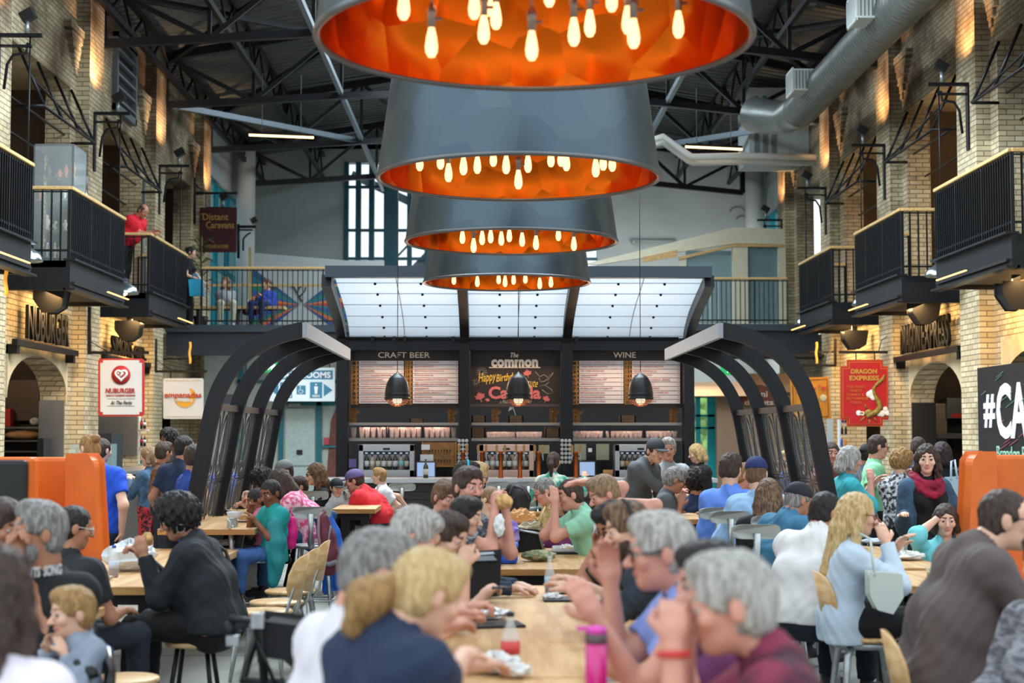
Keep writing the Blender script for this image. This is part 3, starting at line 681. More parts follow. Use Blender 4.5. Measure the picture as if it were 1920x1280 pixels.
def menu(x0, x1, xm0, xm1, title, tx0, tx1, label, seed):
    root = empty('menu_board', W((x0+x1)/2, 760, YM), label, 'menu board')
    b = MB(); rect(b, x0-12, 655, x1+10, 676, YM); rect(b, x0-12, 676, x1+10, 765, YM+.02); b.build('backing_board', BOARD, root)
    b = MB(); rect(b, x0-12, 676, x0+2, 758, YM+.005); rect(b, xm0, 676, xm1, 758, YM+.005); b.parts('number_strip', AMB, root)
    b = MB()
    for i in range(10):
        y = 677+i*8.1
        for q in ((x0-9, x0-3), (xm0+2, xm0+9)): ptext(b, str(i+1+(10 if q[0] > xm0 else 0)), q[0], y+1, q[1], y+6.5, YM)
        for q in (x0+1, xm1-1): rect(b, q-1, y+1, q+2, y+5, YM-.002)
    b.build('numbers', BLKT, root)
    rn = random.Random(seed); b = MB(); r = MB(); kk = MB()
    words = ['PALE ALE', 'AMBER LAGER CO', 'HOUSE WHITE', 'RED BLEND', 'DRY CIDER 330', 'RIESLING', 'BREWING CO', 'STOUT', 'MALBEC RESERVE', 'WHEAT BEER']
    for i in range(10):
        y = 676.2+i*8.1
        for (u0, u1) in ((x0+3, xm0-2), (xm1+1, x1)):
            rect(b, u0, y, u1, y+7.1, YM-.004, .012)
            w = rn.uniform(.3, .8)*(u1-u0); s = ' '.join(rn.sample(words, 2)); ptext(r, s, u0+3, y+1.4, u0+3+w, y+4.0, YM-.006, .004)
            if rn.random() < .5: rect(kk, u0+3, y+5.2, u0+3+w*rn.uniform(.5, 1.1), y+5.7, YM-.006, .004)
            rect(kk, u1-4, y+2, u1-2.6, y+4.2, YM-.006, .004)
    b.parts('menu_strip', MW, root); r.build('menu_lettering', REDT, root); kk.build('menu_small_print', M('menu_grey', '8a7c80', .6), root)
    b = MB(); ptext(b, title, tx0, 660, tx1, 670.5, YM-.01, .02, bold=.004); b.build('title_letters', SALM, root)
menu(670, 859, 759, 773, 'CRAFT BEER', 709, 806, 'beer menu board with white strips in the left bay of the bar', 1)
menu(1083, 1275, 1171, 1184, 'WINE', 1150, 1192, 'wine menu board with white strips in the right bay of the bar', 2)
root = empty('chalkboard', W(966, 757, YM), 'black chalkboard with the pub name in the middle bay of the bar', 'chalkboard')
b = MB(); rect(b, 882, 656, 1051, 758, YM); b.build('board', BOARD, root); b = MB(); rect(b, 882, 757, 1050, 762, YM-.02, .04); b.build('bottom_ledge', M('ledge_brown', '4a3c36', .6), root)
b = MB(); ptext(b, 'The', 957, 661, 973, 670, YM-.01, shear=.3, bold=.02); ptext(b, 'common', 921, 673.5, 1009, 688, YM-.01, .02, bold=.05, spacing=1.05); rect(b, 917, 688, 1013, 689.6, YM-.012); b.build('name_letters', SALM, root)
b = MB(); ptext(b, 'Happy', 898, 700, 932, 722, YM-.004, .004, shear=.35, bold=.01, rot=.12); ptext(b, 'Birthday', 931, 702, 975, 720, YM-.004, .004, shear=.35, bold=.01, rot=.12); ptext(b, 'to', 952, 716, 962, 722, YM-.004, .004, shear=.35); ptext(b, 'cute', 988, 712, 1008, 724, YM-.004, .004, shear=.35, rot=-.1)
b.build('yellow_script', M('chalk_yellow', 'd8b04a', .8), root)
b = MB(); ptext(b, 'Canada', 916, 724, 1014, 748, YM-.004, .004, bold=.035)
def leaf(mb, cx, cy, r, Y, rot=0):
    pts = [(0, 1), (.15, .55), (.4, .75), (.38, .4), (.95, .35), (.7, .05), (.85, -.2), (.3, -.35), (.08, -.45), (.06, -.95), (-.06, -.95), (-.08, -.45), (-.3, -.35), (-.85, -.2), (-.7, .05), (-.95, .35), (-.38, .4), (-.4, .75), (-.15, .55)]
    c = W(cx, cy, Y); s = r/FP*Y; cr, sr = math.cos(rot), math.sin(rot)
    mb.prism([(c.x+s*(u*cr-v*sr), c.z+s*(u*sr+v*cr)) for u, v in pts], Y-.004, Y, lambda u, v, w: (u, w, v))
for cx, cy, r, a in ((900, 744, 11, .3), (914, 750, 5, -.3), (989, 700, 9, .2), (1024, 748, 8, -.4)): leaf(b, cx, cy, r, YM-.004, a)
b.parts('coral_chalk_shape', M('chalk_coral', 'c96a6a', .8), root)
b = MB()
for cx, cy, r, n in ((903, 697, 11, 14), (892, 716, 8, 10)):
    c = W(cx, cy, YM-.004)
    for i in range(n):
        a = 2*math.pi*i/n; b.tube([c+Vector((math.cos(a), 0, math.sin(a)))*r*.25/129, c+Vector((math.cos(a), 0, math.sin(a)-.15))*r/129], .002, 4)
for pts in ([(1004, 697), (1012, 706), (1020, 702), (1028, 708), (1022, 714), (1014, 716), (1010, 708)], [(1028, 706), (1038, 698), (1034, 704), (1026, 714)], [(1012, 724), (1022, 722), (1034, 730), (1038, 737), (1026, 738), (1016, 730)], [(1022, 722), (1030, 716)]):
    b.tube([W(x, y, YM-.004) for x, y in pts], .0035, 4)
ptext(b, 'a Place in the heart of', 937, 750, 997, 756, YM-.004, .004, shear=.3)
b.build('white_chalk_art', M('chalk_white', 'b9aca0', .8), root)
for px in (762, 966, 1172): area('fascia_strip_glow', (bx(px), YM-.25, z0-.02), 1.3, (math.radians(-38), 0, 0), 20, (1, .68, .42), sy=.08)
# shelves
SHELF = M('pale_shelf_edge', '8f8a86', .4, .3)
def shelf(x0, x1, y0, y1, label, Y=22.6, d=.42, mat=SHELF):
    a = W(x0, y1, Y); c = W(x1, y0, Y); return tag(MB().box2((a.x, Y, a.z), (c.x, Y+d, c.z)).build('shelf', mat), label, 'shelf', None)
SH = {}
for k, (x0, x1, nm) in enumerate(((654, 859, 'left'), (884, 1050, 'middle'), (1073, 1278, 'right'))):
    SH[k, 0] = shelf(x0, x1, 792, 797, 'upper grey shelf in the %s bay of the bar' % nm)
    SH[k, 1] = shelf(x0, x1, 821, 826.5, 'lower grey shelf holding glasses in the %s bay of the bar' % nm)
    area('shelf_strip_glow', (bx((x0+x1)/2), 22.75, W(0, 799, 22.6).z), 1.3, (0, 0, 0), 2.6, (1, .72, .58), sy=.05)
    b = MB(); xm = [x0+(x1-x0)*t for t in ((.345, .67) if k != 1 else (.5,))]
    for q in xm: rect(b, q-1, 797, q+1, 821, 22.7, .2)
    tag(b.build('shelf_divider', BLK), 'thin black dividers between the glasses in the %s bay' % nm, 'divider')
zs = W(0, 820.8, 22.6).z
GLT = M('warm_tumbler_glass', 'e8d2cc', .05, 0, alpha=.33, spec=1)
def glass_proto(h, r, label, group, name='beer_glass'):
    p = (0, 0, 0); b = MB().lathe([(.0, .004), (r*.72, .0), (r*.74, .01), (r, h), (r-.004, h), (r*.68, .014), (.0, .014)], p, 12)
    return tag(b.build(name, GLT, origin=(0, 0, 0)), label, 'glass', group)
def lay(proto, xs, Y, z, first=True):
    for i, x in enumerate(xs):
        o = proto if (first and i == 0) else proto.copy()
        if not (first and i == 0): COL.objects.link(o)
        o.location = (x, Y+((i*7) % 3)*.03, z)
g = glass_proto(.155, .042, 'clear pint glass in the row on the lower left shelf of the bar', 'pint glasses on the left bar shelf')
lay(g, [bx(q) for q in (661, 676, 686, 698, 710, 720, 733, 742, 753, 764, 774, 784, 799, 809, 819, 829, 838, 850)], 22.72, zs)
g = glass_proto(.09, .036, 'short clear tumbler in the row on the lower middle shelf of the bar', 'tumblers on the middle bar shelf', 'tumbler')
lay(g, [bx(916+i*5.9) for i in range(9)]+[bx(971+i*6) for i in range(8)], 22.72, zs)
g = glass_proto(.10, .04, 'stemless clear wine glass in the row on the lower right shelf of the bar', 'wine glasses on the right bar shelf', 'wine_glass')
lay(g, [bx(1080+i*8) for i in range(7)]+[bx(1143+i*8.6) for i in range(8)]+[bx(1217+i*8.5) for i in range(7)], 22.72, zs)
# crates & wooden pieces
CRW = M('crate_wood', '6d5238', .7, var=.2, stretch=(.5, 1, 6), vscale=6)
def crate(x0, y0, x1, y1, lab, Y=22.7):
    b = MB(); n = max(2, int((y1-y0)/5))
    for i in range(n):
        ya = y0+(y1-y0)*i/n; rect(b, x0, ya+.4, x1, ya+(y1-y0)/n-.4, Y, .02); rect(b, x0, ya+.4, x1, ya+(y1-y0)/n-.4, Y+.2, .02)
    a = W(x0, y1, Y); c = W(x1, y0, Y); b.box2((a.x, Y, a.z), (a.x+.02, Y+.2, c.z)).box2((c.x-.02, Y, a.z), (c.x, Y+.2, c.z)).box2((a.x, Y, a.z), (c.x, Y+.2, a.z+.01))
    tag(b.build('wooden_crate', CRW), lab, 'crate')
crate(883, 801, 910, 820.8, 'small wooden crate at the left end of the lower middle shelf'); crate(1022, 801, 1050, 820.8, 'small wooden crate at the right end of the lower middle shelf')
crate(953, 779, 981, 791.8, 'flat wooden box on the upper middle shelf beside the little flag'); crate(768, 784, 795, 791.8, 'flat wooden box on the upper left shelf'); crate(1163, 778, 1192, 791.8, 'flat wooden box on the upper right shelf')
crate(884, 778, 911, 791.8, 'grey box at the left end of the upper middle shelf')
def carved(x, lab, flip=1):
    p = W(x, 791.8, 22.75); b = MB().prism([(-.05*flip, 0), (.05*flip, 0), (.06*flip, .06), (.04*flip, .10), (.10*flip, .15), (.05*flip, .19), (.03*flip, .22), (-.05*flip, .2)][::flip], p.y, p.y+.06, lambda u, v, w: (p.x+u, w, p.z+v))
    for k in range(3): b.ball((p.x-.005*flip, p.y-.005, p.z+.04+.055*k), .022, 8)
    tag(b.build('carved_bottle_rack', M('carved_wood', '8a5c2a', .6, var=.3)), lab, 'bottle rack', 'carved wooden racks on the upper bar shelves')
for x, lab, f in ((661, 'carved wooden rack at the left end of the upper left shelf', 1), (846, 'carved wooden rack at the right end of the upper left shelf', 1), (928, 'carved wooden rack left of the little flag', 1), (1037, 'carved wooden rack at the right end of the upper middle shelf', 1), (1081, 'carved wooden rack at the left end of the upper right shelf', 1), (1262, 'carved wooden rack at the right end of the upper right shelf', 1)): carved(x, lab, f)
root = empty('table_flag', W(962, 779, 22.7), 'small red and white flag standing on the box in the middle bay', 'flag')
MB().tube([W(967, 779, 22.65), W(961, 760, 22.65)], .006, 6).build('pole', WHITE, root)
a, c = W(953, 771, 22.65), W(961, 760, 22.65); MB().prism([(a.x, a.z), (c.x, c.z-.05), (c.x+.0, c.z), (a.x+.02, c.z-.02)], a.y, a.y+.004, lambda u, v, w: (u, w, v)).build('cloth', WHITE, root)
# back counter & wine dispensers
MB_ = MB().box2((bx(655), 22.35, 0), (bx(1281), 23.3, 1.02)); tag(MB_.build('bar_cabinet', M('back_counter_dark', '1d1c1e', .6)), 'dark back counter under the wine dispensers', 'counter')
BG = [M('bottle_dark_green', '10180f', .12, 0, spec=.8), M('bottle_pale', 'b39a88', .15, spec=.8), M('bottle_olive', '26300f', .12, spec=.8)]
LBM = [M('label_cream', 'cfc9ba', .6), M('label_white', 'd6dadb', .6), M('label_teal', '8fc9cc', .6), M('label_ochre', 'b08a4a', .6)]
def bottle(x, Y, z, lab, group, bi=0, li=0, h=.30, r=.037, ring=None):
    root = empty('wine_bottle', (x, Y, z), lab, 'bottle', group)
    MB().lathe([(0, 0), (r, 0), (r, h*.58), (r*.75, h*.68), (r*.36, h*.76), (r*.36, h*.99), (0, h)], (x, Y, z), 14).build('glass_body', BG[bi], root)
    MB().lathe([(r+.001, h*.18), (r+.001, h*.48)], (x, Y, z), 14).build('paper_label', LBM[li], root)
def dispenser(x0, x1, y0, y1, lab, mat, nb, glab, specs):
    Y = 22.42; root = empty('wine_dispenser', W((x0+x1)/2, y1, Y), lab, 'wine dispenser')
    a = W(x0, y1, Y); c = W(x1, y0, Y); D = .34; w0, w1 = a.x, c.x; zb, zt = a.z, c.z; H = zt-zb
    b = MB().box2((w0, Y, zb), (w0+.07, Y+D, zt)).box2((w1-.07, Y, zb), (w1, Y+D, zt)).box2((w0, Y, zt-.10), (w1, Y+D, zt)).box2((w0, Y, zb), (w1, Y+D, zb+.10)).box2((w0, Y+D-.02, zb), (w1, Y+D, zt))
    b.build('housing', mat, root, bevel=.006)
    MB().box2((w0+.07, Y+.03, zt-.145), (w1-.07, Y+.12, zt-.10)).build('display_bar', M('display_navy', '131a28', .3), root)
    b = MB()
    for i in range(nb): b.box2((w0+.07+(w1-w0-.14)*(i+.28)/nb, Y+.027, zt-.135), (w0+.07+(w1-w0-.14)*(i+.72)/nb, Y+.03, zt-.115))
    b.build('display_digits', M('display_digit', '9fb4c8', .4, emit=.6), root)
    MB().box2(((w0+w1)/2-.05, Y-.003, zt-.08), ((w0+w1)/2+.05, Y, zt-.05)).build('screen', BLKT, root)
    b = MB(); [b.lathe([(.012, 0), (.012, .06), (.02, .07)], (w0+.07+(w1-w0-.14)*(i+.5)/nb, Y+.07, zt-.20), 8) for i in range(nb)]; b.parts('spout', STEEL, root)
    b = MB()
    for i in range(1, nb): q = w0+.07+(w1-w0-.14)*i/nb; b.box2((q-.003, Y+.15, zb+.1), (q+.003, Y+D-.03, zt-.15))
    b.parts('partition', M('partition_grey', '8b9096', .4), root)
    for i in range(nb):
        bi, li = specs[i % len(specs)]; bottle(w0+.07+(w1-w0-.14)*(i+.5)/nb, Y+.08, zb+.102, '%s, %s from its left end' % (glab, ['first', 'second', 'third', 'fourth', 'fifth', 'sixth', 'seventh', 'eighth'][i]), glab, bi, li, .27, .034)
    area('dispenser_glow', ((w0+w1)/2, Y+.16, zt-.14), (w1-w0)*.8, (0, 0, 0), .6, (.95, .95, 1), sy=.1)
DISP = M('dispenser_silver', 'b5b9bd', .35, .5); DISPC = M('dispenser_copper_tint', 'd3b3a6', .35, .4)
dispenser(672, 777, 833, 894, 'silver wine dispenser in the left bay, above the boy in white', DISP, 8, 'wine bottle in the left bay dispenser', [(0, 1), (1, 0), (2, 0), (2, 1), (0, 0), (0, 1), (1, 2), (0, 0)])
dispenser(898, 1001, 833, 894, 'wine dispenser in the middle bay behind the copper taps', DISPC, 8, 'wine bottle in the middle bay dispenser', [(0, 1), (1, 1), (2, 1), (0, 0)])
dispenser(1153, 1250, 833, 894, 'silver wine dispenser in the right bay behind the man in the grey cap', DISP, 8, 'wine bottle in the right bay dispenser', [(0, 0), (0, 3), (0, 0), (0, 1)])
# cork board, papers, monitors
def flat(name, x0, y0, x1, y1, Y, mat, lab, cat, t=.02):
    b = MB(); rect(b, x0, y0, x1, y1, Y, t); return tag(b.build(name, mat), lab, cat)
r_ = empty('cork_board', W(824, 875, 23.3), 'tan cork board on the back of the left bay', 'cork board')
b = MB(); rect(b, 792, 829, 855, 874, 23.38); b.build('cork', M('cork', '8a5f33', .8, var=.15, vscale=20), r_)
b = MB(); rect(b, 791, 828, 793, 875, 23.36); rect(b, 854, 828, 856, 875, 23.36); rect(b, 791, 873, 856, 875, 23.36); b.build('frame', AMB, r_)
b = MB(); [b.ball(W(800+i*5.5, y, 23.37), .012, 6) for i in range(9) for y in (843, 862)]; b.build('pegs', BLKT, r_)
flat('paper_notice', 790, 833, 806, 843, 23.3, WHITE, 'small white notice pinned left on the cork board', 'notice')
for x0, y0, x1, y1, lab in ((1077, 832, 1099, 862, 'pale paper sheet left of the white switch in the right bay'), (1118, 832, 1142, 862, 'pale paper sheet right of the white switch in the right bay')): flat('paper_sheet', x0, y0, x1, y1, 23.4, M('aged_paper', '8d8c72', .7), lab, 'paper')
flat('wall_switch', 1103, 840, 1110, 847, 23.42, WHITE, 'small white switch plate between the two pale sheets', 'switch')
flat('paper_sheet', 1010, 834, 1030, 850, 23.4, M('aged_paper', '8d8c72', .7), 'pale paper sheet behind the woman with the ponytail', 'paper')
flat('poster', 654, 860, 668, 876, 22.3, M('poster_purple', '5a4a86', .5), 'small purple poster at the left end of the bar', 'poster')
def monitor(x0, y0, x1, y1, lab, bottle_on=False, Y=21.9):
    root = empty('till_monitor', W((x0+x1)/2, y1, Y), lab, 'monitor'); b = MB(); rect(b, x0, y0, x1, y1, Y, .05); b.build('casing', M('monitor_case', '30343a', .4), root, bevel=.006)
    b = MB(); rect(b, x0+2, y0+2, x1-2, y1-2, Y-.004, .004); b.build('screen', M('screen_blue', '8fa8cf', .3, emit=.55), root)
    a = W((x0+x1)/2, y1, Y); MB().box2((a.x-.06, Y+.02, 1.09), (a.x+.06, Y+.12, a.z+.02)).build('stand', M('monitor_case', '30343a', .4), root)
monitor(780, 865, 817, 895, 'blue-lit till screen behind the green wine bottle'); monitor(1085, 864, 1117, 893, 'blue-lit till screen right of the ponytailed woman in green')
# front counter
zc = W(0, 897, 21.2).z
ct = empty('bar_counter', W(980, 960, 21.3), 'long bar counter with a white top and dark boarded front', 'bar counter')
MB().box2((W(560, 897, 21.2).x, 21.15, zc-.06), (W(1345, 897, 21.2).x, 21.9, zc)).build('worktop', M('counter_white', 'b9bcc0', .35), ct, bevel=.006)
b = MB()
for i in range(9): b.box2((W(640, 897, 21.3).x, 21.32, zc-.18-.11*i), (W(1335, 897, 21.3).x, 21.40, zc-.07-.11*i-.006))
b.build('boarded_front', M('counter_front', '35302f', .5, var=.15, stretch=(.3, 1, 5)), ct)
for x, lab in ((798, None),):
    bottle(W(798, 895, 21.35).x, 21.4, zc, 'single dark green wine bottle standing on the bar in front of the till screen', None, 2, 0, .26, .035)
# copper taps
CPT = M('copper_tube', '9a4f22', .25, .9); HND = M('tap_handle_wood', 'a67a44', .5)
def tap(px, lab, n=2, wide=0):
    p = W(px, 897, 21.45); root = empty('beer_tap_column', (p.x, 21.45, zc), lab, 'beer tap', 'copper beer tap columns on the bar')
    MB().lathe([(.045, 0), (.035, .01), (.03, .02), (.03, .34), (.034, .36), (0, .37)], (p.x, 21.45, zc), 16).build('column', CPT, root)
    for s in (-1, 1):
        h = MB().prism([(-.014, .0), (.014, 0), (.02, .10), (.0, .125), (-.02, .10)], -.012, .012, lambda u, v, w: (p.x+s*.055+u, 21.45+w-.04, zc+.34+v)).build('tap_handle', HND, root)
        MB().tube([(p.x+s*.02, 21.45, zc+.30), (p.x+s*.055, 21.41, zc+.30), (p.x+s*.06, 21.39, zc+.24)], .010, 8).box((p.x+s*.055, 21.41, zc+.32), (.016, .016, .04)).build('spout', STEEL, root)
for px, lab in ((868, 'copper tap column on the post left of the middle bay'), (904, 'leftmost copper tap column in front of the middle dispenser'), (939, 'copper tap column second from the left in front of the middle dispenser'), (975, 'copper tap column third from the left in front of the middle dispenser'), (1010, 'copper tap column just left of the ponytailed woman'), (1080, 'copper tap column beside the post right of the middle bay')): tap(px, lab)
RW = M('ring_white', 'b9b9b9', .4)
for px0, lab in ((867, 'columns of round white discs on the post left of the middle bay'), (1060, 'columns of round white discs on the post right of the middle bay')):
    root = empty('disc_display', W(px0, 870, YB-.2), lab, 'disc display')
    for i in range(6):
        for j in range(3):
            c = W(px0-6+7*j, 826+8*i, YB-.19); MB().lathe([(.012, -.004), (.026, -.004), (.026, .004), (.012, .004)], c, 12, axis='y').build('disc', RW, root)
flat('paper_stack', 788, 852, 812, 864, 21.95, M('paper_white', 'c9cdd4', .6), 'crumpled white paper on top of the left till screen', 'paper', .1)
b = MB().lathe([(.0, 0), (.06, 0), (.07, .1), (.06, .1), (.05, .01)], W(1140, 894, 21.6)*1, 14); tag(b.build('basket', M('basket_tan', 'a37a4a', .7)), 'small tan basket on the bar left of the right dispenser', 'basket')
# egg shaped pendants
def egg(px, lab):
    Y = 19.6; c = W(px, 748, Y); k = 1.0; root = empty('egg_pendant', (c.x, Y, c.z), lab, 'pendant lamp', 'black egg shaped pendants with copper cage')
    s = Y/FP
    prof = [(24, 0), (25, .5), (24, 2), (23.5, 8), (24, 9), (23.2, 10), (23.2, 14), (22, 22), (19, 32), (15, 39), (14.5, 40), (8, 46), (3, 48.5), (1.5, 51), (0, 52)]
    MB().lathe([(r*s, z*s) for r, z in prof], c, 32).build('shade', M('egg_black', '15181c', .38, .2), root)
    b = MB()
    for zz, rr in ((-2, 21), (-5.5, 18.5), (-8.5, 15), (-11, 11), (-13, 6)): b.tube([(c.x+rr*s*math.cos(2*math.pi*q/24), Y+rr*s*math.sin(2*math.pi*q/24), c.z+zz*s) for q in range(24)], .007, 6, closed=True)
    for q in range(8): a = q*math.pi/4; b.tube([(c.x+rr*s*math.cos(a), Y+rr*s*math.sin(a), c.z+zz*s) for zz, rr in ((0, 23), (-5, 19), (-10, 12), (-13.5, 2))], .005, 5)
    b.build('wire_cage', M('cage_copper', 'd98a66', .3, .8), root)
    MB().ball(c+Vector((0, 0, -.01)), .06, 12).build('bulb', M('warm_bulb', 'ffd9a0', .4, emit=6), root)
    MB().tube([c+Vector((0, 0, 52*s)), c+Vector((0, 0, 3.6))], .005, 5).build('cable', BLKT, root)
    point('egg_glow', c+Vector((0, 0, -.03)), 4, WARM, .05)
egg(745, 'black egg pendant in front of the beer menu'); egg(972, 'black egg pendant in front of the middle chalkboard'); egg(1201, 'black egg pendant in front of the wine menu')
# ================================================================== PERGOLAS
RIB = [(-2.62, .0), (-2.60, .89), (-2.50, 1.43), (-2.42, 1.88), (-2.34, 2.12), (-2.20, 2.33), (-2.02, 2.47), (-1.82, 2.555), (-1.63, 2.60)]
def pergola(mir, label):
    f = (lambda x: x) if not mir else (lambda x: .40-x)
    root = empty('curved_pergola', (f(-2.4), 15.4, 0), label, 'pergola', 'black curved steel pergolas over the high counters')
    pr = []
    for i in range(len(RIB)-1):
        p0 = RIB[max(i-1, 0)]; p1 = RIB[i]; p2 = RIB[i+1]; p3 = RIB[min(i+2, len(RIB)-1)]
        for t in (0, .33, .66) if i > 1 else (0,):
            q = [.5*((2*p1[k])+(-p0[k]+p2[k])*t+(2*p0[k]-5*p1[k]+4*p2[k]-p3[k])*t*t+(-p0[k]+3*p1[k]-3*p2[k]+p3[k])*t**3) for k in (0, 1)]; pr.append(q)
    pr.append(RIB[-1])
    Ys = [13.5, 14.75, 16.1, 17.5]
    for Y in Ys:
        b = MB(); n = len(pr); out = []
        for i in range(n):
            a = pr[max(i-1, 0)]; c = pr[min(i+1, n-1)]; dx, dz = c[0]-a[0], c[1]-a[1]; L = math.hypot(dx, dz); nx, nz = -dz/L, dx/L; w = .068
            out.append([(pr[i][0]+nx*w, pr[i][1]+nz*w), (pr[i][0]-nx*w, pr[i][1]-nz*w)])
        vs = [(f(p[0]), Y+dy, p[1]) for o in out for (p, dy) in ((o[0], -.035), (o[0], .035), (o[1], .035), (o[1], -.035))]
        fs = [(4*i+k, 4*i+(k+1) % 4, 4*i+4+(k+1) % 4, 4*i+4+k) for i in range(n-1) for k in range(4)]+[(0, 3, 2, 1), (4*n-4, 4*n-3, 4*n-2, 4*n-1)]
        b.add(vs, fs); b.build('curved_rib', BLK, root)
    MB().box2((f(-1.63), 13.42, 2.53), (f(-1.59), 17.6, 2.66)).build('front_fascia', M('fascia_light_grey', '8d949c', .55, 0), root)
    b = MB(); t = pr[-7:]; vs = [(f(x), y, z+.075) for x, z in t for y in (13.5, 17.55)]; b.add(vs, [(2*i, 2*i+1, 2*i+3, 2*i+2) for i in range(len(t)-1)]); b.build('roof_sheet', M('pergola_sheet', '3b434d', .5), root)
    MB().box2((f(-2.45), 13.6, 1.90), (f(-2.38), 17.55, 1.96)).build('cross_rail', M('rail_dull_steel', '5a5c60', .35, .6), root)
    # ornamental wrought panels with glass between the ribs
    for k in range(3):
        ya, yb = Ys[k]+.06, Ys[k+1]-.06; ym = (ya+yb)/2; b = MB()
        def P(y, z): return (f(-2.60+(z-.89)*.18), y, z)
        for fr in (.08, .5, .92):
            y = ya+(yb-ya)*fr; b.tube([P(y, .92), P(y, 1.90)], .008, 5)
        b.tube([P(ya, 1.25), P(yb, 1.25)], .010, 5).tube([P(ya, 1.28), P(yb, 1.28)], .006, 5)
        for side in (.29, .71):
            yc = ya+(yb-ya)*side; w = (yb-ya)*.17
            b.tube([P(yc+w*math.sin(t), 1.59+.28*math.cos(t)) for t in [2*math.pi*q/24 for q in range(24)]], .009, 5, closed=True)
            for s in (-1, 1):
                b.tube([P(yc+s*w*.55*math.sin(t), 1.36+.07*math.cos(t)) for t in [2*math.pi*q/14 for q in range(14)]], .007, 5, closed=True)
                b.tube([P(yc+s*(w*.9-.02*t), .95+.28*t/5) for t in range(6)], .007, 5)
                b.tube([P(yc+s*w*.5*math.sin(t), 1.08+.13*math.cos(t)) for t in [2*math.pi*q/14 for q in range(14)]], .007, 5, closed=True)
        g = b.build('wrought_panel', M('wrought_iron', '55565a', .3, .7), root)
        MB().add([P(ya, .91), P(yb, .91), P(yb, 1.9), P(ya, 1.9)], [(0, 1, 2, 3)]).build('glass_pane', M('panel_glass', 'cfe0e0', .04, alpha=.22, spec=1), g)
    return root
pergola(False, 'left black curved pergola with wrought panels'); pergola(True, 'right black curved pergola with wrought panels')
# ================================================================== SIGNS
RED = M('sign_red', 'b3312c', .5); SW = M('sign_white', 'c9cdd0', .5); GOLD = M('sign_gold', 'c49a52', .45, .3); MAR = M('sign_maroon', '3c0f16', .5); TR = M('text_red', 'a82a2c', .5); BTX = M('text_black', '1c1c1e', .5)
def rpoly(x0, y0, x1, y1, notch=0, rnd=0):
    if notch: return [(x0+notch, y0), (x1-notch, y0), (x1-notch, y0+notch), (x1, y0+notch), (x1, y1-notch), (x1-notch, y1-notch), (x1-notch, y1), (x0+notch, y1), (x0+notch, y1-notch), (x0, y1-notch), (x0, y0+notch), (x0+notch, y0+notch)]
    if rnd:
        out = []
        for cx, cy, a0 in ((x1-rnd, y0+rnd, -90), (x1-rnd, y1-rnd, 0), (x0+rnd, y1-rnd, 90), (x0+rnd, y0+rnd, 180)):
            for k in range(5): a = math.radians(a0+k*22.5); out.append((cx+rnd*math.cos(a), cy+rnd*math.sin(a)))
        return out
    return [(x0, y0), (x1, y0), (x1, y1), (x0, y1)]
def pprism(mb, pts, Y, t, mi=0):
    q = [W(x, y, Y) for x, y in pts]; mb.prism([(p.x, p.z) for p in q], Y, Y+t, lambda u, v, w: (u, w, v), mi)
def hang(mb, xs, y0, y1, Y):
    for x in xs: mb.tube([W(x, y0, Y), W(x, y1, Y)], .012, 5)
def sign_arm(px0, px1, py, Y, toptop, label, post):
    b = MB(); b.beam(W(px0, py, Y), W(px1, py, Y), .04, .05); b.beam(W(post, py, Y), W(post, toptop, Y), .05, .05); b.tube([W(post, toptop+20, Y), W(post+(px0-post)*.25, py-22, Y), W(post+(px0+px1-2*post)*.3, py-3, Y)], .008, 5)
    return tag(b.build('sign_arm', BLK), label, 'sign bracket', 'black sign arms on the piers')
# NUBURGER sign
Y = 26.3; sign_arm(165, 279, 661, Y, 575, 'black arm carrying the white burger sign', 168)
root = empty('hanging_sign', W(227, 780, Y), 'white hanging sign with a red border and heart emblem', 'sign')
b = MB(); pprism(b, rpoly(184, 672, 270, 780, rnd=6), Y, .05); b.build('red_border', RED, root)
b = MB(); pprism(b, rpoly(188, 675, 266, 777, notch=5), Y-.01, .012); b.build('white_face', SW, root)
b = MB(); c = W(227, 702.5, Y-.02); b.lathe([(0, 0), (17.5*Y/FP, 0), (17.5*Y/FP, .01), (0, .01)], c, 32, axis='y'); ptext(b, 'NUBURGER', 198.5, 727.5, 253.5, 736.5, Y-.02, .012, bold=.015); ptext(b, 'HEALTHY GOURMET AWESOME', 199, 739.5, 254, 742.5, Y-.02, .01)
b.build('red_print', TR, root)
b = MB(); hp = []
for i in range(40):
    t = 2*math.pi*i/40; x = 16*math.sin(t)**3; y = 13*math.cos(t)-5*math.cos(2*t)-2*math.cos(3*t)-math.cos(4*t); hp.append((227+x*.66, 702.5-y*.66))
q = [W(x, y, Y-.035) for x, y in hp]; b.tube(q, .020, 6, closed=True); b.tube([W(224, 706, Y-.035), W(231, 698.5, Y-.035)], .018, 6); b.ball(W(221.5, 700, Y-.035), .018, 8); b.build('heart_emblem', WHITE, root)
b = MB(); ptext(b, 'At The Forks', 207, 751, 248, 758, Y-.02, .01, shear=.4); rect(b, 201, 747.2, 253, 747.8, Y-.014, .006); rect(b, 201, 760.8, 253, 761.4, Y-.014, .006); b.build('black_script', BTX, root)
b = MB(); hang(b, (200, 256), 661, 673, Y+.02); b.parts('hanger', BLK, root)
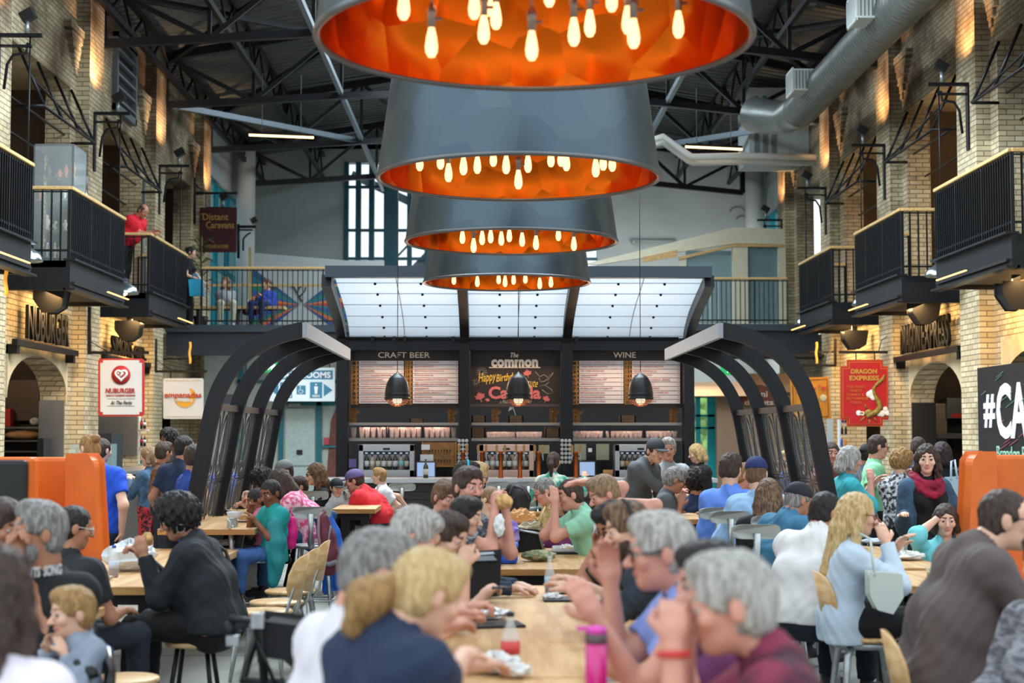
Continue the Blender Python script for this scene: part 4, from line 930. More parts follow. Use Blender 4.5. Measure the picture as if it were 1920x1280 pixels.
# empanadas
Y = 31.6; sign_arm(291, 388, 696, Y, 635, 'black arm carrying the white empanada sign', 292)
root = empty('hanging_sign', W(343, 785, Y), 'white square hanging sign with an orange crescent, behind the burger sign', 'sign')
b = MB(); pprism(b, rpoly(306, 709, 381, 785, rnd=3), Y, .05); b.build('white_board', SW, root)
b = MB(); pts = [(347+19*math.cos(a), 744+19*math.sin(a)) for a in [math.radians(-60+i*12) for i in range(20)]]+[(343+15*math.cos(a), 738+15*math.sin(a)*.9) for a in [math.radians(165-i*12) for i in range(18)]]
pprism(b, pts[:20]+pts[20:], Y-.008, .01); b.build('crescent', M('crescent_yellow', 'd99f2e', .5), root)
b = MB(); ptext(b, 'empanadas', 308, 735, 378, 748, Y-.02, .012, bold=.02); b.build('red_lettering', M('empanada_red', 'b8432a', .5), root)
b = MB(); ptext(b, 'company', 329, 748, 362, 755, Y-.022, .012, bold=.01)
b.build('white_lettering', WHITE, root)
b = MB()
for yy in (713.5, 781):
    b.tube([W(310+i*1.5, yy+.8*math.sin(i*1.6), Y-.006) for i in range(46)], .004, 4)
b.tube([W(347+20.5*math.cos(a), 744+20.5*math.sin(a), Y-.006) for a in [math.radians(-50+i*8) for i in range(28)]], .004, 4)
b.build('thin_ornament', M('ornament_ochre', 'c9a24e', .6), root)
b = MB(); hang(b, (320, 368), 696, 710, Y+.02); b.parts('hanger', BLK, root)
# Distant Caravans
Y = 36.6
root = empty('hanging_sign', W(409, 472, Y), 'maroon hanging sign with gold gothic lettering on the upper floor', 'sign')
b = MB(); rect(b, 374, 389, 444, 472.5, Y, .06); b.build('maroon_board', MAR, root)
b = MB(); ptext(b, 'Distant', 380, 400, 428, 412.5, Y-.01, .012, bold=.012); ptext(b, 'Caravans', 386, 415, 439, 428, Y-.01, .012, bold=.012); rect(b, 376, 400.5, 384, 401.6, Y-.01); b.build('gold_lettering', M('aged_gold_letter', 'a8823e', .5), root)
b = MB(); ptext(b, 'FURNITURE & MORE', 378, 459, 428, 463, Y-.01, .012); rect(b, 378, 464, 428, 464.6, Y-.01); b.build('small_lettering', GOLD, root)
b = MB(); b.beam(W(361, 362, Y+.02), W(445, 362, Y+.02), .05); b.tube([W(366, 343, Y), W(372, 352, Y), W(384, 358, Y)], .012, 5); b.tube([W(365, 300, Y), W(365, 420, Y)], .03, 6); hang(b, (386, 402, 414), 362, 390, Y+.03); b.build('arm', BLK, root)
# arch number bracket on white column
root = empty('wall_bracket', W(447, 480, 40), 'black lamp bracket on the white column beside the maroon sign', 'wall bracket')
b = MB(); b.tube([W(447, 420, 40), W(447, 484, 40)], .04, 6).beam(W(447, 425, 40), W(480, 425, 40), .07).beam(W(447, 431, 40), W(474, 431, 40), .04); b.tube([W(456, 470, 40), W(456, 448, 40), W(463, 440, 40), W(470, 436, 40)], .025, 6); b.build('arm', BLK, root)
MB().box(W(476, 413, 40), (.16, .14, .14), R=Matrix.Rotation(-.5, 3, 'Y')).build('spotlight_head', M('spot_head', '17181a', .4), root)
spot('column_uplight', W(462, 422, 39.6), W(455, 330, 41.5), 60, (1, .6, .3), 50, .8)
# Dragon Express
Y = 28.2; sign_arm(1573, 1681, 660, Y, 600, 'black arm carrying the red shop sign', 1679)
root = empty('hanging_sign', W(1622, 798, Y), 'red hanging sign with gold border and a golden serpent', 'sign')
b = MB(); pprism(b, rpoly(1576, 674, 1668, 799, notch=12), Y, .05); b.build('gold_border', M('border_gold_red', 'b0571f', .5), root)
DR = M('dragon_sign_red', '9b1220', .5); b = MB(); pprism(b, rpoly(1577.5, 675.5, 1666.5, 797.5, notch=12), Y-.006, .01); b.build('red_rim', DR, root)
b = MB(); pprism(b, rpoly(1580, 678, 1664, 795, notch=12), Y-.012, .01); b.build('inner_gold_line', M('line_gold', 'c2762c', .5), root)
b = MB(); pprism(b, rpoly(1581, 679, 1663, 794, notch=12), Y-.018, .01); b.build('red_face', M('dragon_face_red', 'a5121f', .5), root)
b = MB(); ptext(b, 'DRAGON', 1595.5, 691.5, 1644, 700.5, Y-.024, .012, bold=.03); ptext(b, 'EXPRESS', 1593, 704, 1648, 713, Y-.024, .012, bold=.03); b.build('gold_heading', M('heading_gold', 'b08a3c', .5), root)
b = MB()
for i, (s, x0, x1) in enumerate((('THE FORKS', 1588, 1622), ('FINEST', 1594, 1616), ('CHINESE &', 1588, 1620), ('VIETNAMESE', 1586, 1628), ('FOOD', 1595, 1615))): ptext(b, s, x0, 722.5+i*7.3, x1, 727.5+i*7.3, Y-.024, .012)
b.build('orange_small_text', M('small_orange', 'c5652e', .5), root)
b = MB(); cpts = [(1659, 702), (1655, 711), (1645, 719), (1637, 728), (1640, 740), (1647, 752), (1650, 762), (1643, 772), (1632, 777), (1625, 781)]
b.tube([W(x, y, Y-.03) for x, y in cpts], [.015, .035, .03, .03, .035, .05, .055, .05, .045, .04], 8); b.ball(W(1630, 774, Y-.03), .07, 10, sc=(1.3, .3, 1)); [b.tube([W(1630+dx, 774+dy, Y-.03), W(1630+dx*1.9, 774+dy*1.9, Y-.03)], [.02, .006], 5) for dx, dy in ((0, 12), (8, 9), (-9, 8), (-12, 0), (-5, -9))]
b.build('serpent_figure', M('serpent_gold', '7d6a2a', .5, var=.4, vscale=20), root)
b = MB(); [b.ball(W(x, y, Y-.03), r, 10, sc=(1, .2, 1)) for x, y, r in ((1634, 735, .05), (1630, 739, .06), (1637, 744, .06), (1660, 767, .05), (1654, 775, .06), (1664, 774, .05), (1648, 776, .04), (1610, 774, .05), (1617, 775, .04))]; b.parts('white_cloud', WHITE, root)
b = MB(); hang(b, (1605, 1640), 660, 676, Y+.02); b.parts('hanger', BLK, root)
# timber sign (partly hidden), doughnut sign
Y = 31.5; sign_arm(1500, 1568, 685, 31.5, 635, 'black arm carrying the yellow timber sign', 1566)
root = empty('hanging_sign', W(1520, 786, Y), 'yellow brown timber sign with red name, seen through the right pergola', 'sign')
b = MB(); pprism(b, [(1482, 709), (1555, 706), (1559, 785), (1484, 785)], Y, .05); b.build('board', M('sign_ochre_wood', 'a87420', .6, var=.2, stretch=(4, 1, .5)), root)
b = MB(); ptext(b, 'Skinner', 1493, 721, 1530, 738, Y-.01, .012, shear=.2, bold=.03); ptext(b, "'s", 1534, 721, 1550, 731, Y-.01, .012, bold=.03); b.build('red_name', M('name_coral', 'b0453a', .5), root)
b = MB(); b.ball(W(1544, 746, Y-.01), .07, 12, sc=(1, .15, 1)); ptext(b, 'SINCE 1929', 1494, 770, 1528, 778, Y-.01, .012); b.build('pale_disc', M('disc_pale', 'a8a890', .5), root)
b = MB(); [pprism(b, q, Y-.006, .01) for q in ([(1486, 713), (1551, 710), (1551, 711.2), (1486, 714.2)], [(1488, 781), (1554, 780), (1554, 781.2), (1488, 782.2)], [(1486, 713), (1487.2, 713), (1489, 782), (1488, 782)], [(1550, 710), (1551.2, 710), (1554.5, 781), (1553.3, 781)])]; b.build('painted_border', M('border_brown', '5a2c14', .6), root)
Y = 34.0; root = empty('hanging_sign', W(1424, 770, Y), 'round brown sign with white lower case lettering behind the right pergola', 'sign')
b = MB(); pprism(b, [(1422+34*math.cos(a), 757-36*math.sin(a)) for a in [math.pi*i/24 for i in range(25)]], Y, .05); b.build('board', M('sign_brown', '4c2212', .5), root)
b = MB(); ptext(b, 'mini', 1408, 733, 1439, 744, Y-.01, .012, bold=.02); ptext(b, 'donuts', 1396, 749, 1450, 759, Y-.01, .012, bold=.02); b.build('white_letters', M('letter_grey', 'a39a92', .5), root)
# washrooms sign + exit signs
Y = 34.5; WB = M('washroom_blue', '1f6f8c', .5)
root = empty('washroom_sign', W(566, 752, Y), 'large blue and white washroom sign behind the left pergola', 'sign')
b = MB(); rect(b, 505, 689, 628, 752, Y, .05); b.build('white_board', M('washroom_white', 'c8d6da', .5), root)
b = MB(); rect(b, 511, 694, 624, 711, Y-.01, .01)
pprism(b, [(508, 731), (522, 719), (522, 743)], Y-.01, .01); pprism(b, [(623, 731), (607, 719), (607, 743)], Y-.01, .01); rect(b, 525, 716, 548, 746, Y-.01, .01); rect(b, 556, 722.5, 573, 739, Y-.01, .01); rect(b, 581, 716, 604, 746, Y-.01, .01); b.build('blue_panels', WB, root)
b = MB(); hang(b, (515, 618), 664, 690, Y+.02); b.parts('hanger', BLK, root)
b = MB(); ptext(b, 'WASHROOMS', 515, 697, 620, 708.5, Y-.02, .01, bold=.03); ptext(b, 'WOMEN', 527, 740, 546, 744.5, Y-.02, .01, bold=.02); ptext(b, 'MEN', 586, 740, 599, 744.5, Y-.02, .01, bold=.02)
for cx, sk in ((536.5, 1), (592.5, 0)):
    b.ball(W(cx, 720.5, Y-.02), .022, 8, sc=(1, .3, 1)); pprism(b, [(cx-3.6, 724), (cx+3.6, 724), (cx+(4.6 if sk else 2.6), 733), (cx+2.4, 738), (cx-2.4, 738), (cx-(4.6 if sk else 2.6), 733)], Y-.02, .01)
b.ball(W(563, 725, Y-.02), .014, 8, sc=(1, .3, 1)); b.tube([W(563, 727, Y-.02), W(563.5, 731.5, Y-.02), W(567, 731.5, Y-.02), W(569, 735, Y-.02)], .008, 5); b.tube([W(564+4.2*math.cos(a), 733+4.2*math.sin(a), Y-.02) for a in [math.radians(20+i*20) for i in range(12)]], .007, 5)
b.parts('white_symbol', WHITE, root)
EG = M('exit_green', '1c9a55', .4, emit=.5)
for x0, y0, x1, y1, Y, lab in ((493, 679, 519, 698, 31.8, 'green running figure exit sign behind the left pergola'), (1352, 684, 1383, 703, 31.8, 'green running figure exit sign behind the right pergola')):
    root = empty('exit_sign', W((x0+x1)/2, y1, Y), lab, 'exit sign'); b = MB(); hang(b, ((x0+x1)/2,), y0-18, y0, Y+.04); b.build('hanger', BLK, root); b = MB(); rect(b, x0, y0, x1, y1, Y, .08); b.build('housing', EG, root)
    b = MB(); m_ = (x0+x1)/2+3; rect(b, m_-1, y0+3, m_+7, y1-3, Y-.004, .004); b.tube([W(m_-6, y0+6, Y-.01), W(m_-3, y0+10, Y-.01), W(m_-7, y0+14, Y-.01)], .018, 5); b.tube([W(m_-8, y0+9, Y-.01), W(m_-1, y0+8, Y-.01)], .014, 5); b.ball(W(m_-5, y0+4, Y-.01), .022, 8); b.build('pictogram', M('exit_white', 'd8efe2', .4, emit=.5), root)
# wall letters (individually mounted words) ------------------------------------------
LET = M('black_letter_steel', '15130f', .4, .3)
def wall_word(words, side, label, z0, zb):
    X = (XL+.16) if side < 0 else (XR-.16); root = empty('wall_lettering', (X, words[0][1], zb), label, 'lettering')
    for s, ya, yb, h in words:
        b = MB(); text(b, s, (X, ya, z0), (0, 1 if side < 0 else -1, 0), (0, 0, 1), abs(yb-ya), h, .05, bold=.02); b.build('letters', LET, root)
    y0 = min(min(w[1], w[2]) for w in words)-.55; y1 = max(max(w[1], w[2]) for w in words)+.55
    MB().box2((X-.05, y0, zb), (X+.03, y1, zb+.09)).build('mounting_bar', BLK, root)
    b = MB(); [b.box2((min(X, XL if side < 0 else XR), y, zb-.12), (max(X, XL if side < 0 else XR), y+.12, zb+.02)) for y in (y0+.1, y1-.2)]; b.parts('standoff', BLK, root)
wall_word([('NUBURGER', 23.05, 25.3, .52)], -1, 'black upright letters over the left arch', 3.10, 2.98)
wall_word([("SIMON'S", 28.2, 29.8, .36), ('OUR..', 30.0, 31.0, .26)], -1, 'black upright letters mostly hidden behind the white burger sign', 3.14, 3.02)
wall_word([('DRAGON', 27.45, 26.2, .52), ('EXPRESS', 26.1, 24.55, .52)], 1, 'black upright letters over the right arch', 3.10, 2.98)
# chalkboard on the right wall
root = empty('chalk_sign', (7.2, 21, 1.0), 'black chalk board with big white hashtag letters at the right edge', 'sign')
MB().box2((7.2, 17.6, .95), (7.28, 22.75, 2.66)).build('board', M('chalk_black', '15161a', .55, var=.2), root)
b = MB(); text(b, '#', (7.19, 22.45, 1.78), (0, -1, 0), (0, 0, 1), .5, .48, .012, bold=.03); text(b, 'CANADA', (7.19, 21.88, 1.62), (0, -1, 0), (0, 0, 1), 3.9, .78, .012, bold=.03); text(b, 'LIVE', (7.19, 21.85, 1.08), (0, -1, 0), (0, 0, 1), 1.5, .18, .012, bold=.02); b.build('white_letters', M('chalk_bright_white', 'dcdcea', .6), root)
b = MB(); text(b, 'Brendon R', (7.19, 21.9, 1.32), (0, -1, 0), (0, 0, 1), 1.2, .2, .012); b.build('green_script', M('chalk_mint', '8ab8a4', .6), root)
rn = random.Random(3); g_ = MB(); r_ = MB()
for i in range(46):
    y = 22.6-rn.random()*3.2; z = rn.uniform(1.0, 2.5); t = g_ if z > 1.9 else r_
    L = rn.uniform(.12, .5); t.tube([(7.188, y, z), (7.188, y-L, z+L*.25)], .006, 4)
g_.build('green_scribbles', M('chalk_green', '5f9a86', .7), root); r_.build('red_scribbles', M('chalk_rose', 'a8506a', .7), root)
# ================================================================== SHOP FITTINGS
tag(MB().box2((XL-.42, 25.74, 0), (XL-.01, 25.79, 2.24)).build('steel_cladding', STEEL), 'stainless panel lining the far side of the left arch', 'panel')
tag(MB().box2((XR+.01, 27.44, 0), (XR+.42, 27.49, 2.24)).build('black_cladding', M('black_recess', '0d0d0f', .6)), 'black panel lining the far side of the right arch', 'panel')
Y = 26.3; root = empty('bread_rack', W(35, 850, Y), 'steel rack of bread loaves inside the left arch', 'rack')
for y in (800, 825, 845):
    b = MB(); a = W(-60, y+3, Y); c = W(74, y, Y); b.box2((a.x, Y, a.z), (c.x, Y+.45, c.z)); b.build('shelf', STEEL, root)
for x in (-60, 70):
    b = MB(); a = W(x, 1000, Y); c = W(x+3, 760, Y); b.box2((a.x, Y, 0), (c.x, Y+.04, c.z)); b.build('upright', STEEL, root)
for i, (x, r) in enumerate(((-12, .17), (43, .26))): p = W(x, 824, Y+.15); tag(MB().ball((p.x, p.y, p.z+r*.3), r, 18, sc=(1.2, .7, .34)).build('bread_loaf', M('bread_crust', 'b0845a', .7, var=.2, vscale=9)), ['small bread loaf at the left of the rack inside the left arch', 'large domed bread loaf on the rack inside the left arch'][i], 'bread', 'bread on the rack')
a = W(5, 799, Y); c = W(16, 766, Y); tag(MB().box2((a.x, Y+.1, a.z), (c.x, Y+.3, c.z)).build('red_box', RED), 'red box on the upper rack inside the left arch', 'box')
p = W(65, 790, Y+.15); r_ = empty('white_bowl', p, 'round white bowl on the upper rack inside the left arch', 'bowl'); MB().ball(p, .085, 14, sc=(1, 1, .8)).build('bowl_body', WHITE, r_); MB().tube([(p.x-.08, p.y-.03, p.z), (p.x, p.y-.09, p.z+.02), (p.x+.08, p.y-.03, p.z)], .006, 5).build('dark_stripe', BLKT, r_)
root = empty('kitchen_hood', W(30, 790, 26.7), 'dark boarded cooking hood inside the left arch', 'kitchen hood')
b = MB(); rect(b, -80, 712, 74, 788, 26.7, .15); b.build('canopy', M('hood_dark', '574a40', .5, .3, var=.15, stretch=(.3, 1, 5)), root)
Y = 28.0; root = empty('kitchen_hood', W(1798, 785, Y), 'stainless kitchen hood inside the right arch', 'kitchen hood')
b = MB(); pprism(b, [(1776, 746), (1860, 746), (1860, 784), (1776, 784)], Y, .4); b.build('canopy', M('hood_steel', '7d8285', .3, .7), root)
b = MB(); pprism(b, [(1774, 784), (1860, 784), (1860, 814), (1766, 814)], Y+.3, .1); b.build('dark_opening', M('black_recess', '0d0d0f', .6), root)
b = MB(); rect(b, 1757, 756, 1775, 900, Y+.1, .1); b.build('steel_post', M('post_tan_steel', '8f8576', .4, .3), root)
b = MB(); rect(b, 1758, 812, 1860, 822, Y-.1, .5); b.build('shelf', STEEL, root)
b = MB(); rect(b, 1784, 775, 1808, 783, Y-.01, .01); b.build('red_plate', RED, root)
# shop counters behind the arches
b = MB().box2((-8.0, 21.0, 0), (-5.6, 21.1, .0001))
def counter(x0, x1, y0, y1, h, lab, mat=None, top=STEEL):
    root = empty('shop_counter', ((x0+x1)/2, (y0+y1)/2, 0), lab, 'counter'); MB().box2((x0, y0, 0), (x1, y1, h-.05)).build('base', mat or M('counter_dark_wood', '3a322d', .6, var=.3, stretch=(6, 6, .5)), root); MB().box2((x0-.04, y0-.04, h-.05), (x1+.04, y1+.04, h)).build('worktop', top, root)
    return root
counter(-7.9, -7.1, 22.6, 25.8, 1.1, 'steel topped counter in the left arch')
counter(-5.9, -5.25, 19.2, 26.5, 1.15, 'dark wooden counter with grey top along the left stalls')
counter(7.6, 8.3, 24.4, 27.5, 1.1, 'dark counter in the right arch')
# second left arch shop: stainless shutter, drink rack
flat('steel_shutter', 178, 779, 258, 853, 30.98, STEEL, 'stainless panel below the white burger sign', 'panel', .05)
root = empty('drink_rack', W(267, 880, 29.2), 'narrow white drink rack below the white burger sign', 'rack')
for i, y in enumerate((793+1, 822+4, 858)):
    b = MB(); rect(b, 260, y+11, 277, y+13.5, 29.2, .15); b.build('shelf', WHITE, root)
b = MB(); rect(b, 259, 780, 261, 900, 29.2, .15); b.build('upright', WHITE, root)
def soda(px, py, Y, h, lab, grp, liq, cap, lb):
    p = W(px, py, Y); r = empty('soda_bottle', p, lab, 'bottle', grp); k = h
    MB().lathe([(0, 0), (.13*k, 0), (.14*k, .1*k), (.12*k, .4*k), (.14*k, .6*k), (.05*k, .82*k), (.05*k, .93*k), (0, .94*k)], p, 12).build('liquid', liq, r)
    MB().lathe([(.145*k, .35*k), (.147*k, .62*k)], p, 12).build('label_band', lb, r); MB().lathe([(.055*k, .92*k), (.055*k, k), (0, k)], p, 10).build('cap', cap, r)
COLA = M('cola_dark', '1b0d0b', .15, spec=.8); CLR = M('cola_label_red', 'b8202a', .5); GRN = M('soda_green', '1e7a3a', .2)
for i, (y, lq) in enumerate(((804, COLA), (836.5, COLA), (868.5, GRN))):
    for x in (265, 271): soda(x, y, 29.15, .2, '%s soda bottle on the narrow white rack' % ('%s %s' % (('left', 'right')[x > 268], ('topmost', 'middle', 'green lower')[i])), 'soda bottles on the white rack', lq, CLR, WHITE if x > 268 else CLR)
# glass display case on the left balcony
root = empty('display_case', W(100, 455, 23.4), 'tall glass display case filled with ornaments on the left balcony', 'display case')
a = W(62, 458, 23.2); c = W(138, 272, 23.2); zt = c.z; x0, x1 = a.x, c.x; z0 = 4.28
b = MB()
for x in (x0, x1):
    for y in (23.2, 23.9): b.box2((x-.012, y-.012, z0), (x+.012, y+.012, zt))
b.box2((x0, 23.2, zt-.02), (x1, 23.9, zt+.02)).box2((x0, 23.2, z0), (x1, 23.9, z0+.05)); b.build('frame', M('case_frame', '6a7276', .4, .4), root)
b = MB(); [b.box2((x0, 23.2, z), (x1, 23.9, z+.012)) for z in (4.75, 5.2, 5.55)]; b.parts('glass_shelf', GLASS, root)
MB().box2((x0, 23.19, z0), (x1, 23.2, zt)).box2((x1, 23.2, z0), (x1+.01, 23.9, zt)).build('glass_panes', GLASS, root)
MB().box2((x0, 23.9, z0), (x1, 23.92, zt)).build('dark_back', M('case_back', '2b3035', .5), root)
rn = random.Random(5); OM = [M('ornament_silver', 'b8c2c6', .2, .8), M('ornament_white', 'c2bdb4', .5), M('ornament_rust', 'a05a30', .4), M('ornament_dark', '24282c', .4)]
k = 0
for z in (4.34, 4.765, 5.215, 5.565):
    for i in range(6):
        x = x0+.06+(x1-x0-.12)*i/5; h = rn.uniform(.12, .28); w = rn.uniform(.03, .06); y = rn.uniform(23.3, 23.7)
        b = MB().lathe([(w, 0), (w*.5, h*.2), (w*1.0, h*.55), (w*.4, h*.8), (w*.6, h*.9), (0, h)], (x, y, z), 10)
        tag(b.build('ornament', OM[rn.randrange(4)]), 'small ornament on the %s shelf of the glass case' % ('bottom', 'lower middle', 'upper middle', 'top')[[4.34, 4.765, 5.215, 5.565].index(z)], 'ornament', 'ornaments on the %s shelf of the case' % ('bottom', 'lower middle', 'upper middle', 'top')[[4.34, 4.765, 5.215, 5.565].index(z)])
tag(MB().box2((W(100, 0, 23.2).x, 23.25, 5.22), (W(113, 0, 23.2).x, 23.4, 5.42)).build('black_box', BLKT), 'small black box inside the glass display case', 'box')
# small shop things, right
flat('menu_poster', 1627, 838, 1640, 858, 27.4, M('poster_bluegrey', '8fa0b4', .5), 'small blue and red poster beside the green shirted man', 'poster')
flat('poster_header', 1627, 830, 1640, 838, 27.38, RED, 'small red header strip over the blue poster', 'poster')
flat('banner', 1812, 792, 1822, 850, 24.2, M('banner_red', 'b3242c', .5), 'narrow red banner at the right jamb of the right arch', 'banner')
flat('banner_art', 1814, 806, 1820, 832, 24.15, M('banner_orange', 'd8852e', .5), 'orange patch of the narrow banner in the right arch', 'banner')
flat('white_notice', 1551, 785, 1562, 838, 31.0, M('notice_blue_white', 'a9b6bd', .5), 'pale blue notice left of the red hanging sign', 'notice')
root = empty('drink_rack', W(1584, 870, 29.0), 'narrow rack of small goods below the red hanging sign', 'rack')
b = MB(); [rect(b, 1575, y, 1590, y+2, 29, .12) for y in (792, 814, 836, 860)]; rect(b, 1574, 786, 1576, 880, 29, .12); b.build('frame', WHITE, root)
for i, (x, y, c) in enumerate(((1580, 792, '5a2a6a'), (1586, 792, '2a1a2a'), (1579, 814, '3a1a14'), (1586, 814, '20180f'), (1578, 836, '3a50a0'), (1585, 836, 'd07a3a'), (1580, 860, 'a8502a'))):
    p = W(x, y, 28.98); tag(MB().lathe([(.02, 0), (.025, .01), (.025, .1), (.01, .14), (0, .145)], p, 10).build('jar', M('jar_'+c, c, .4)), '%s jar on the narrow rack below the red sign' % ('purple', 'dark purple', 'brown', 'black', 'blue', 'orange', 'rust')[i], 'jar', 'jars on the right rack')
# coke bottles on left counter, till etc.
tag(MB().box2((-5.75, 21.3, 1.15), (-5.35, 22.3, 1.55)).build('glass_case', GLASSD), 'glass food case on the left stall counter', 'display case')
tag(MB().box2((-5.7, 22.6, 1.15), (-5.5, 23.3, 1.7)).build('till', M('till_black', '17181b', .4)), 'black till behind the woman in blue polo', 'till')
tag(MB().box2((-7.3, 25.1, 1.1), (-7.2, 25.5, 1.62)).build('till_screen', M('till_black', '17181b', .4)), 'slim black screen standing in the left arch', 'screen')
# ================================================================== FAR PARTS: MEZZANINE BACKGROUND
root = empty('mural_wall', W(575, 612, 40), 'low white partition with a rainbow fan mural behind the upstairs railing', 'partition')
Y = 40.0
b = MB(); pprism(b, [(477, 620), (477, 474), (650, 488), (720, 488), (720, 620)], Y, .1); b.build('panels', M('partition_white', 'a9b0b0', .6), root)
b = MB(); pprism(b, [(466, 620), (466, 462), (471, 464), (471, 620)], Y-.4, .06); b.build('timber_edge', M('timber_edge', 'b09a6a', .5), root)
b = MB(); rect(b, 565, 488, 566, 620, Y-.01, .02); b.build('joint', M('joint_grey', '8a9090', .6), root)
cols = ['23507c', '1d6e7c', '1f7c62', '2c5a9a', 'c77a32', 'b0343a', '23707c', '2a4c96', '1d6e5c', 'c7622a', '28468a']
for sgn, cx, lab in ((-1, 562, 'left'), (1, 568, 'right')):
    n = len(cols)
    for i, c in enumerate(cols):
        a0 = -38+76*i/n; a1 = -38+76*(i+1)/n; L = 95
        b = MB(); pprism(b, [(cx, 571), (cx+sgn*L, 571+L*math.tan(math.radians(a0))), (cx+sgn*L, 571+L*math.tan(math.radians(a1)))], Y-.012, .01); b.build('mural_stripe', M('mural_'+c, c, .6), root)
b = MB()
for pts in ([(566, 565), (558, 550), (552, 540), (545, 536)], [(558, 550), (561, 538), (570, 535)], [(562, 556), (572, 545), (574, 538)], [(552, 540), (551, 532)]): b.tube([W(x, y, Y-.03) for x, y in pts], .02, 5)
b.build('branch_drawing', M('branch_ink', '3a3f45', .6), root)
# bench upstairs
bn = empty('bench', W(450, 612, 33.6), 'pale timber bench carrying the two women upstairs', 'bench')
a = W(352, 596, 33.8); c = W(535, 590, 33.8); MB().box2((a.x, 33.6, 4.40), (c.x, 34.1, 4.46)).build('seat', RAILW, bn); b = MB(); [b.box2((x, 33.7, 3.98), (x+.06, 34.0, 4.40)) for x in (a.x+.2, (a.x+c.x)/2, c.x-.3)]; b.parts('leg', BLK, bn)
# plant upstairs
root = empty('potted_palm', W(377, 600, 34.2), 'thin green palm beside the woman with the blue bag', 'plant'); b = MB(); rn = random.Random(2); o = W(377, 560, 34.2)
for i in range(26):
    a = rn.uniform(0, 6.28); L = rn.uniform(.25, .5); h = rn.uniform(.3, 1.4); q = o+Vector((0, 0, h)); e = q+Vector((math.cos(a)*L, math.sin(a)*L, rn.uniform(-.1, .25))); m_ = (q+e)/2+Vector((0, 0, .1)); b.tube([q, m_, e], [.006, .018, .003], 4)
b.build('fronds', M('palm_green', '47552a', .6), root); MB().tube([(o.x, o.y, 4.2), o+Vector((0, 0, 1.4))], .02, 6).build('stem', M('palm_stem', '5b5036', .7), root); MB().lathe([(.13, 0), (.17, .3), (.15, .3)], (o.x, o.y, 3.98), 14).build('pot', M('pot_dark', '33302d', .6), root)
# cream timber room on the right
root = empty('timber_kiosk', W(1300, 612, 38), 'cream timber framed glass room on the right upper level', 'kiosk'); Y = 37.2
b = MB(); pprism(b, [(1100, 494), (1375, 426), (1471, 429), (1471, 458), (1378, 456), (1115, 497)], Y, .12); b.build('roof_fascia', CREAM, root)
b = MB(); pprism(b, [(1274, 481), (1375, 457), (1471, 458), (1471, 463), (1377, 462), (1274, 487)], Y-.02, .12); pprism(b, [(1205, 482), (1270, 468), (1270, 481), (1205, 492)], Y-.02, .05); b.build('timber_trim', RAILW, root)
b = MB(); [rect(b, x0, 458, x1, 622, Y, .15) for x0, x1 in ((1375, 1402), (1461, 1473))]; rect(b, 1274, 480, 1287, 622, Y, .15); rect(b, 1274, 606, 1473, 624, Y-.02, .15); b.parts('post', CREAM, root)
b = MB(); rect(b, 1287, 478, 1375, 606, Y+.08, .01); rect(b, 1402, 462, 1461, 606, Y+.08, .01); b.build('glass', GLASSD, root)
b = MB(); rect(b, 1402, 462, 1461, 606, Y+1.6, .05); b.build('teal_inner_wall', M('inner_dark_teal', '10404e', .6), root); b = MB(); rect(b, 1287, 470, 1375, 606, Y+2.4, .05); b.build('grey_inner_wall', M('inner_grey', '6f8486', .6), root)
b = MB(); [rect(b, x, 520, x+3, 600, Y+1.0, .03) for x in (1300, 1312, 1330, 1345)]; b.parts('inner_post', WHITE, root)
b = MB(); b.tube([W(1447+9*math.cos(t), 575+12*math.sin(t), Y+1.2) for t in [2*math.pi*q/16 for q in range(16)]], .02, 5, closed=True); b.build('ring_chair', BLK, root)
b = MB()
for (cx, cy, r) in ((1383, 398, 14), (1391, 412, 10)): b.tube([W(cx+r*math.cos(a), cy+r*math.sin(a)*.7, 45.9) for a in [math.radians(180+i*18) for i in range(11)]], .015, 5)
tag(b.build('wall_arc', M('arc_grey', '5b6464', .6)), 'thin dark arc mounted on the grey back wall', 'ornament')
b = MB(); b.tube([W(1188, 452, 45.8), W(1268, 452, 45.8)], .05, 8); b.ball(W(1188, 453, 45.8), .09, 8); tag(b.build('wall_pipe', M('pipe_grey', '8c9694', .5)), 'short grey pipe high on the back wall', 'pipe')
# lower back wall left: teal framed wall with door
LWY = 35.4
b = MB(); rect(b, 380, 664, 640, 930, LWY+.1, .1); struct(b.build('wall_back', M('stipple_glass_wall', 'a9b4ae', .6, var=.06, vscale=6)))
DT = M('teal_painted_frame', '0d6470', .5)
b = MB(); [rect(b, x0, 664, x1, 930, LWY, .08) for x0, x1 in ((444, 456), (521, 532), (592, 604), (458, 462))]; rect(b, 444, 712, 650, 718, LWY, .08); rect(b, 520, 752, 650, 760, LWY, .08); rect(b, 604, 835, 632, 839, LWY, .08); struct(b.build('trim_5', DT))
d_ = MB(); rect(d_, 534, 766, 591, 930, LWY+.03, .05); d_ = struct(d_.build('door_1', M('door_pale_stipple', 'a7bab8', .55, var=.08, vscale=14, bump=.1)))
b = MB(); rect(b, 556, 843, 567, 852, LWY, .02); b.build('door_plate', BLKT, d_); b = MB(); rect(b, 534, 872, 591, 873, LWY, .02); b.build('door_joint', M('joint_grey', '8a9090', .6), d_)
flat('door_closer', 541, 756, 563, 763, LWY-.05, M('closer_grey', '8c9694', .5), 'grey door closer over the pale washroom door', 'door closer')
flat('notice_disc', 607, 820, 617, 833, LWY+.02, M('notice_red', 'b0424a', .5), 'small red round notice right of the washroom door', 'notice')
b = MB(); pprism(b, [(612, 895), (620, 790), (632, 760), (632, 900)], LWY+.06, .03); tag(b.build('brick_reflection_panel', M('reflected_red_brick', '6a4038', .7, var=.25, vscale=12)), 'painted reflection of red brickwork beside the washroom wall', 'panel')  # mirrored brickwork put in as a coloured strip on the glass wall
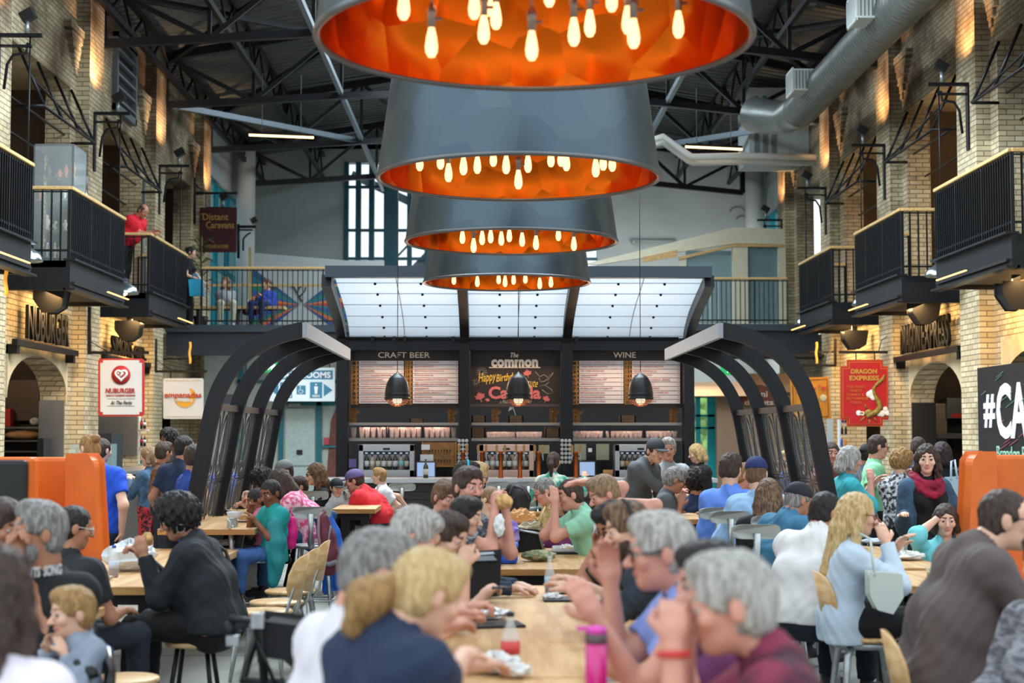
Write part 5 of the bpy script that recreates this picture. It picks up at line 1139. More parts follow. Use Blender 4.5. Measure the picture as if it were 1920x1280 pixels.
flat('dark_sign_band', 410, 739, 447, 757, 34.9, M('band_grey', '4c5058', .5), 'dark grey sign band seen through the left pergola', 'sign')
b = MB(); rect(b, 378, 676, 442, 740, 36.5, .05); tag(b.build('lit_shop_window', M('lit_shop', 'c8b49a', .6)), 'pale lit shopfront seen behind the left pergola', 'shopfront')
# lower back right
b = MB(); rect(b, 1345, 740, 1480, 930, 34.2, .2); struct(b.build('wall_back', M('brown_grey_wall', '6d6259', .8, bump=.05)))
b = MB(); rect(b, 1296, 716, 1410, 742, 33.6, 1.0); rect(b, 1390, 700, 1500, 735, 34.8, .6); struct(b.build('ceiling', M('beige_soffit', 'c9a98a', .7)))
b = MB(); [rect(b, x0, 744, x1, 930, 36.0, .12) for x0, x1 in ((1293, 1297), (1306, 1313), (1328, 1345))]; [rect(b, 1293, y, 1340, y+4, 36.0, .1) for y in (742, 777, 800)]; w4 = struct(b.build('window_4', M('bright_cyan_frame', '19a3b0', .4)))
b = MB(); rect(b, 1297, 744, 1330, 930, 36.05, .01); b.build('pane', GLASS, w4)
b = MB(); rn = random.Random(9)
for i in range(160): q = W(rn.uniform(1285, 1345), rn.uniform(740, 850), rn.uniform(43, 45)); b.ball(q, rn.uniform(.1, .3), 6)
tag(b.build('foliage', M('leaf_green_bright', '7fae5a', .8, var=.4, vscale=2)), 'bright green foliage outside the cyan framed window', 'trees', kind='stuff')
b = MB(); rect(b, 1240, 664, 1700, 668, 33.5, 1.2); struct(b.build('ceiling', M('dark_soffit', '2a2522', .7)))
area('right_soffit_lamp', W(1325, 712, 33.0)+Vector((0, 0, -.1)), .8, (0, 0, 0), 25, (1, .7, .45)); area('outdoor_light', (5.2, 41, 5), 4, (math.radians(60), 0, 0), 260, (1, 1, .95))
area('left_lower_light', W(540, 700, 33.2), 1.6, (math.radians(35), 0, 0), 30, (.9, .95, 1))
# hanging chain lamps on far beams (small amber)
for px, py, Y, lab in ((356, 668, 32.2, 'small amber rope lamp under the left mezzanine'), (1531, 668, 32.2, 'small amber rope lamp under the right mezzanine'), (11, 533, 20.4, 'small amber rope lamp at the left edge')):
    p = W(px, py, Y); tag(MB().tube([p+Vector((.01*math.sin(k), 0, -.05*k+.3)) for k in range(10)], .025, 6).build('rope_lamp', M('amber_glow', 'd8963c', .5, emit=.8)), lab, 'lamp')
for s, x0, x1, Y, py in ((0, 300, 352, 32.6, 672), (1, 1517, 1568, 32.6, 659)): flat('sign_arm', x0, py-1, x1, py+2, Y, BLK, ('black flat arm under the left mezzanine beam', 'black flat arm under the right mezzanine beam')[s], 'sign bracket')
# ================================================================== FURNITURE
def table(x0, x1, y0, y1, label, z=.75, legs=True, group=None, seam=None, th=.05):
    root = empty('dining_table', ((x0+x1)/2, (y0+y1)/2, 0), label, 'table', group)
    MB().box2((x0, y0, z-th), (x1, y1, z)).build('tabletop', TABW, root, bevel=.006)
    MB().box2((x0+.005, y0-.004, z-th+.004), (x1-.005, y0, z-.006)).build('front_edge', TABE, root)
    for sx in (x0+.12, x1-.12):
        for sy in (y0+.15, y1-.15):
            MB().box2((sx-.04, sy-.04, 0), (sx+.04, sy+.04, z-th)).build('leg', BLK, root)
    MB().box2((x0+.08, y0+.1, z-th-.07), (x1-.08, y1-.1, z-th)).build('apron', BLK, root)
    return root
TX0, TX1 = W(826, 1200, 7.0).x, W(1262, 1200, 7.0).x
CG = 'long central communal tables'
table(TX0, TX1, 2.6, 6.08, 'nearest central communal table at the bottom edge', group=CG)
table(TX0, TX1, 6.12, 9.75, 'long central communal table holding the foil wrap and bottles', group=CG)
table(-.02, .92, 10.95, 12.9, 'central communal table with the blue lunch bag and camouflage cap', group=CG)
table(-.02, .92, 13.3, 17.9, 'farther central communal table piled with paper bags', group=CG)
bn = empty('low_bench', (.45, 10.4, 0), 'pale timber bench between the two central tables', 'bench'); MB().box2((.0, 10.15, .60), (.95, 10.5, .65)).build('seat', TABW, bn); MB().box2((.05, 10.2, 0), (.1, 10.45, .6)).box2((.85, 10.2, 0), (.9, 10.45, .6)).parts('leg', BLK, bn)
XLT = W(300, 1095, 9.72).x
table(XLT-.85, XLT, 9.72, 12.9, 'left side table with the white carrier bag, in front of the curly haired woman', th=.055)
xl2 = W(193, 1135, 8.55).x
table(xl2-.9, xl2, 7.7, 8.6, 'left front table behind the toddler')
table(W(1668, 1060, 11).x, W(1783, 1060, 11).x, 11.0, 13.2, 'right table between the blonde woman and the woman in turquoise')
table(W(1686, 1100, 9.7).x, W(1800, 1100, 9.7).x+.2, 9.7, 10.75, 'right table with the small green cup, nearer than the turquoise woman')
table(W(1885, 1170, 8).x, W(1885, 1170, 8).x+.9, 8.0, 9.3, 'table at the right edge behind the man in the brown jacket')
table(W(628, 955, 16.2).x, W(690, 955, 16.2).x+.1, 15.9, 16.9, 'small high table in front of the man in the red shirt', z=.93)
table(W(1255, 960, 14.5).x-.1, W(1315, 960, 14.5).x, 14.0, 16.4, 'high table in front of the grey haired man in glasses', z=.93)
# high counters under the pergolas
def hcounter(mir, label, xa, xb):
    root = empty('high_counter', ((xa+xb)/2, 15, 0), label, 'counter')
    MB().box2((xa, 12.75, .87), (xb, 17.7, .92)).build('worktop', TABW, root, bevel=.006)
    MB().box2((xa+.004, 12.745, .875), (xb-.004, 12.75, .915)).build('front_edge', TABE, root)
    MB().box2((xa+.2, 12.9, 0), (xa+.3, 17.6, .87)).build('panel_base', BLK, root)
    b = MB(); 
    for y in (13.0, 15.2, 17.4): b.beam((xb-.15 if not mir else xa+.15, y, .87), (xb-.35 if not mir else xa+.35, y, 0), .06, .06)
    b.parts('sloping_leg', BLK, root)
hcounter(False, 'high timber counter under the left pergola', -2.72, W(478, 990, 12.75).x); hcounter(True, 'high timber counter under the right pergola', 2.45, 3.1)
# orange booths
OR = M('orange_vinyl', 'd2641c', .45, var=.06, vscale=5, bump=.12, bscale=5); ORD = M('orange_vinyl_seam', '9c4a12', .5)
def booth(mir, label, Y=11.9):
    f = (lambda px, py, yy: W(px, py, yy)) if not mir else (lambda px, py, yy: W(1990-px if False else px, py, yy))
    root = empty('booth_seat', (W(80 if not mir else 1900, 1000, Y).x, Y, 0), label, 'booth', 'orange high-backed booths')
    if not mir:
        e0, e1, e2 = W(-90, 860, Y).x, W(141, 860, Y).x, W(176, 860, Y).x; zt = W(100, 857, Y).z; ln = W(192, 1075, Y).x-e2; s = 1
    else:
        e0, e1, e2 = W(2010, 860, Y).x, W(1850, 860, Y).x, W(1822, 853, Y).x; zt = W(1880, 853, Y).z; ln = W(1808, 1000, Y).x-e2; s = -1
    # upholstered back, slightly leaning wing at its open end, near black rear panel
    MB().box2((e0, Y, .25), (e1, Y+.2, zt)).build('back_cushion', OR, root, bevel=.03)
    dz = zt-.25; lean = ln*1.25
    vs = []
    for (x, z) in ((e1-s*.01, zt-.0), (e2-s*.035, zt-.0), (e2, zt-.05), (e2+lean*.55, .75), (e2+lean, .25), (e1-s*.01, .25)): vs.append((x, z))
    if s < 0: vs = vs[::-1]
    MB().prism(vs, Y-.12, Y+.22, lambda u, v, w: (u, w, v)).build('wing_cushion', OR, root, bevel=.03)
    MB().box2((e0, Y-.5, .42), (e1, Y, .5)).build('seat_cushion', OR, root, bevel=.02)
    MB().box2((e0, Y-.5, 0), (e1, Y+.2, .42)).build('plinth', BLK, root)
    if not mir:
        p0, p1 = W(-120, 870, Y-.62).x, W(55, 870, Y-.62).x; z1 = W(20, 862, Y-.62).z
        MB().box2((p0, Y-.68, .1), (p1, Y-.62, z1)).build('black_back_panel', M('booth_black_panel', '1b1a19', .55), root, bevel=.04)
        MB().box2((p0, Y-.62, .1), (p1+.03, Y-.45, z1+.02)).build('near_cushion', OR, root, bevel=.03)
booth(False, 'orange booth with a black rear panel at the left edge'); booth(True, 'orange booth at the right edge behind the turquoise woman', 11.9)
# metal and ply cafe chairs
def cafe_chair(loc, rz, label):
    root = empty('cafe_chair', (0, 0, 0), label, 'chair', 'cafe chairs with curved plywood backs')
    MB().lathe([(0, .445), (.19, .445), (.20, .455), (.20, .465), (.19, .472), (0, .47)], (0, 0, 0), 28).build('seat', PLYS, root)
    MB().lathe([(.15, .40), (.17, .40), (.17, .444), (.15, .444)], (0, 0, 0), 20).build('seat_ring', GALV, root)
    for a in (45, 135, 225, 315):
        c, s = math.cos(math.radians(a)), math.sin(math.radians(a))
        MB().tube([(c*.15, s*.15, .43), (c*.20, s*.20, .36), (c*.235, s*.235, .15), (c*.26, s*.26, .0)], [.02, .024, .018, .013], 8).build('leg', GALV, root)
    b = MB()
    for s in (-1, 1): b.tube([(s*.13, .14, .40), (s*.15, .20, .47), (s*.13, .235, .62), (s*.08, .25, .70)], .012, 8)
    b.parts('back_bar', GALV, root)
    N = 14; vs = []
    for i in range(N+1):
        t = -1+2*i/N; h = .05+.13*math.sqrt(max(0, 1-abs(t)**3))
        for z in (.68-h*.75, .68+h):
            for d in (0, .012): vs.append((t*.18, .27-.06*t*t*1.0+d-(z-.68)*-.18, z))
    fs = []
    for i in range(N): a = 4*i; fs += [(a, a+4, a+6, a+2), (a+1, a+3, a+7, a+5), (a+2, a+6, a+7, a+3), (a, a+1, a+5, a+4)]
    fs += [(0, 2, 3, 1), (4*N, 4*N+1, 4*N+3, 4*N+2)]
    MB().add(vs, fs, 0, True).build('backrest', PLYS, root)
    root.location = loc; root.rotation_euler = (0, 0, rz); return root
def fl(px, Y): return Vector((W(px, 1000, Y).x, Y, 0))
ch = [(fl(497, 10.9), math.radians(-98), 'cafe chair nearest the folded stroller, behind the woman in black'), (fl(520, 11.5), math.radians(-98), 'second cafe chair behind the woman in black, tucked beside the first'), (fl(545, 12.3), math.radians(-95), 'farthest of the left cafe chairs beside the maroon backpack'),
      (fl(1450, 10.9), math.radians(100), 'empty cafe chair left of the man in the white shirt'), (fl(1505, 10.2), math.radians(95), 'cafe chair on which the man in the white shirt sits'), (fl(1620, 9.5), math.radians(90), 'cafe chair under the blonde woman in pale blue'), (fl(1790, 6.6), math.radians(80), 'cafe chair under the man in the brown jacket')]
c0 = cafe_chair((0, 0, 0), 0, '')
for i, (p, a, l) in enumerate(ch):
    if i == 0: c0.location = p; c0.rotation_euler = (0, 0, a); c0['label'] = l
    else: dup(c0, p, l, None, a)
def stool(loc, label, h=.46, group='round wooden stools'):
    root = empty('round_stool', loc, label, 'stool', group); x, y, z = loc
    MB().lathe([(0, h-.03), (.17, h-.03), (.18, h-.02), (.18, h-.005), (.17, h), (0, h)], (x, y, 0), 28).build('seat', PLYS, root)
    for a in (45, 135, 225, 315):
        c, s = math.cos(math.radians(a)), math.sin(math.radians(a)); MB().tube([(x+c*.12, y+s*.12, h-.03), (x+c*.2, y+s*.2, 0)], .014, 8).build('leg', BLK, root)
stool(fl(236, 8.0), 'round wooden stool at the bottom, left of the black booted legs'); 
stool(fl(368, 9.35), 'round wooden stool under the curly haired woman in black', .47)
def tstool(px, Y, rz, label, h=.74):
    """tall galvanised stool with a T shaped back"""
    root = empty('tall_metal_stool', fl(px, Y), label, 'stool', 'tall galvanised stools with T shaped backs'); x, y, _ = fl(px, Y); R = Matrix.Rotation(rz, 3, 'Z')
    def T(v): return R @ Vector(v)+Vector((x, y, 0))
    MB().lathe([(0, h-.02), (.17, h-.02), (.18, h), (.16, h+.01), (0, h+.004)], (x, y, 0), 24).build('seat', GALV, root)
    for sx in (-1, 1):
        for sy in (-1, 1): MB().tube([T((sx*.12, sy*.12, h-.02)), T((sx*.19, sy*.19, 0))], .016, 8).build('leg', GALV, root)
    MB().tube([T((.175, .175, .28)), T((-.175, .175, .28)), T((-.175, -.175, .28)), T((.175, -.175, .28))], .010, 6, closed=True).build('foot_ring', GALV, root)
    MB().tube([T((0, .15, h)), T((0, .20, h+.03)), T((0, .20, h+.12)), T((0, .215, h+.28))], [.028, .03, .02, .03], 8).build('back_post', GALV, root)
    vs = [T((.17*math.copysign(abs(math.cos(t))**.45, math.cos(t)), .215-.04*math.cos(t)**2, h+.29+.05*math.copysign(abs(math.sin(t))**.5, math.sin(t)))) for t in [2*math.pi*q/24 for q in range(24)]]; ws = [v+R @ Vector((0, .014, 0)) for v in vs]
    MB().add(vs+ws, [tuple(range(24)), tuple(reversed(range(24, 48)))]+[(i, (i+1) % 24, 24+(i+1) % 24, 24+i) for i in range(24)]).build('back_plate', M('matt_galvanised', '9a9d98', .55, .25, var=.08, vscale=9), root)
tstool(755, 19.6, math.pi, 'tall metal stool beside the boy in the white t-shirt'); tstool(642, 19.6, math.pi, 'tall metal stool left of the man in the purple cap'); tstool(935, 20.2, math.pi, 'tall metal stool at the bar behind the bearded man'); tstool(990, 20.2, math.pi, 'tall metal stool at the bar beside the black backpack'); tstool(1170, 20.2, math.pi, 'tall metal stool at the bar left of the man in the grey cap')
tstool(1325, 13.2, math.radians(200), 'empty tall metal stool left of the long haired woman'); tstool(1355, 12.6, math.radians(190), 'second empty tall metal stool, beside the man in pale blue'); tstool(1405, 10.8, math.radians(185), 'nearest tall metal stool behind the grey haired heads', .74)
tstool(480, 12.9, math.radians(90), 'tall metal stool under the boy in teal', .66); tstool(588, 13.4, math.radians(180), 'tall metal stool holding the maroon backpack'); tstool(590, 17.0, math.radians(180), 'tall metal stool under the long haired woman in black'); tstool(685, 17, math.radians(90), 'tall metal stool under the man in red at the small high table')
tstool(1375, 13.6, math.radians(180), 'tall metal stool under the man in the blue shirt'); tstool(1442, 11.9, math.radians(180), 'tall metal stool under the long haired woman in black on the right')
# legs rests of side tables (dark under-structures) are parts of tables
# stroller at the bottom (dark canvas)
root = empty('stroller', fl(520, 6.6), 'folded black canvas stroller behind the white shirted man', 'stroller')
BC = M('black_canvas', '141416', .8); Y = 6.4
b = MB(); q = [(483, 1172), (592, 1186), (592, 1250), (555, 1246), (535, 1228), (490, 1222)]; pprism(b, q, Y, .35); b.build('canvas_seat', BC, root, bevel=.02)
b = MB(); b.tube([W(430, 1160, Y), W(485, 1165, Y), W(497, 1290, Y)], .018, 8).tube([W(455, 1278, Y), W(492, 1150, Y+.3)], .016, 8).tube([W(483, 1200, Y-.02), W(515, 1280, Y-.02)], .008, 6).tube([W(430, 1165, Y), W(432, 1200, Y)], .02, 8).tube([W(452, 1275, Y), W(600, 1282, Y)], .014, 8); b.build('frame', BLK, root)
b = MB(); b.box(W(484, 1163, Y-.02), (.05, .05, .06)).box(W(437, 1200, Y-.02), (.05, .04, .04)).tube([W(535, 1278, Y), W(592, 1268, Y)], .015, 8); b.parts('grey_joint', GALV, root)
# high chair / pram by toddler
root = empty('high_chair', fl(160, 6.0), 'glossy black pram tray around the toddler', 'pram'); Y = 6.2
b = MB(); b.tube([W(120+52*math.cos(a), 1272+28*-math.sin(a), Y) for a in [math.pi*i/12 for i in range(13)]], .03, 10).tube([W(178, 1215, Y+.3), W(200, 1222, Y+.2), W(206, 1260, Y+.1), W(204, 1300, Y)], .025, 10).tube([W(60, 1285, Y), W(68, 1400, Y)], .02); b.build('frame', M('gloss_black', '0e0f11', .15, .2), root); MB().tube([W(178, 1205, Y+.35), W(190, 1212, Y+.33), W(206, 1222, Y+.3)], .02, 8).build('blue_band', M('pram_blue', '3a5a9a', .4), root)
# ================================================================== TABLE THINGS
def tz(px, py, z=.75, Yg=None):
    """point on a table top of height z seen at px,py"""
    d = CR @ Vector(((px-960)/FP, (640-py)/FP, -1)); t = (z-CAMZ)/d.z; return Vector((d.x*t, d.y*t, z))
PINKP = M('magenta_plastic', 'd01480', .25, spec=.7); CLEAR = M('clear_plastic', 'dfe3e0', .05, alpha=.30, spec=1)
p = tz(1122, 1268+14); p.z = .75; Y = p.y; s = Y/FP
p = Vector((W(1118, 1270, 4.9).x, 4.9, .75)); root = empty('water_bottle', p, 'magenta sports bottle with open flip lid at the bottom', 'bottle')
zz = W(1118, 1205, 4.9).z-.75
MB().lathe([(0, 0), (.036, 0), (.038, .02), (.034, zz*.55), (.034, zz)], p, 20).build('body', PINKP, root); MB().lathe([(.035, zz), (.036, zz+.005), (.034, zz+.03), (.028, zz+.032)], p, 20).build('dark_collar', M('smoke_plastic', '5a4a50', .3), root)
MB().lathe([(.0, zz+.034), (.034, zz+.03), (.03, zz+.05), (0, zz+.055)], p, 20).box(p+Vector((-.035, 0, zz+.045)), (.05, .03, .01)).build('lid', M('lid_pink', 'd848b4', .3), root)
def bottle2(px, pyb, h, lab, liq, label_m, cap, r=.034, name='drink_bottle', z=.75, liq2=CLEAR):
    p = tz(px, pyb, z); root = empty(name, p, lab, 'bottle'); k = h
    MB().lathe([(0, 0), (r*.95, 0), (r, .01), (r, k*.55), (r*.9, k*.62), (r*.42, k*.80), (r*.4, k*.94)], p, 18).build('body', liq2, root)
    if liq: MB().lathe([(0, .004), (r*.9, .004), (r*.93, k*.38), (0, k*.38)], p, 16).build('liquid', liq, root)
    if label_m: MB().lathe([(r+.001, k*.28), (r+.001, k*.50)], p, 18).build('label_band', label_m, root)
    MB().lathe([(r*.45, k*.92), (r*.45, k), (0, k)], p, 14).build('cap', cap, root); return root
bottle2(1118, 1255, .30, 'clear bottle with red and white band behind the magenta bottle', None, RED, CLEAR)
bottle2(957, 1255, .23, 'wide clear plastic bottle with black cap and red band on the table', None, M('band_soft_red', 'c8403c', .4), BLKT, .038, 'plastic_bottle')
MB_ = MB(); p = tz(957, 1255)
MB().lathe([(.03, .20), (.031, .235), (0, .236)], p, 16).build('cap', BLKT, None, origin=p) if False else None
bottle2(1031, 1120, .24, 'slim glass bottle with a pale blue label, far end of the near table', M('dark_drink', '3a2a26', .2), M('label_pale_blue', '9fc6d2', .5), CLEAR, .03, 'glass_bottle')
bottle2(213, 1082, .21, 'plastic bottle of dark red drink with blue cap on the left side table', M('dark_red_drink', '5a1c1c', .2), M('label_white_blue', 'b9c2d6', .5), M('cap_blue', '2a4fa8', .4), .033)
p = tz(911, 1113); p.y -= .1; r = empty('drink_can', p, 'blue and yellow drink can beside the phone user', 'can'); MB().lathe([(.026, 0), (.032, .01), (.032, .105), (.027, .118), (0, .118)], p, 18).build('body', M('can_white_blue', 'c9d2dc', .3, .3, col2='3a62b0', vscale=12), r); MB().lathe([(.0325, .03), (.0325, .06)], p, 18).build('yellow_band', M('can_yellow', 'd8c84a', .4), r)
def crumple(px, py, sx, sy, sz, lab, mat, name='crumpled_wrapper', cat='wrapper', z=.75, seed=1, rz=0, n=18, amp=.3):
    p = tz(px, py, z); rn = random.Random(seed); b = MB(); m = 10; vs = []
    for i in range(m+1):
        t = math.pi*i/m
        for k in range(n):
            a = 2*math.pi*k/n; q = 1+amp*(rn.random()-.5)*2
            x, y = sx*math.sin(t)*math.cos(a)*q, sy*math.sin(t)*math.sin(a)*q; vs.append((p.x+x*math.cos(rz)-y*math.sin(rz), p.y+x*math.sin(rz)+y*math.cos(rz), z+max(.002, sz*(1-math.cos(t))*.5*q+.002)))
    b.add(vs, [(i*n+k, i*n+(k+1) % n, (i+1)*n+(k+1) % n, (i+1)*n+k) for i in range(m) for k in range(n)]); return tag(b.build(name, mat), lab, cat)
FOIL = M('foil_silver', 'c2c4c8', .25, .8, bump=.4, bscale=40); PAP = M('white_tissue', 'd6d4d2', .8, bump=.5, bscale=25); 
crumple(910, 1162, .14, .07, .06, 'long foil wrapped sandwich on the black tray', FOIL, 'foil_wrap', seed=3, rz=.3, amp=.12)
p = tz(915, 1176); tag(MB().box((p.x, p.y+.05, .757), (.34, .2, .014), rz=.2).build('tray', BLKT, bevel=.004), 'black tray under the foil wrapped sandwich', 'tray')
crumple(925, 1262, .10, .09, .07, 'crumpled white tissue at the bottom centre of the table', PAP, 'crumpled_tissue', seed=4); crumple(965, 1270, .06, .06, .05, 'small crumpled tissue right of the larger one at the bottom', PAP, 'crumpled_tissue', seed=5)
crumple(865, 1262, .06, .05, .03, 'crumpled foil by the hand of the blonde woman', FOIL, 'crumpled_foil', seed=6)
crumple(1060, 1112, .11, .08, .05, 'white paper wrapping on the black tray before the blue shirted man', PAP, 'crumpled_paper', seed=7); crumple(1035, 1125, .06, .05, .035, 'small ball of white paper beside the slim glass bottle', PAP, 'crumpled_paper', seed=8)
p = tz(1062, 1127); tag(MB().box((p.x, p.y+.05, .757), (.26, .2, .014)).build('tray', BLKT, bevel=.004), 'black tray at the elbow of the bearded man in black', 'tray')
# plates
def plate(px, py, rx, lab, z=.75, food=()):
    p = tz(px, py, z); root = empty('plate', p, lab, 'plate'); MB().lathe([(0, .004), (rx*.6, .004), (rx, .018), (rx, .022), (rx*.58, .010), (0, .009)], p, 28).build('dish', WHITE, root)
    return p
p = tz(1190, 1268, .755); tag(MB().box((p.x, p.y, .76), (.36, .24, .02), rz=-.03).build('tray', M('blue_rim_tray', 'c9ccd6', .4, col2='3d5a9a'), bevel=.008), 'pale blue-rimmed food tray at the bottom right of the table', 'tray')
crumple(1180, 1266, .04, .02, .02, 'orange food on the tray at the bottom right', M('food_orange', 'c46a3a', .6), 'food', 'food', z=.77, seed=9); crumple(1213, 1270, .06, .02, .015, 'green salad on the tray at the bottom right', M('food_green', '8a9a5a', .7), 'salad', 'food', z=.77, seed=10)
# mid table things
p = tz(940, 1058); r = empty('lunch_bag', p, 'bright blue insulated lunch bag on the central table', 'bag'); BL = M('lunch_blue', '1f4fb0', .6, bump=.2); MB().box((p.x, p.y+.12, .81), (.24, .22, .12)).build('body', BL, r, bevel=.03); MB().box((p.x, p.y+.12, .885), (.25, .23, .03)).build('lid', M('lunch_blue_lid', '2a62c8', .5), r, bevel=.01); MB().tube([(p.x-.09, p.y+.02, .89), (p.x-.04, p.y, .93), (p.x+.04, p.y, .93), (p.x+.09, p.y+.02, .89)], .014, 8).build('handle', BL, r)
crumple(1010, 1052, .13, .10, .08, 'camouflage patterned cap on the central table', M('camouflage', '5f6f4a', .8, col2='a39a7a', vscale=22), 'camouflage_cap', 'cap', seed=11, amp=.1)
p = tz(992, 1035); r = empty('black_pouch', p, 'black and grey pouch standing behind the camouflage cap', 'bag'); MB().prism([(-.11, 0), (.12, 0), (.07, .16), (-.08, .17)], p.y, p.y+.1, lambda u, v, w: (p.x+u, w, .75+v)).build('body', BC, r, bevel=.015); MB().tube([(p.x+.12, p.y, .75), (p.x+.08, p.y-.01, .9), (p.x-.08, p.y-.01, .925)], .012, 6).build('piping', GALV, r)
LILAC = M('lilac_plastic_bag', 'a79ad0', .35, col2='7d62c4', vscale=7, bump=.3)
crumple(940, 1035, .15, .13, .27, 'lilac plastic carrier bag on the central table', LILAC, 'carrier_bag', 'bag', seed=12, amp=.14)
KR = M('kraft_paper', 'bd9266', .75, bump=.3, bscale=15)
crumple(975, 985, .17, .13, .16, 'crumpled orange brown paper bag heap on the far central table', KR, 'paper_bag', 'bag', seed=13, amp=.2)
crumple(1005, 1008, .19, .14, .15, 'khaki cloth bag on the central table behind the pouch', M('khaki_cloth', 'a69c82', .8, bump=.3), 'cloth_bag', 'bag', seed=14, amp=.12)
p = tz(1040, 990); tag(MB().prism([(-.14, .16), (.02, .1), (.12, .0), (.2, 0), (.06, .2), (-.1, .26)], p.y, p.y+.02, lambda u, v, w: (p.x+u, w, .75+v)).build('paper_bag', M('kraft_dark', '9a7652', .8)), 'flattened brown paper bag leaning right of the khaki bag', 'bag')
crumple(1030, 968, .22, .1, .06, 'pile of crumpled brown napkins at the far end of the central table', KR, 'napkins', 'napkin', seed=15)
p = tz(1060, 1038); r = empty('food_tray', p, 'white food container on a tray before the bearded man', 'tray'); MB().box((p.x, p.y+.05, .757), (.26, .22, .012)).build('tray_base', BLKT, r); MB().box((p.x, p.y+.06, .785), (.2, .15, .045)).build('container', WHITE, r, bevel=.012)
crumple(1062, 1030, .05, .05, .035, 'white tissue on the food container', PAP, 'crumpled_tissue', seed=16, z=.81)
tag(crumple(1110, 1010, .04, .04, .06, 'yellow and red snack wrapper under the green shirted man', M('snack_yellow', 'c8a03a', .5, col2='b0503a'), 'snack_wrapper', 'wrapper', seed=17), None)
# open cooler / black bin
p = tz(905, 1105, .6); r = empty('black_basket', W(905, 1110, 8.6), 'black open topped bag with grey lid beside the young man', 'bag'); Y = 8.6; b = MB(); pprism(b, [(876, 1112), (878, 1052), (930, 1048), (927, 1108)], Y, .3); b.build('body', BC, r, bevel=.03); b = MB(); pprism(b, [(874, 1052), (880, 1044), (925, 1042), (932, 1050)], Y-.02, .34); b.build('grey_lid', M('lid_grey', '7f8a94', .5), r)
# left counter things
p = tz(440, 975, .92); r = empty('food_bowl', p, 'white paper food bowl on the high counter before the boy in teal', 'bowl'); MB().lathe([(.05, 0), (.075, .075), (.07, .075), (.045, .01), (0, .01)], p, 20).build('bowl', WHITE, r)
p = tz(457, 978, .92); r = empty('plate', p, 'white plate with half eaten food beside the paper bowl', 'plate'); MB().lathe([(0, .004), (.07, .004), (.11, .018), (.11, .022), (.07, .01), (0, .009)], p, 24).build('dish', WHITE, r); MB().ball(p+Vector((.0, 0, .03)), .045, 10, sc=(1.2, 1, .6)).build('food', M('fried_food', 'b5814a', .7, var=.3, vscale=30), r)
crumple(423, 1017+6, .09, .07, .045, 'crumpled white napkin at the far end of the left side table', PAP, 'crumpled_napkin', 'napkin', seed=20)
crumple(243, 1070, .18, .16, .20, 'white plastic carrier bag on the left side table', M('white_bag_plastic', 'd2d6da', .3, alpha=.9, bump=.4), 'carrier_bag', 'bag', seed=21, amp=.15)
crumple(197, 1088, .05, .04, .03, 'small crumpled food wrapper left of the white bag', M('wrapper_tan', 'b59a80', .6, col2='e0d8d0', vscale=30), 'wrapper', seed=22)
# right tables
crumple(1700, 1050, .13, .09, .06, 'crumpled white wrapping on the right table before the blonde woman', PAP, 'crumpled_wrapper', seed=23)
crumple(1690, 1040, .05, .05, .14, 'standing clear plastic cup on the right table', CLEAR, 'plastic_cup', 'cup', seed=24, amp=.05)
p = tz(1744, 1083); r = empty('sauce_cup', p, 'small green and yellow sauce cup on the right table', 'cup'); MB().lathe([(.022, 0), (.028, .07)], p, 14).build('cup', CLEAR, r); MB().lathe([(0, .003), (.02, .003), (.024, .04), (0, .04)], p, 14).build('sauce', M('sauce_green', '9aa832', .4), r)
crumple(1640, 1020, .12, .1, .05, 'white blue-rimmed dish on the right table beside the blonde woman', M('dish_blue_white', 'b9c6d8', .4), 'dish', 'dish', seed=25, amp=.05, z=.76)
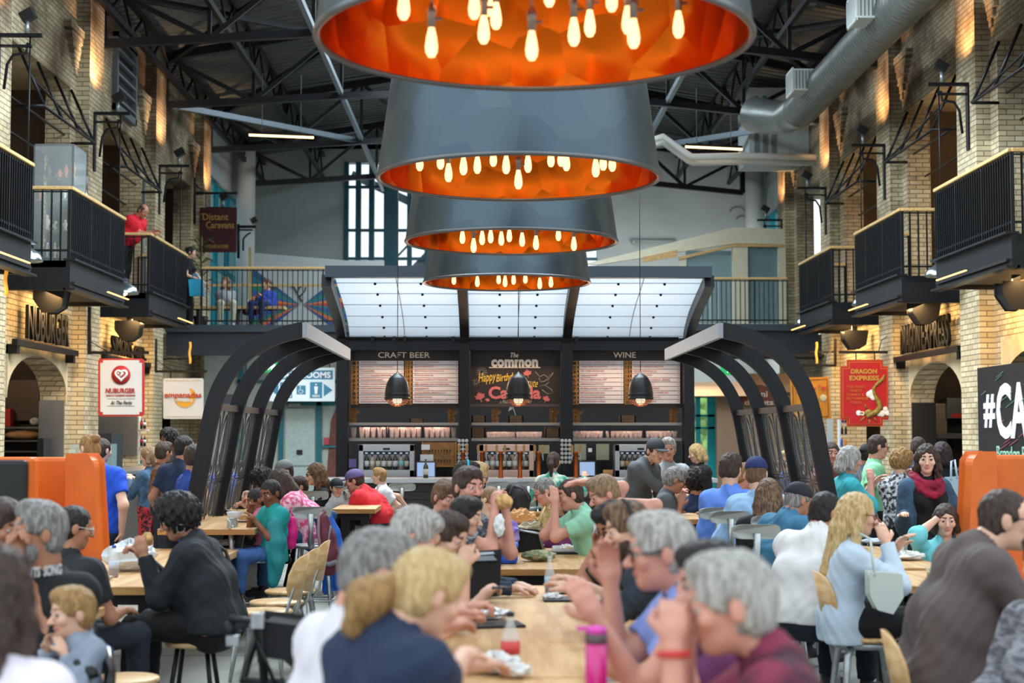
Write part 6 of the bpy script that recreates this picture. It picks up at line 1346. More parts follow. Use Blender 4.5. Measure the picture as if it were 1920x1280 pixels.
# ================================================================== PEOPLE: distance-field figures
UP = np.array([0, 0, 1.0])
def V(*a): return np.array(a, float)
def nz(v): v = np.asarray(v, float); return v/max(1e-9, np.linalg.norm(v))
def _lbl(mat): return mat
class SDF:
    def __init__(s, h): s.h = h; s.pr = []
    def cap(s, a, b, ra, rb=None, m=0, k=.03, clip=None, op=1): s.pr.append(('c', V(*a), V(*b), ra, ra if rb is None else rb, m, k, clip, op)); return s
    def ell(s, c, r, ax=None, m=0, k=.03, clip=None, op=1): s.pr.append(('e', V(*c), V(*r), np.eye(3) if ax is None else np.array(ax), None, m, k, clip, op)); return s
    def mesh(s, clips=(), disp=None):
        h = s.h; lo = np.full(3, 1e9); hi = -lo
        for p in s.pr:
            if p[8] < 0: continue
            if p[0] == 'c': R = max(p[3], p[4]); l = np.minimum(p[1], p[2])-R; g = np.maximum(p[1], p[2])+R
            else: R = max(p[2]); l = p[1]-R; g = p[1]+R
            lo = np.minimum(lo, l); hi = np.maximum(hi, g)
        lo -= 3*h; hi += 3*h; n = np.ceil((hi-lo)/h).astype(int)+1
        if n.prod() > 6e6: h = h*(n.prod()/6e6)**(1/3); n = np.ceil((hi-lo)/h).astype(int)+1
        D = np.full(n, .1, np.float32); RAW = np.full(n, .1, np.float32); MI = np.zeros(n, np.int8)
        ax = [lo[i]+h*np.arange(n[i]) for i in range(3)]
        for (t, a, b, c, d, m, k, clip, op) in s.pr:
            if t == 'c': R = max(c, d)+k+3*h; l = np.minimum(a, b)-R; g = np.maximum(a, b)+R
            else: R = max(b)+k+3*h; l = a-R; g = a+R
            i0 = np.clip(((l-lo)/h).astype(int), 0, n-1); i1 = np.clip(((g-lo)/h).astype(int)+2, 1, n)
            if (i1 <= i0).any(): continue
            sl = tuple(slice(i0[i], i1[i]) for i in range(3))
            X = ax[0][sl[0]][:, None, None]; Y = ax[1][sl[1]][None, :, None]; Z = ax[2][sl[2]][None, None, :]
            if t == 'c':
                ba = b-a; L = max(1e-9, ba @ ba)
                q = np.clip(((X-a[0])*ba[0]+(Y-a[1])*ba[1]+(Z-a[2])*ba[2])/L, 0, 1)
                dd = np.sqrt((X-a[0]-q*ba[0])**2+(Y-a[1]-q*ba[1])**2+(Z-a[2]-q*ba[2])**2)-(c+(d-c)*q)
            else:
                A = c; u = [(X-a[0])*A[i][0]+(Y-a[1])*A[i][1]+(Z-a[2])*A[i][2] for i in range(3)]
                k0 = np.sqrt(sum((u[i]/b[i])**2 for i in range(3))); k1 = np.sqrt(sum((u[i]/b[i]**2)**2 for i in range(3)))+1e-6
                dd = k0*(k0-1)/k1
            if clip:
                for (cp, cn) in clip: dd = np.maximum(dd, (X-cp[0])*cn[0]+(Y-cp[1])*cn[1]+(Z-cp[2])*cn[2])
            cur = D[sl]
            if op > 0:
                w = dd < RAW[sl]; RAW[sl] = np.where(w, dd, RAW[sl]); MI[sl] = np.where(w, m, MI[sl])
                hh = np.maximum(k-np.abs(cur-dd), 0)/k; D[sl] = np.minimum(cur, dd)-hh*hh*k*.25
            elif op == 0:      # paint only
                MI[sl] = np.where(dd < 0, m, MI[sl])
            else:
                hh = np.maximum(k-np.abs(-dd-cur), 0)/k; D[sl] = np.maximum(cur, -dd)+hh*hh*k*.25
        X = ax[0][:, None, None]; Y = ax[1][None, :, None]; Z = ax[2][None, None, :]
        if disp: D = D+disp(X, Y, Z).astype(np.float32)
        for (cp, cn) in clips: D = np.maximum(D, (X-cp[0])*cn[0]+(Y-cp[1])*cn[1]+(Z-cp[2])*cn[2])
        D[0] = D[-1] = .1; D[:, 0] = D[:, -1] = .1; D[:, :, 0] = D[:, :, -1] = .1
        S = D < 0; nx, ny, nzz = n; C = (nx-1, ny-1, nzz-1)
        acc = np.zeros(C+(3,), np.float32); cnt = np.zeros(C, np.float32)
        cr = []
        for a_ in range(3):
            s0 = [slice(None)]*3; s1 = [slice(None)]*3; s0[a_] = slice(0, -1); s1[a_] = slice(1, None)
            d0 = D[tuple(s0)]; d1 = D[tuple(s1)]; x = S[tuple(s0)] != S[tuple(s1)]; cr.append((x, S[tuple(s0)]))
            t = np.where(x, d0/np.where(x, d0-d1, 1), 0).astype(np.float32)
            oth = [i for i in range(3) if i != a_]
            for p in (0, 1):
                for q in (0, 1):
                    sl = [slice(None)]*3; sl[oth[0]] = slice(p, p+C[oth[0]]); sl[oth[1]] = slice(q, q+C[oth[1]])
                    xx = x[tuple(sl)]; tt = t[tuple(sl)]
                    cnt += xx; acc[..., a_] += np.where(xx, tt, 0)
                    if p: acc[..., oth[0]] += xx
                    if q: acc[..., oth[1]] += xx
        act = cnt > 0; idx = -np.ones(C, np.int64); ii = np.argwhere(act); idx[act] = np.arange(len(ii))
        vv = lo+h*(ii+acc[act]/cnt[act][:, None]); mt = MI[:-1, :-1, :-1][act]
        F = []
        for a_ in range(3):
            x, s0 = cr[a_]; o = [i for i in range(3) if i != a_]; e = np.argwhere(x)
            e = e[(e[:, o[0]] > 0) & (e[:, o[1]] > 0) & (e[:, o[0]] < C[o[0]]) & (e[:, o[1]] < C[o[1]])]
            if not len(e): continue
            def g(p, q):
                f = e.copy(); f[:, o[0]] -= p; f[:, o[1]] -= q; return idx[f[:, 0], f[:, 1], f[:, 2]]
            quad = np.stack([g(1, 1), g(0, 1), g(0, 0), g(1, 0)], 1); ins = s0[e[:, 0], e[:, 1], e[:, 2]]
            fl_ = ins if a_ != 1 else ~ins
            quad[~fl_] = quad[~fl_][:, ::-1]; F.append(quad)
        F = np.concatenate(F) if F else np.zeros((0, 4), int)
        return vv, F, (mt[F[:, 0]] if len(F) else np.zeros(0, int))
def mk(name, shells, mats, origin, parent=None):
    org = np.array(origin); vs = []; fs = []; ms = []; o = 0
    for v, f, m in shells: vs.append(v-org); fs.append(f+o); ms.append(m); o += len(v)
    v = np.concatenate(vs); f = np.concatenate(fs); m = np.concatenate(ms)
    me = bpy.data.meshes.new(name); me.vertices.add(len(v)); me.vertices.foreach_set('co', v.ravel())
    me.loops.add(len(f)*4); me.loops.foreach_set('vertex_index', f.ravel().astype(np.int32)); me.polygons.add(len(f))
    me.polygons.foreach_set('loop_start', (np.arange(len(f))*4).astype(np.int32)); me.polygons.foreach_set('loop_total', np.full(len(f), 4, np.int32))
    me.update(calc_edges=True); me.validate(verbose=False)
    for q in mats: me.materials.append(q)
    if len(m) == len(me.polygons): me.polygons.foreach_set('material_index', m.astype(np.int32))
    me.polygons.foreach_set('use_smooth', np.ones(len(me.polygons), bool))
    ob = bpy.data.objects.new(name, me); COL.objects.link(ob)
    if parent: ob.parent = parent
    else: ob.location = origin
    return ob
SK = {}
def skin(k):
    c = {'fair': 'd3a48c', 'pink': 'c98f7c', 'tan': 'a9745a', 'brown': '7a4a34', 'dark': '4f3024', 'pale': 'dcb29c'}[k]
    m = M('skin_'+k, c, .5, var=.05, vscale=14, spec=.35); b = m.node_tree.nodes['Principled BSDF']
    b.inputs['Subsurface Weight'].default_value = 0; return m
def hairm(c):
    c2 = {'grey': ('94908d', '64605d'), 'silver': ('b8b4ae', '8a8681'), 'blond': ('d2b482', 'b5945f'), 'darkblond': ('97785a', '765b40'), 'brown': ('47332a', '32231c'), 'lightbrown': ('765740', '5a402e'), 'black': ('1b1718', '110e0f'), 'ombre': ('80624a', '4a3629'), 'auburn': ('5a2f22', '3f2019'), 'gingerblond': ('ab8350', '8b6639'), 'plum': ('2f141a', '180a0e')}[c]
    return M('hair_'+c, c2[0], .45, col2=c2[1], vscale=14, stretch=(6, 6, .9), bump=.7, bscale=34, spec=.4)
EYEW = M('eye_white', 'c9c4c0', .3); IRIS = M('eye_dark', '1c1412', .2, spec=.8)
def ik(S, T, l1, l2, pole):
    d = T-S; L = np.linalg.norm(d); mx = (l1+l2)*1.10
    if L > mx: T = S+d/L*mx; L = mx
    if L > (l1+l2)*.995: f = L/((l1+l2)*.995); l1 *= f; l2 *= f
    u = nz(T-S); a = (l1*l1-l2*l2+L*L)/(2*L); h = math.sqrt(max(0, l1*l1-a*a)); p = pole-u*(pole @ u)
    return S+u*a+nz(p)*h, T
def garm(col, col2=None, pat=None):
    n = 'cloth_'+col+(col2 or '')+(pat or '')
    if n in MATS: return MATS[n]
    if pat == 'stripe': return M(n, col, .85, col2=col2, vscale=3, stretch=(1, 1, 30), bump=.4, bscale=9)
    if pat == 'plaid': return M(n, col, .85, col2=col2, vscale=16, stretch=(1, 1, 2.5), bump=.3, bscale=9)
    if pat == 'print': return M(n, col, .85, col2=col2, vscale=26, bump=.3, bscale=9)
    if pat == 'blotch': return M(n, col, .85, col2=col2, vscale=7, bump=.3, bscale=9)
    if pat == 'denim': return M(n, col, .85, col2=col2, vscale=9, bump=.5, bscale=22)
    return M(n, col, .85, var=.05, vscale=5, bump=.55, bscale=8)
PEOPLE = []
def person(label, px, py, Y, yaw=0, pose='sit', hy=None, hp=5, hroll=0, s=1.0, sk='fair', hair=('brown', 'short'), top='33383f', tcol2=None, tpat=None, sleeve='short', bottom='1f2430', shoes='26262a',
           lean=.0, latl=0.0, R=None, L=None, rh='relax', lh='relax', seat=None, feet=True, glasses=False, beard=None, cap=None, fem=False, fat=1.0, extra=None, headless=False, zfloor=0.0, hem=None, shl=0, kneeout=.11, face=True, skirt=None, neckline=.0, elbow=None, thr=.42, earring=False, headband=None, cshift=0.0):
    """px,py: head centre in photograph pixels, Y: distance"""
    H = np.array(W(px, py, Y)); ya = math.radians(yaw); F = V(math.sin(ya), -math.cos(ya), 0); Rt = np.cross(F, UP)
    h_ = math.radians(yaw if hy is None else hy); p_ = math.radians(hp); hF = V(math.sin(h_)*math.cos(p_), -math.cos(h_)*math.cos(p_), -math.sin(p_)); hR = nz(np.cross(hF, UP)); hU = np.cross(hR, hF)
    if hroll: a = math.radians(hroll); hR, hU = hR*math.cos(a)+hU*math.sin(a), hU*math.cos(a)-hR*math.sin(a)
    ppm = FP/Y; hh = min(.0085, max(.0048, 1.1/ppm)); hb = min(.015, max(.010, 1.7/ppm)); hf = .0052 if Y < 12 else .0065
    hs = s if s > .8 else .55+.5*s       # children keep larger heads
    shell = []; matsB = [skin(sk), M('lip_'+sk, {'fair': 'bb7c6c', 'pink': 'b06c60', 'tan': '91594a', 'brown': '633a32', 'dark': '43261f', 'pale': 'c47f72'}[sk], .4), hairm(hair[0]), EYEW, IRIS]
    # ---------------- head
    A = [hR, hF, hU]
    def hp_(r, f, u): return H+(hR*r+hF*f+hU*u)*hs
    q = SDF(hh); k = .02*hs
    q.ell(hp_(0, -.008, .030), V(.074, .092, .088)*hs, A, 0, k); q.ell(hp_(0, .030, -.045), V(.051 if fem else .057, .060, .064 if fem else .068)*hs, A, 0, .03*hs); q.ell(hp_(0, .062, -.086 if fem else -.088), V(.020 if fem else .027, .022, .019 if fem else .022)*hs, A, 0, .025*hs)
    q.ell(hp_(0, .05, .03), V(.062, .042, .05)*hs, A, 0, k)
    for sg in (-1, 1):
        q.ell(hp_(sg*.041, .066, -.018), V(.024, .022, .022)*hs, A, 0, k); q.ell(hp_(sg*.033, .090, .010), V(.017, .012, .012)*hs, A, 0, .012*hs, op=-1)
        q.ell(hp_(sg*.078, -.008, -.002), V(.010, .020, .032)*hs, A, 0, .008*hs)
    q.cap(hp_(0, .086, .012), hp_(0, .113, -.024), .0075*hs, (.0105 if fem else .0135)*hs, 0, .012*hs); 
    for sg in (-1, 1): q.ell(hp_(sg*.013, .100, -.028), V(.007 if fem else .009, .009, .007)*hs, A, 0, .006*hs)
    if face:
        q.ell(hp_(0, .087, -.054), V(.021, .011, .005)*hs, A, 1, .005*hs); q.ell(hp_(0, .084, -.062), V(.017, .011, .005)*hs, A, 1, .006*hs)
        for sg in (-1, 1):
            q.ell(hp_(sg*.032, .080, .009), V(.013, .0125, .0075)*hs, A, 3, .002*hs); q.ell(hp_(sg*.032, .0905, .008), V(.006, .004, .006)*hs, A, 4, .002*hs)
            q.ell(hp_(sg*.032, .083, .019), V(.017, .011, .006)*hs, A, 0, .004*hs)
            q.cap(hp_(sg*.017, .091, .031), hp_(sg*.046, .079, .035), (.003 if fem else .004)*hs, (.002 if fem else .003)*hs, 2, .004*hs)
    # neck: base of skull to chest
    lp = max(0, min(lean, .24)); C = H-UP*(.19-.30*lp)*s-F*(.04+lp*.40)*s+Rt*(latl*.2+cshift)
    Cn = C+UP*.035*s
    nr = .047*hs*(1 if fem else 1.16)*min(1.1, .4+.6*fat); nd = nz(hp_(0, -.025, -.05)-C)
    q.cap(hp_(0, -.025, -.05), C+UP*.005, nr, nr*1.06, 0, .03)
    shell.append(q.mesh())
    # ---------------- skeleton
    if pose == 'sit': zs = (.46 if seat is None else seat)+zfloor; zp = zs+.10*s
    elif pose == 'stand': zp = zfloor+(C[2]-zfloor)*.655
    P = V(C[0], C[1], 0)-F*lean*.8-Rt*latl; P[2] = zp
    if C[2]-P[2] > .62*s+.1: P[2] = C[2]-.62*s-.1 if pose != 'sit' else P[2]
    shw = (.158 if fem else .178)*s*(.72+.28*fat); Sh = {}; 
    for sg, nm in ((1, 'R'), (-1, 'L')): Sh[nm] = C+Rt*sg*shw-UP*.048*s+UP*shl
    t_ = .5; Wst = P*.5+C*.5-F*.01
    body = SDF(hb); kb = .05*s; tr = .088*s*fat; sx = .062*s*fat
    def torso(q, g, m=0, hipx=1.0, hemclip=None):
        cl = hemclip
        for sg in (-1, 1):
            q.cap(P+Rt*sg*.07*s*fat*hipx+UP*.0, Wst+Rt*sg*sx, (.098 if fem else .09)*s*fat+g, tr*.98+g, m, kb, cl)
            q.cap(Wst+Rt*sg*sx, C+Rt*sg*.085*s-UP*.10*s+F*.0, tr+g, .088*s*(.6+.4*fat)+g, m, kb, cl)
            q.cap(C+Rt*sg*.085*s-UP*.10*s, Sh['R' if sg > 0 else 'L']-Rt*sg*.02*s, .085*s*(.6+.4*fat)+g, .050*s+g, m, kb, cl)
            q.cap(C-UP*.005*s+Rt*sg*.03*s, Sh['R' if sg > 0 else 'L']-Rt*sg*.03*s, .045*s+g, .046*s+g, m, kb, cl)
            if fem: q.ell(C+Rt*sg*.075*s-UP*.16*s+F*.075*s, V(.062, .062, .060)*s+g, None, m, .04, cl)
        q.cap(Sh['R']-Rt*.03*s-UP*.02*s-F*.01, Sh['L']+Rt*.03*s-UP*.02*s-F*.01, .056*s*(.4+.6*fat)+g, None, m, kb, cl)
        if fat > 1.12: q.ell(P*.6+C*.4+F*.07*s, V(.15, .14, .15)*s*fat*.85+g, None, m, .06, cl)
    torso(body, 0)
    wr = {}; el = {}
    for nm, T in (('R', R), ('L', L)):
        sg = 1 if nm == 'R' else -1
        if T is None: T = (C+Rt*sg*.24*s-UP*.53*s+F*.04) if pose == 'stand' else (P+F*.34*s+Rt*sg*.10*s+UP*.12*s)
        elif isinstance(T, str):
            T = {'table': C+F*.40*s+Rt*sg*.10*s, 'chin': H+hF*.10*s-UP*.13*s+Rt*sg*.03, 'cross': C-UP*.26*s+F*.16*s-Rt*sg*.11*s, 'hip': P+Rt*sg*.2*s+UP*.1, 'hold': C+F*.30*s-UP*.10*s+Rt*sg*.05*s, 'lap': P+F*.3*s+UP*.13*s+Rt*sg*.06, 'down': C+Rt*sg*.22*s-UP*.52*s}[T]
            if False: pass
            if R == 'table' or L == 'table':
                if (R if nm == 'R' else L) == 'table': T = T.copy(); T[2] = .80+zfloor if seat is None or seat < .6 else .98
        elif len(T) == 3: T = np.array(W(T[0], T[1], Y+T[2]))
        else: T = np.array(W(T[0], T[1], Y))
        pole = -UP*.9-F*.45+Rt*sg*.55 if elbow is None else elbow(F, Rt, sg)
        el[nm], wr[nm] = ik(Sh[nm], T, .285*s, .255*s, pole)
    def arm(q, nm, g, t1=1, m=0, fore=True, cuff=1.0, k=.03):
        sg = nm
        if t1 < 1:
            e = Sh[nm]+(el[nm]-Sh[nm])*t1; n_ = nz(el[nm]-Sh[nm]); q.cap(Sh[nm], el[nm], .053*s*(.6+.4*fat)+g, .046*s*(.5+.5*fat)+g, m, k+.02, [(e, n_)])
        else:
            q.cap(Sh[nm], el[nm], .051*s*(.5+.5*fat)+g, .041*s*(.5+.5*fat)+g, m, k)
            if fore:
                n_ = nz(wr[nm]-el[nm]); e = el[nm]+(wr[nm]-el[nm])*cuff; q.cap(el[nm], wr[nm], .041*s*(.5+.5*fat)+g, .028*s+g, m, k, [(e, n_)] if cuff < 1.2 and m != 'b' else None)
    for nm in 'RL':
        arm(body, nm, -.002, 1, 0, True, 1.5)
    kn = {}; an = {}
    for nm, sg in (('R', 1), ('L', -1)):
        hip = P+Rt*sg*.09*s-UP*.01
        if pose == 'sit':
            K = hip+F*thr*s+Rt*sg*(kneeout-.06)*s+UP*.0; K[2] = zp-.02; A_ = K+F*.02-Rt*sg*.01; A_[2] = max(zfloor+.085, zp-.46*s)
        else:
            A_ = P+Rt*sg*.10*s+F*(.05*sg if True else 0); A_[2] = zfloor+.085; K = (hip+A_)/2+F*.035
        kn[nm], an[nm] = K, A_
        body.cap(hip, K, .078*s*(.4+.6*fat), .054*s, 0, .03).cap(K, A_, .054*s, .036*s, 0, .03)
    shell.append(body.mesh())
    # ---------------- hands
    for nm, sg, st in (('R', 1, rh), ('L', -1, lh)):
        if st == 'none': continue
        d = nz(wr[nm]-el[nm]); n = nz(np.cross(d, np.cross(-UP if abs(d[2]) < .8 else F, d)));
        if abs(d[2]) > .8: n = nz((-Rt*sg)-d*((-Rt*sg) @ d))
        side = np.cross(n, d)*sg    # toward the thumb
        c = {'relax': .38, 'fist': 1.15, 'hold': .85, 'flat': .12, 'point': .6}[st]; w = wr[nm]; g = SDF(hf); S_ = s*(.93 if fem else 1)
        AX = [side, d, n]; g.ell(w+d*.052*S_, V(.040, .050, .017)*S_, AX, 0, .012).cap(w-d*.02*S_, w+d*.03*S_, .026*S_, .026*S_, 0, .02)
        for i, ln in enumerate((.068, .076, .071, .056)):
            b0 = w+d*.088*S_+side*(.027-.018*i)*S_; cc = c*(1+.10*i); d1 = d*math.cos(cc)+n*math.sin(cc); d2 = d*math.cos(cc*2)+n*math.sin(cc*2); b1 = b0+d1*ln*.52*S_; b2 = b1+d2*ln*.48*S_
            g.cap(b0-d*.012*S_, b1, .0098*S_, .0090*S_, 0, .005).cap(b1, b2, .0088*S_, .0072*S_, 0, .004)
        t0 = w+d*.028*S_+side*.030*S_; t1 = t0+nz(d*.7+side*.62+n*.35)*.040*S_; t2 = t1+nz(d*.85+side*(.15-.5*(c > .7))+n*.5)*.032*S_
        g.cap(t0, t1, .0125*S_, .0110*S_, 0, .008).cap(t1, t2, .0108*S_, .0088*S_, 0, .005); shell.append(g.mesh())
    base = V(P[0], P[1], zfloor)
    root = mk('person', shell, matsB, base); tag(root, label, 'person')
    def child(nm, sh, m): return mk(nm, [sh], m if isinstance(m, list) else [m], base, root)
    ph = random.Random(int(px*7+py)).uniform(0, 6)
    fold = lambda a: (lambda X, Y_, Z: a*(np.sin(X*31+Z*22+ph)*np.sin(Y_*27-Z*17+ph)+.6*np.sin(Z*61+9*np.sin(X*11+ph)+7*np.sin(Y_*13))))
    # ---------------- top garment
    tm = garm(top, tcol2, tpat); q = SDF(hb); hz = P[2]-(.07 if hem is None else hem)
    clp = [(V(0, 0, hz), V(0, 0, -1))]
    torso(q, .016)
    if pose == 'sit' or hem: 
        for sg in (-1, 1): q.cap(P+Rt*sg*.07*s, P+Rt*sg*.075*s-UP*.1, .100*s*fat+.014, None, 0, .05)
    for nm in 'RL':
        if sleeve == 'short': arm(q, nm, .018, .62, 0, k=.035)
        elif sleeve == 'long': arm(q, nm, .014, 1, 0, True, .97, k=.03)
        elif sleeve == 'mid': arm(q, nm, .014, 1, 0, True, .35, k=.03)
        elif sleeve == 'cap': arm(q, nm, .014, .25, 0, k=.03)
    q.cap(C, C+nd*.052*s, nr+.016, nr+.012, 0, .04)
    q.cap(C+nd*.058*s+F*.004, C+nd*.16*s+F*.01, nr+.003, nr+.02, 0, .006, op=-1)
    if neckline: q.ell(C+F*.10*s-UP*neckline*.3, V(.07, .07, neckline)*s, None, 0, .015, op=-1)
    child('shirt', q.mesh(clp, fold(.0035)), tm)
    # ---------------- trousers
    if feet is not None:
        q = SDF(hb); bm = garm(bottom, None, None) if not isinstance(bottom, tuple) else garm(*bottom)
        q.cap(P-Rt*.07*s-UP*.03, P+Rt*.07*s-UP*.03, (.098*s*fat+.010), None, 0, .04)
        for nm, sg in (('R', 1), ('L', -1)):
            hip = P+Rt*sg*.09*s-UP*.01; cuff = 1.0 if not skirt else skirt
            q.cap(hip, kn[nm], .080*s*(.4+.6*fat)+.012, .060*s+.010, 0, .035)
            if not skirt: n_ = nz(an[nm]-kn[nm]); e = an[nm]-n_*.02; q.cap(kn[nm], an[nm]+n_*.05, .058*s+.010, .048*s+.008, 0, .03, [(e, n_)])
        child('trousers' if not skirt else 'skirt', q.mesh((), fold(.003)), bm)
        for nm, sg in (('R', 1), ('L', -1)):
            a = an[nm]; q = SDF(hb); q.cap(a-F*.03*s-UP*.045, a+F*.13*s-UP*.052, .040*s, .034*s, 0, .02).cap(a-UP*.04, a+UP*.01, .040*s, .040*s, 0, .02)
            child('shoe', q.mesh([(V(0, 0, a[2]-.083), V(0, 0, -1))]), M('shoe_'+shoes, shoes, .6))
    # ---------------- hair
    hc, style = hair; hm = hairm(hc); q = SDF(hh); vol = {'short': .009, 'crop': .004, 'full': .015, 'curly': .032, 'long': .012, 'bob': .015, 'pony': .009, 'bun': .009, 'bald': .004, 'wavy': .017}.get(style, .012)
    if style != 'none':
        r = V(.074+vol, .092+vol, .088+vol)*hs
        q.ell(hp_(0, -.010, .032), r, A, 0, .02)
        if style == 'curly': q.ell(hp_(0, .02, .09), V(.085, .08, .06)*hs, A, 0, .03).ell(hp_(0, -.06, .02), V(.09, .07, .08)*hs, A, 0, .03)
        if style == 'full': q.ell(hp_(.01, .045, .098), V(.06, .05, .035)*hs, A, 0, .03)
        q.ell(hp_(0, -.045, -.03), V(.070+vol*.6, .055, .062)*hs, A, 0, .03)
        if style in ('long', 'wavy', 'bob'):
            ln = {'long': .36, 'wavy': .30, 'bob': .13}[style]
            for sg in (-1, 1):
                a = hp_(sg*.078, -.005, .03); b_ = hp_(sg*.088, -.005, -.075); c_ = b_-UP*ln*.55*hs-F*.035+Rt*sg*.0; 
                q.cap(a, b_, .020*hs, .026*hs, 0, .03)
                if style != 'bob': q.cap(b_, c_, .030*hs, .028*hs, 0, .03)
            a = hp_(0, -.07, .0); b_ = hp_(0, -.085, -.09); q.cap(a-hR*.03, b_-hR*.035, .05*hs, .05*hs, 0, .03).cap(a+hR*.03, b_+hR*.035, .05*hs, .05*hs, 0, .03)
            if style != 'bob':
                back = C-F*.105*s-UP*(ln-.22)*s
                for sg in (-1, 0, 1): q.cap(b_+hR*.035*sg, back+Rt*.055*sg, .05*hs, .035*hs, 0, .03)
        if style == 'pony':
            a = hp_(0, -.11, .03); q.cap(hp_(0, -.09, .03), a, .03*hs, .028*hs, 0, .01); b_ = a-UP*.09*hs-hF*.05; c_ = b_-UP*.13*hs+hF*.01; q.cap(a, b_, .028*hs, .038*hs, 0, .02).cap(b_, c_, .038*hs, .018*hs, 0, .02)
        if style == 'bun': q.ell(hp_(0, -.105, .07), V(.04, .04, .04)*hs, A, 0, .01)
        q.ell(hp_(0, .095, -.045), V(.074, .082, .100)*hs, A, 0, .012, op=-1)
        q.ell(hp_(0, .115, .020), V(.060, .055, .052)*hs, A, 0, .012, op=-1)
        for sg in (-1, 1):
            if style in ('short', 'crop', 'full', 'pony', 'bun', 'bald'): q.ell(hp_(sg*.088, .0, -.012), V(.022, .024, .036)*hs, A, 0, .008, op=-1)
            if style in ('short', 'crop', 'full', 'bald'): q.ell(hp_(sg*.07, .045, -.05), V(.04, .05, .05)*hs, A, 0, .01, op=-1)
        if style == 'bald': q.ell(hp_(0, .01, .115), V(.062, .085, .05)*hs, A, 0, .01, op=-1)
        am = {'curly': .009, 'wavy': .006}.get(style, .0028)*hs
        dv = (lambda X, Y_, Z: am*(np.sin(X*95+ph)*np.sin(Y_*90)*np.sin(Z*80+ph)+.7*np.sin(X*150+Z*30)*np.sin(Y_*140+ph)))
        sh = q.mesh((), dv)
        if len(sh[1]): child('hair', sh, hm)
        if style == 'pony':
            b = MB(); a = hp_(0, -.105, .03); b.tube([a+(hR*math.cos(t)+hU*math.sin(t))*.031*hs for t in [2*math.pi*i/12 for i in range(12)]], .008, 6, closed=True); b.build('hair_tie', M('hair_tie', '3a2448', .7), root, origin=None)
    if beard:
        q = SDF(hh); q.ell(hp_(0, .034, -.058), V(.062, .068, .066)*hs, A, 0, .02).ell(hp_(0, .066, -.095), V(.034, .032, .034)*hs, A, 0, .02); q.cap(hp_(-.028, .092, -.046), hp_(.028, .092, -.046), .008*hs, None, 0, .01)
        q.ell(hp_(0, .10, -.058), V(.020, .022, .008)*hs, A, 0, .004, op=-1)
        child('beard', q.mesh([(hp_(0, .0, -.036), hU)], lambda X, Y_, Z: .0015*np.sin(X*160)*np.sin(Y_*150)*np.sin(Z*120)), hairm(beard))
    if cap:
        cm, cdir = (cap if isinstance(cap, tuple) else (cap, 1)); q = SDF(hh); q.ell(hp_(0, -.008, .045), V(.088, .108, .092)*hs, A, 0, .02)
        sh = q.mesh([(hp_(0, 0, .035), -hU)]); q2 = SDF(hh); q2.ell(hp_(0, .12*cdir, .040), V(.066, .075, .010)*hs, A, 0, .01); child('cap', sh, M('cap_'+cm, cm, .8, bump=.1)); child('cap_brim', q2.mesh(), M('cap_'+cm, cm, .8, bump=.1))
    if glasses:
        b = MB(); gm = M('glasses_black', '15151a', .3) if glasses is True else M('glasses_'+glasses, glasses, .3)
        for sg in (-1, 1):
            b.tube([hp_(sg*.034+.022*math.cos(t), .106-.008*abs(sg), .006+.017*math.sin(t)) for t in [2*math.pi*i/14 for i in range(14)]], .0026*hs, 5, closed=True); b.tube([hp_(sg*.056, .102, .010), hp_(sg*.078, .07, .010), hp_(sg*.082, -.005, .012)], .0026*hs, 5)
        b.tube([hp_(-.012, .108, .010), hp_(.012, .108, .010)], .0026*hs, 5); b.build('glasses', gm, root)
    if headband:
        b = MB(); b.tube([hp_(.09*math.cos(t), -.01+.112*0*math.sin(t), .035+.1*math.sin(t)) for t in [math.pi*i/14 for i in range(15)]], .010*hs, 6); b.build('headband', M('band_'+headband, headband, .5), root)
    if earring:
        b = MB(); sg = earring; b.tube([hp_(sg*.088, -.006+.022*math.cos(t), -.055+.022*math.sin(t)) for t in [2*math.pi*i/14 for i in range(14)]], .002, 5, closed=True); b.build('earring', GALV, root)
    info = dict(H=H, C=C, P=P, F=F, Rt=Rt, wr=wr, el=el, hp=hp_, root=root, base=base, Sh=Sh, hF=hF, hR=hR, hU=hU, s=s, child=child, hb=hb)
    if extra: extra(info)
    PEOPLE.append(info); return info
# ================================================================== THE CROWD
def blob(info, nm, parts, mat, h=.008, disp=None):
    q = SDF(h)
    for p in parts: (q.cap if p[0] == 'c' else q.ell)(*p[1:])
    return info['child'](nm, q.mesh((), disp), mat)
def held(name, label, cat, c, r, mat, seed=0, h=.006):
    q = SDF(h); q.ell(c, V(*r), None, 0, .01)
    o = mk(name, [q.mesh((), lambda X, Y, Z: .006*np.sin(X*110+seed)*np.sin(Y*90)*np.sin(Z*100))], [mat], c); tag(o, label, cat); return o
def bracelet(info, nm, col, t=.93, r=.034):
    a = info['el'][nm]; b_ = info['wr'][nm]; c = a+(b_-a)*t; d = nz(b_-a); u = nz(np.cross(d, UP)); v = np.cross(d, u)
    MB().tube([tuple(c+(u*math.cos(x)+v*math.sin(x))*r) for x in [2*math.pi*i/16 for i in range(16)]], .009, 6, closed=True).build('bracelet', M('bracelet_'+col, col, .4), info['root'])
SANDW = M('sandwich_bun', 'c59a62', .7, var=.3, vscale=25)
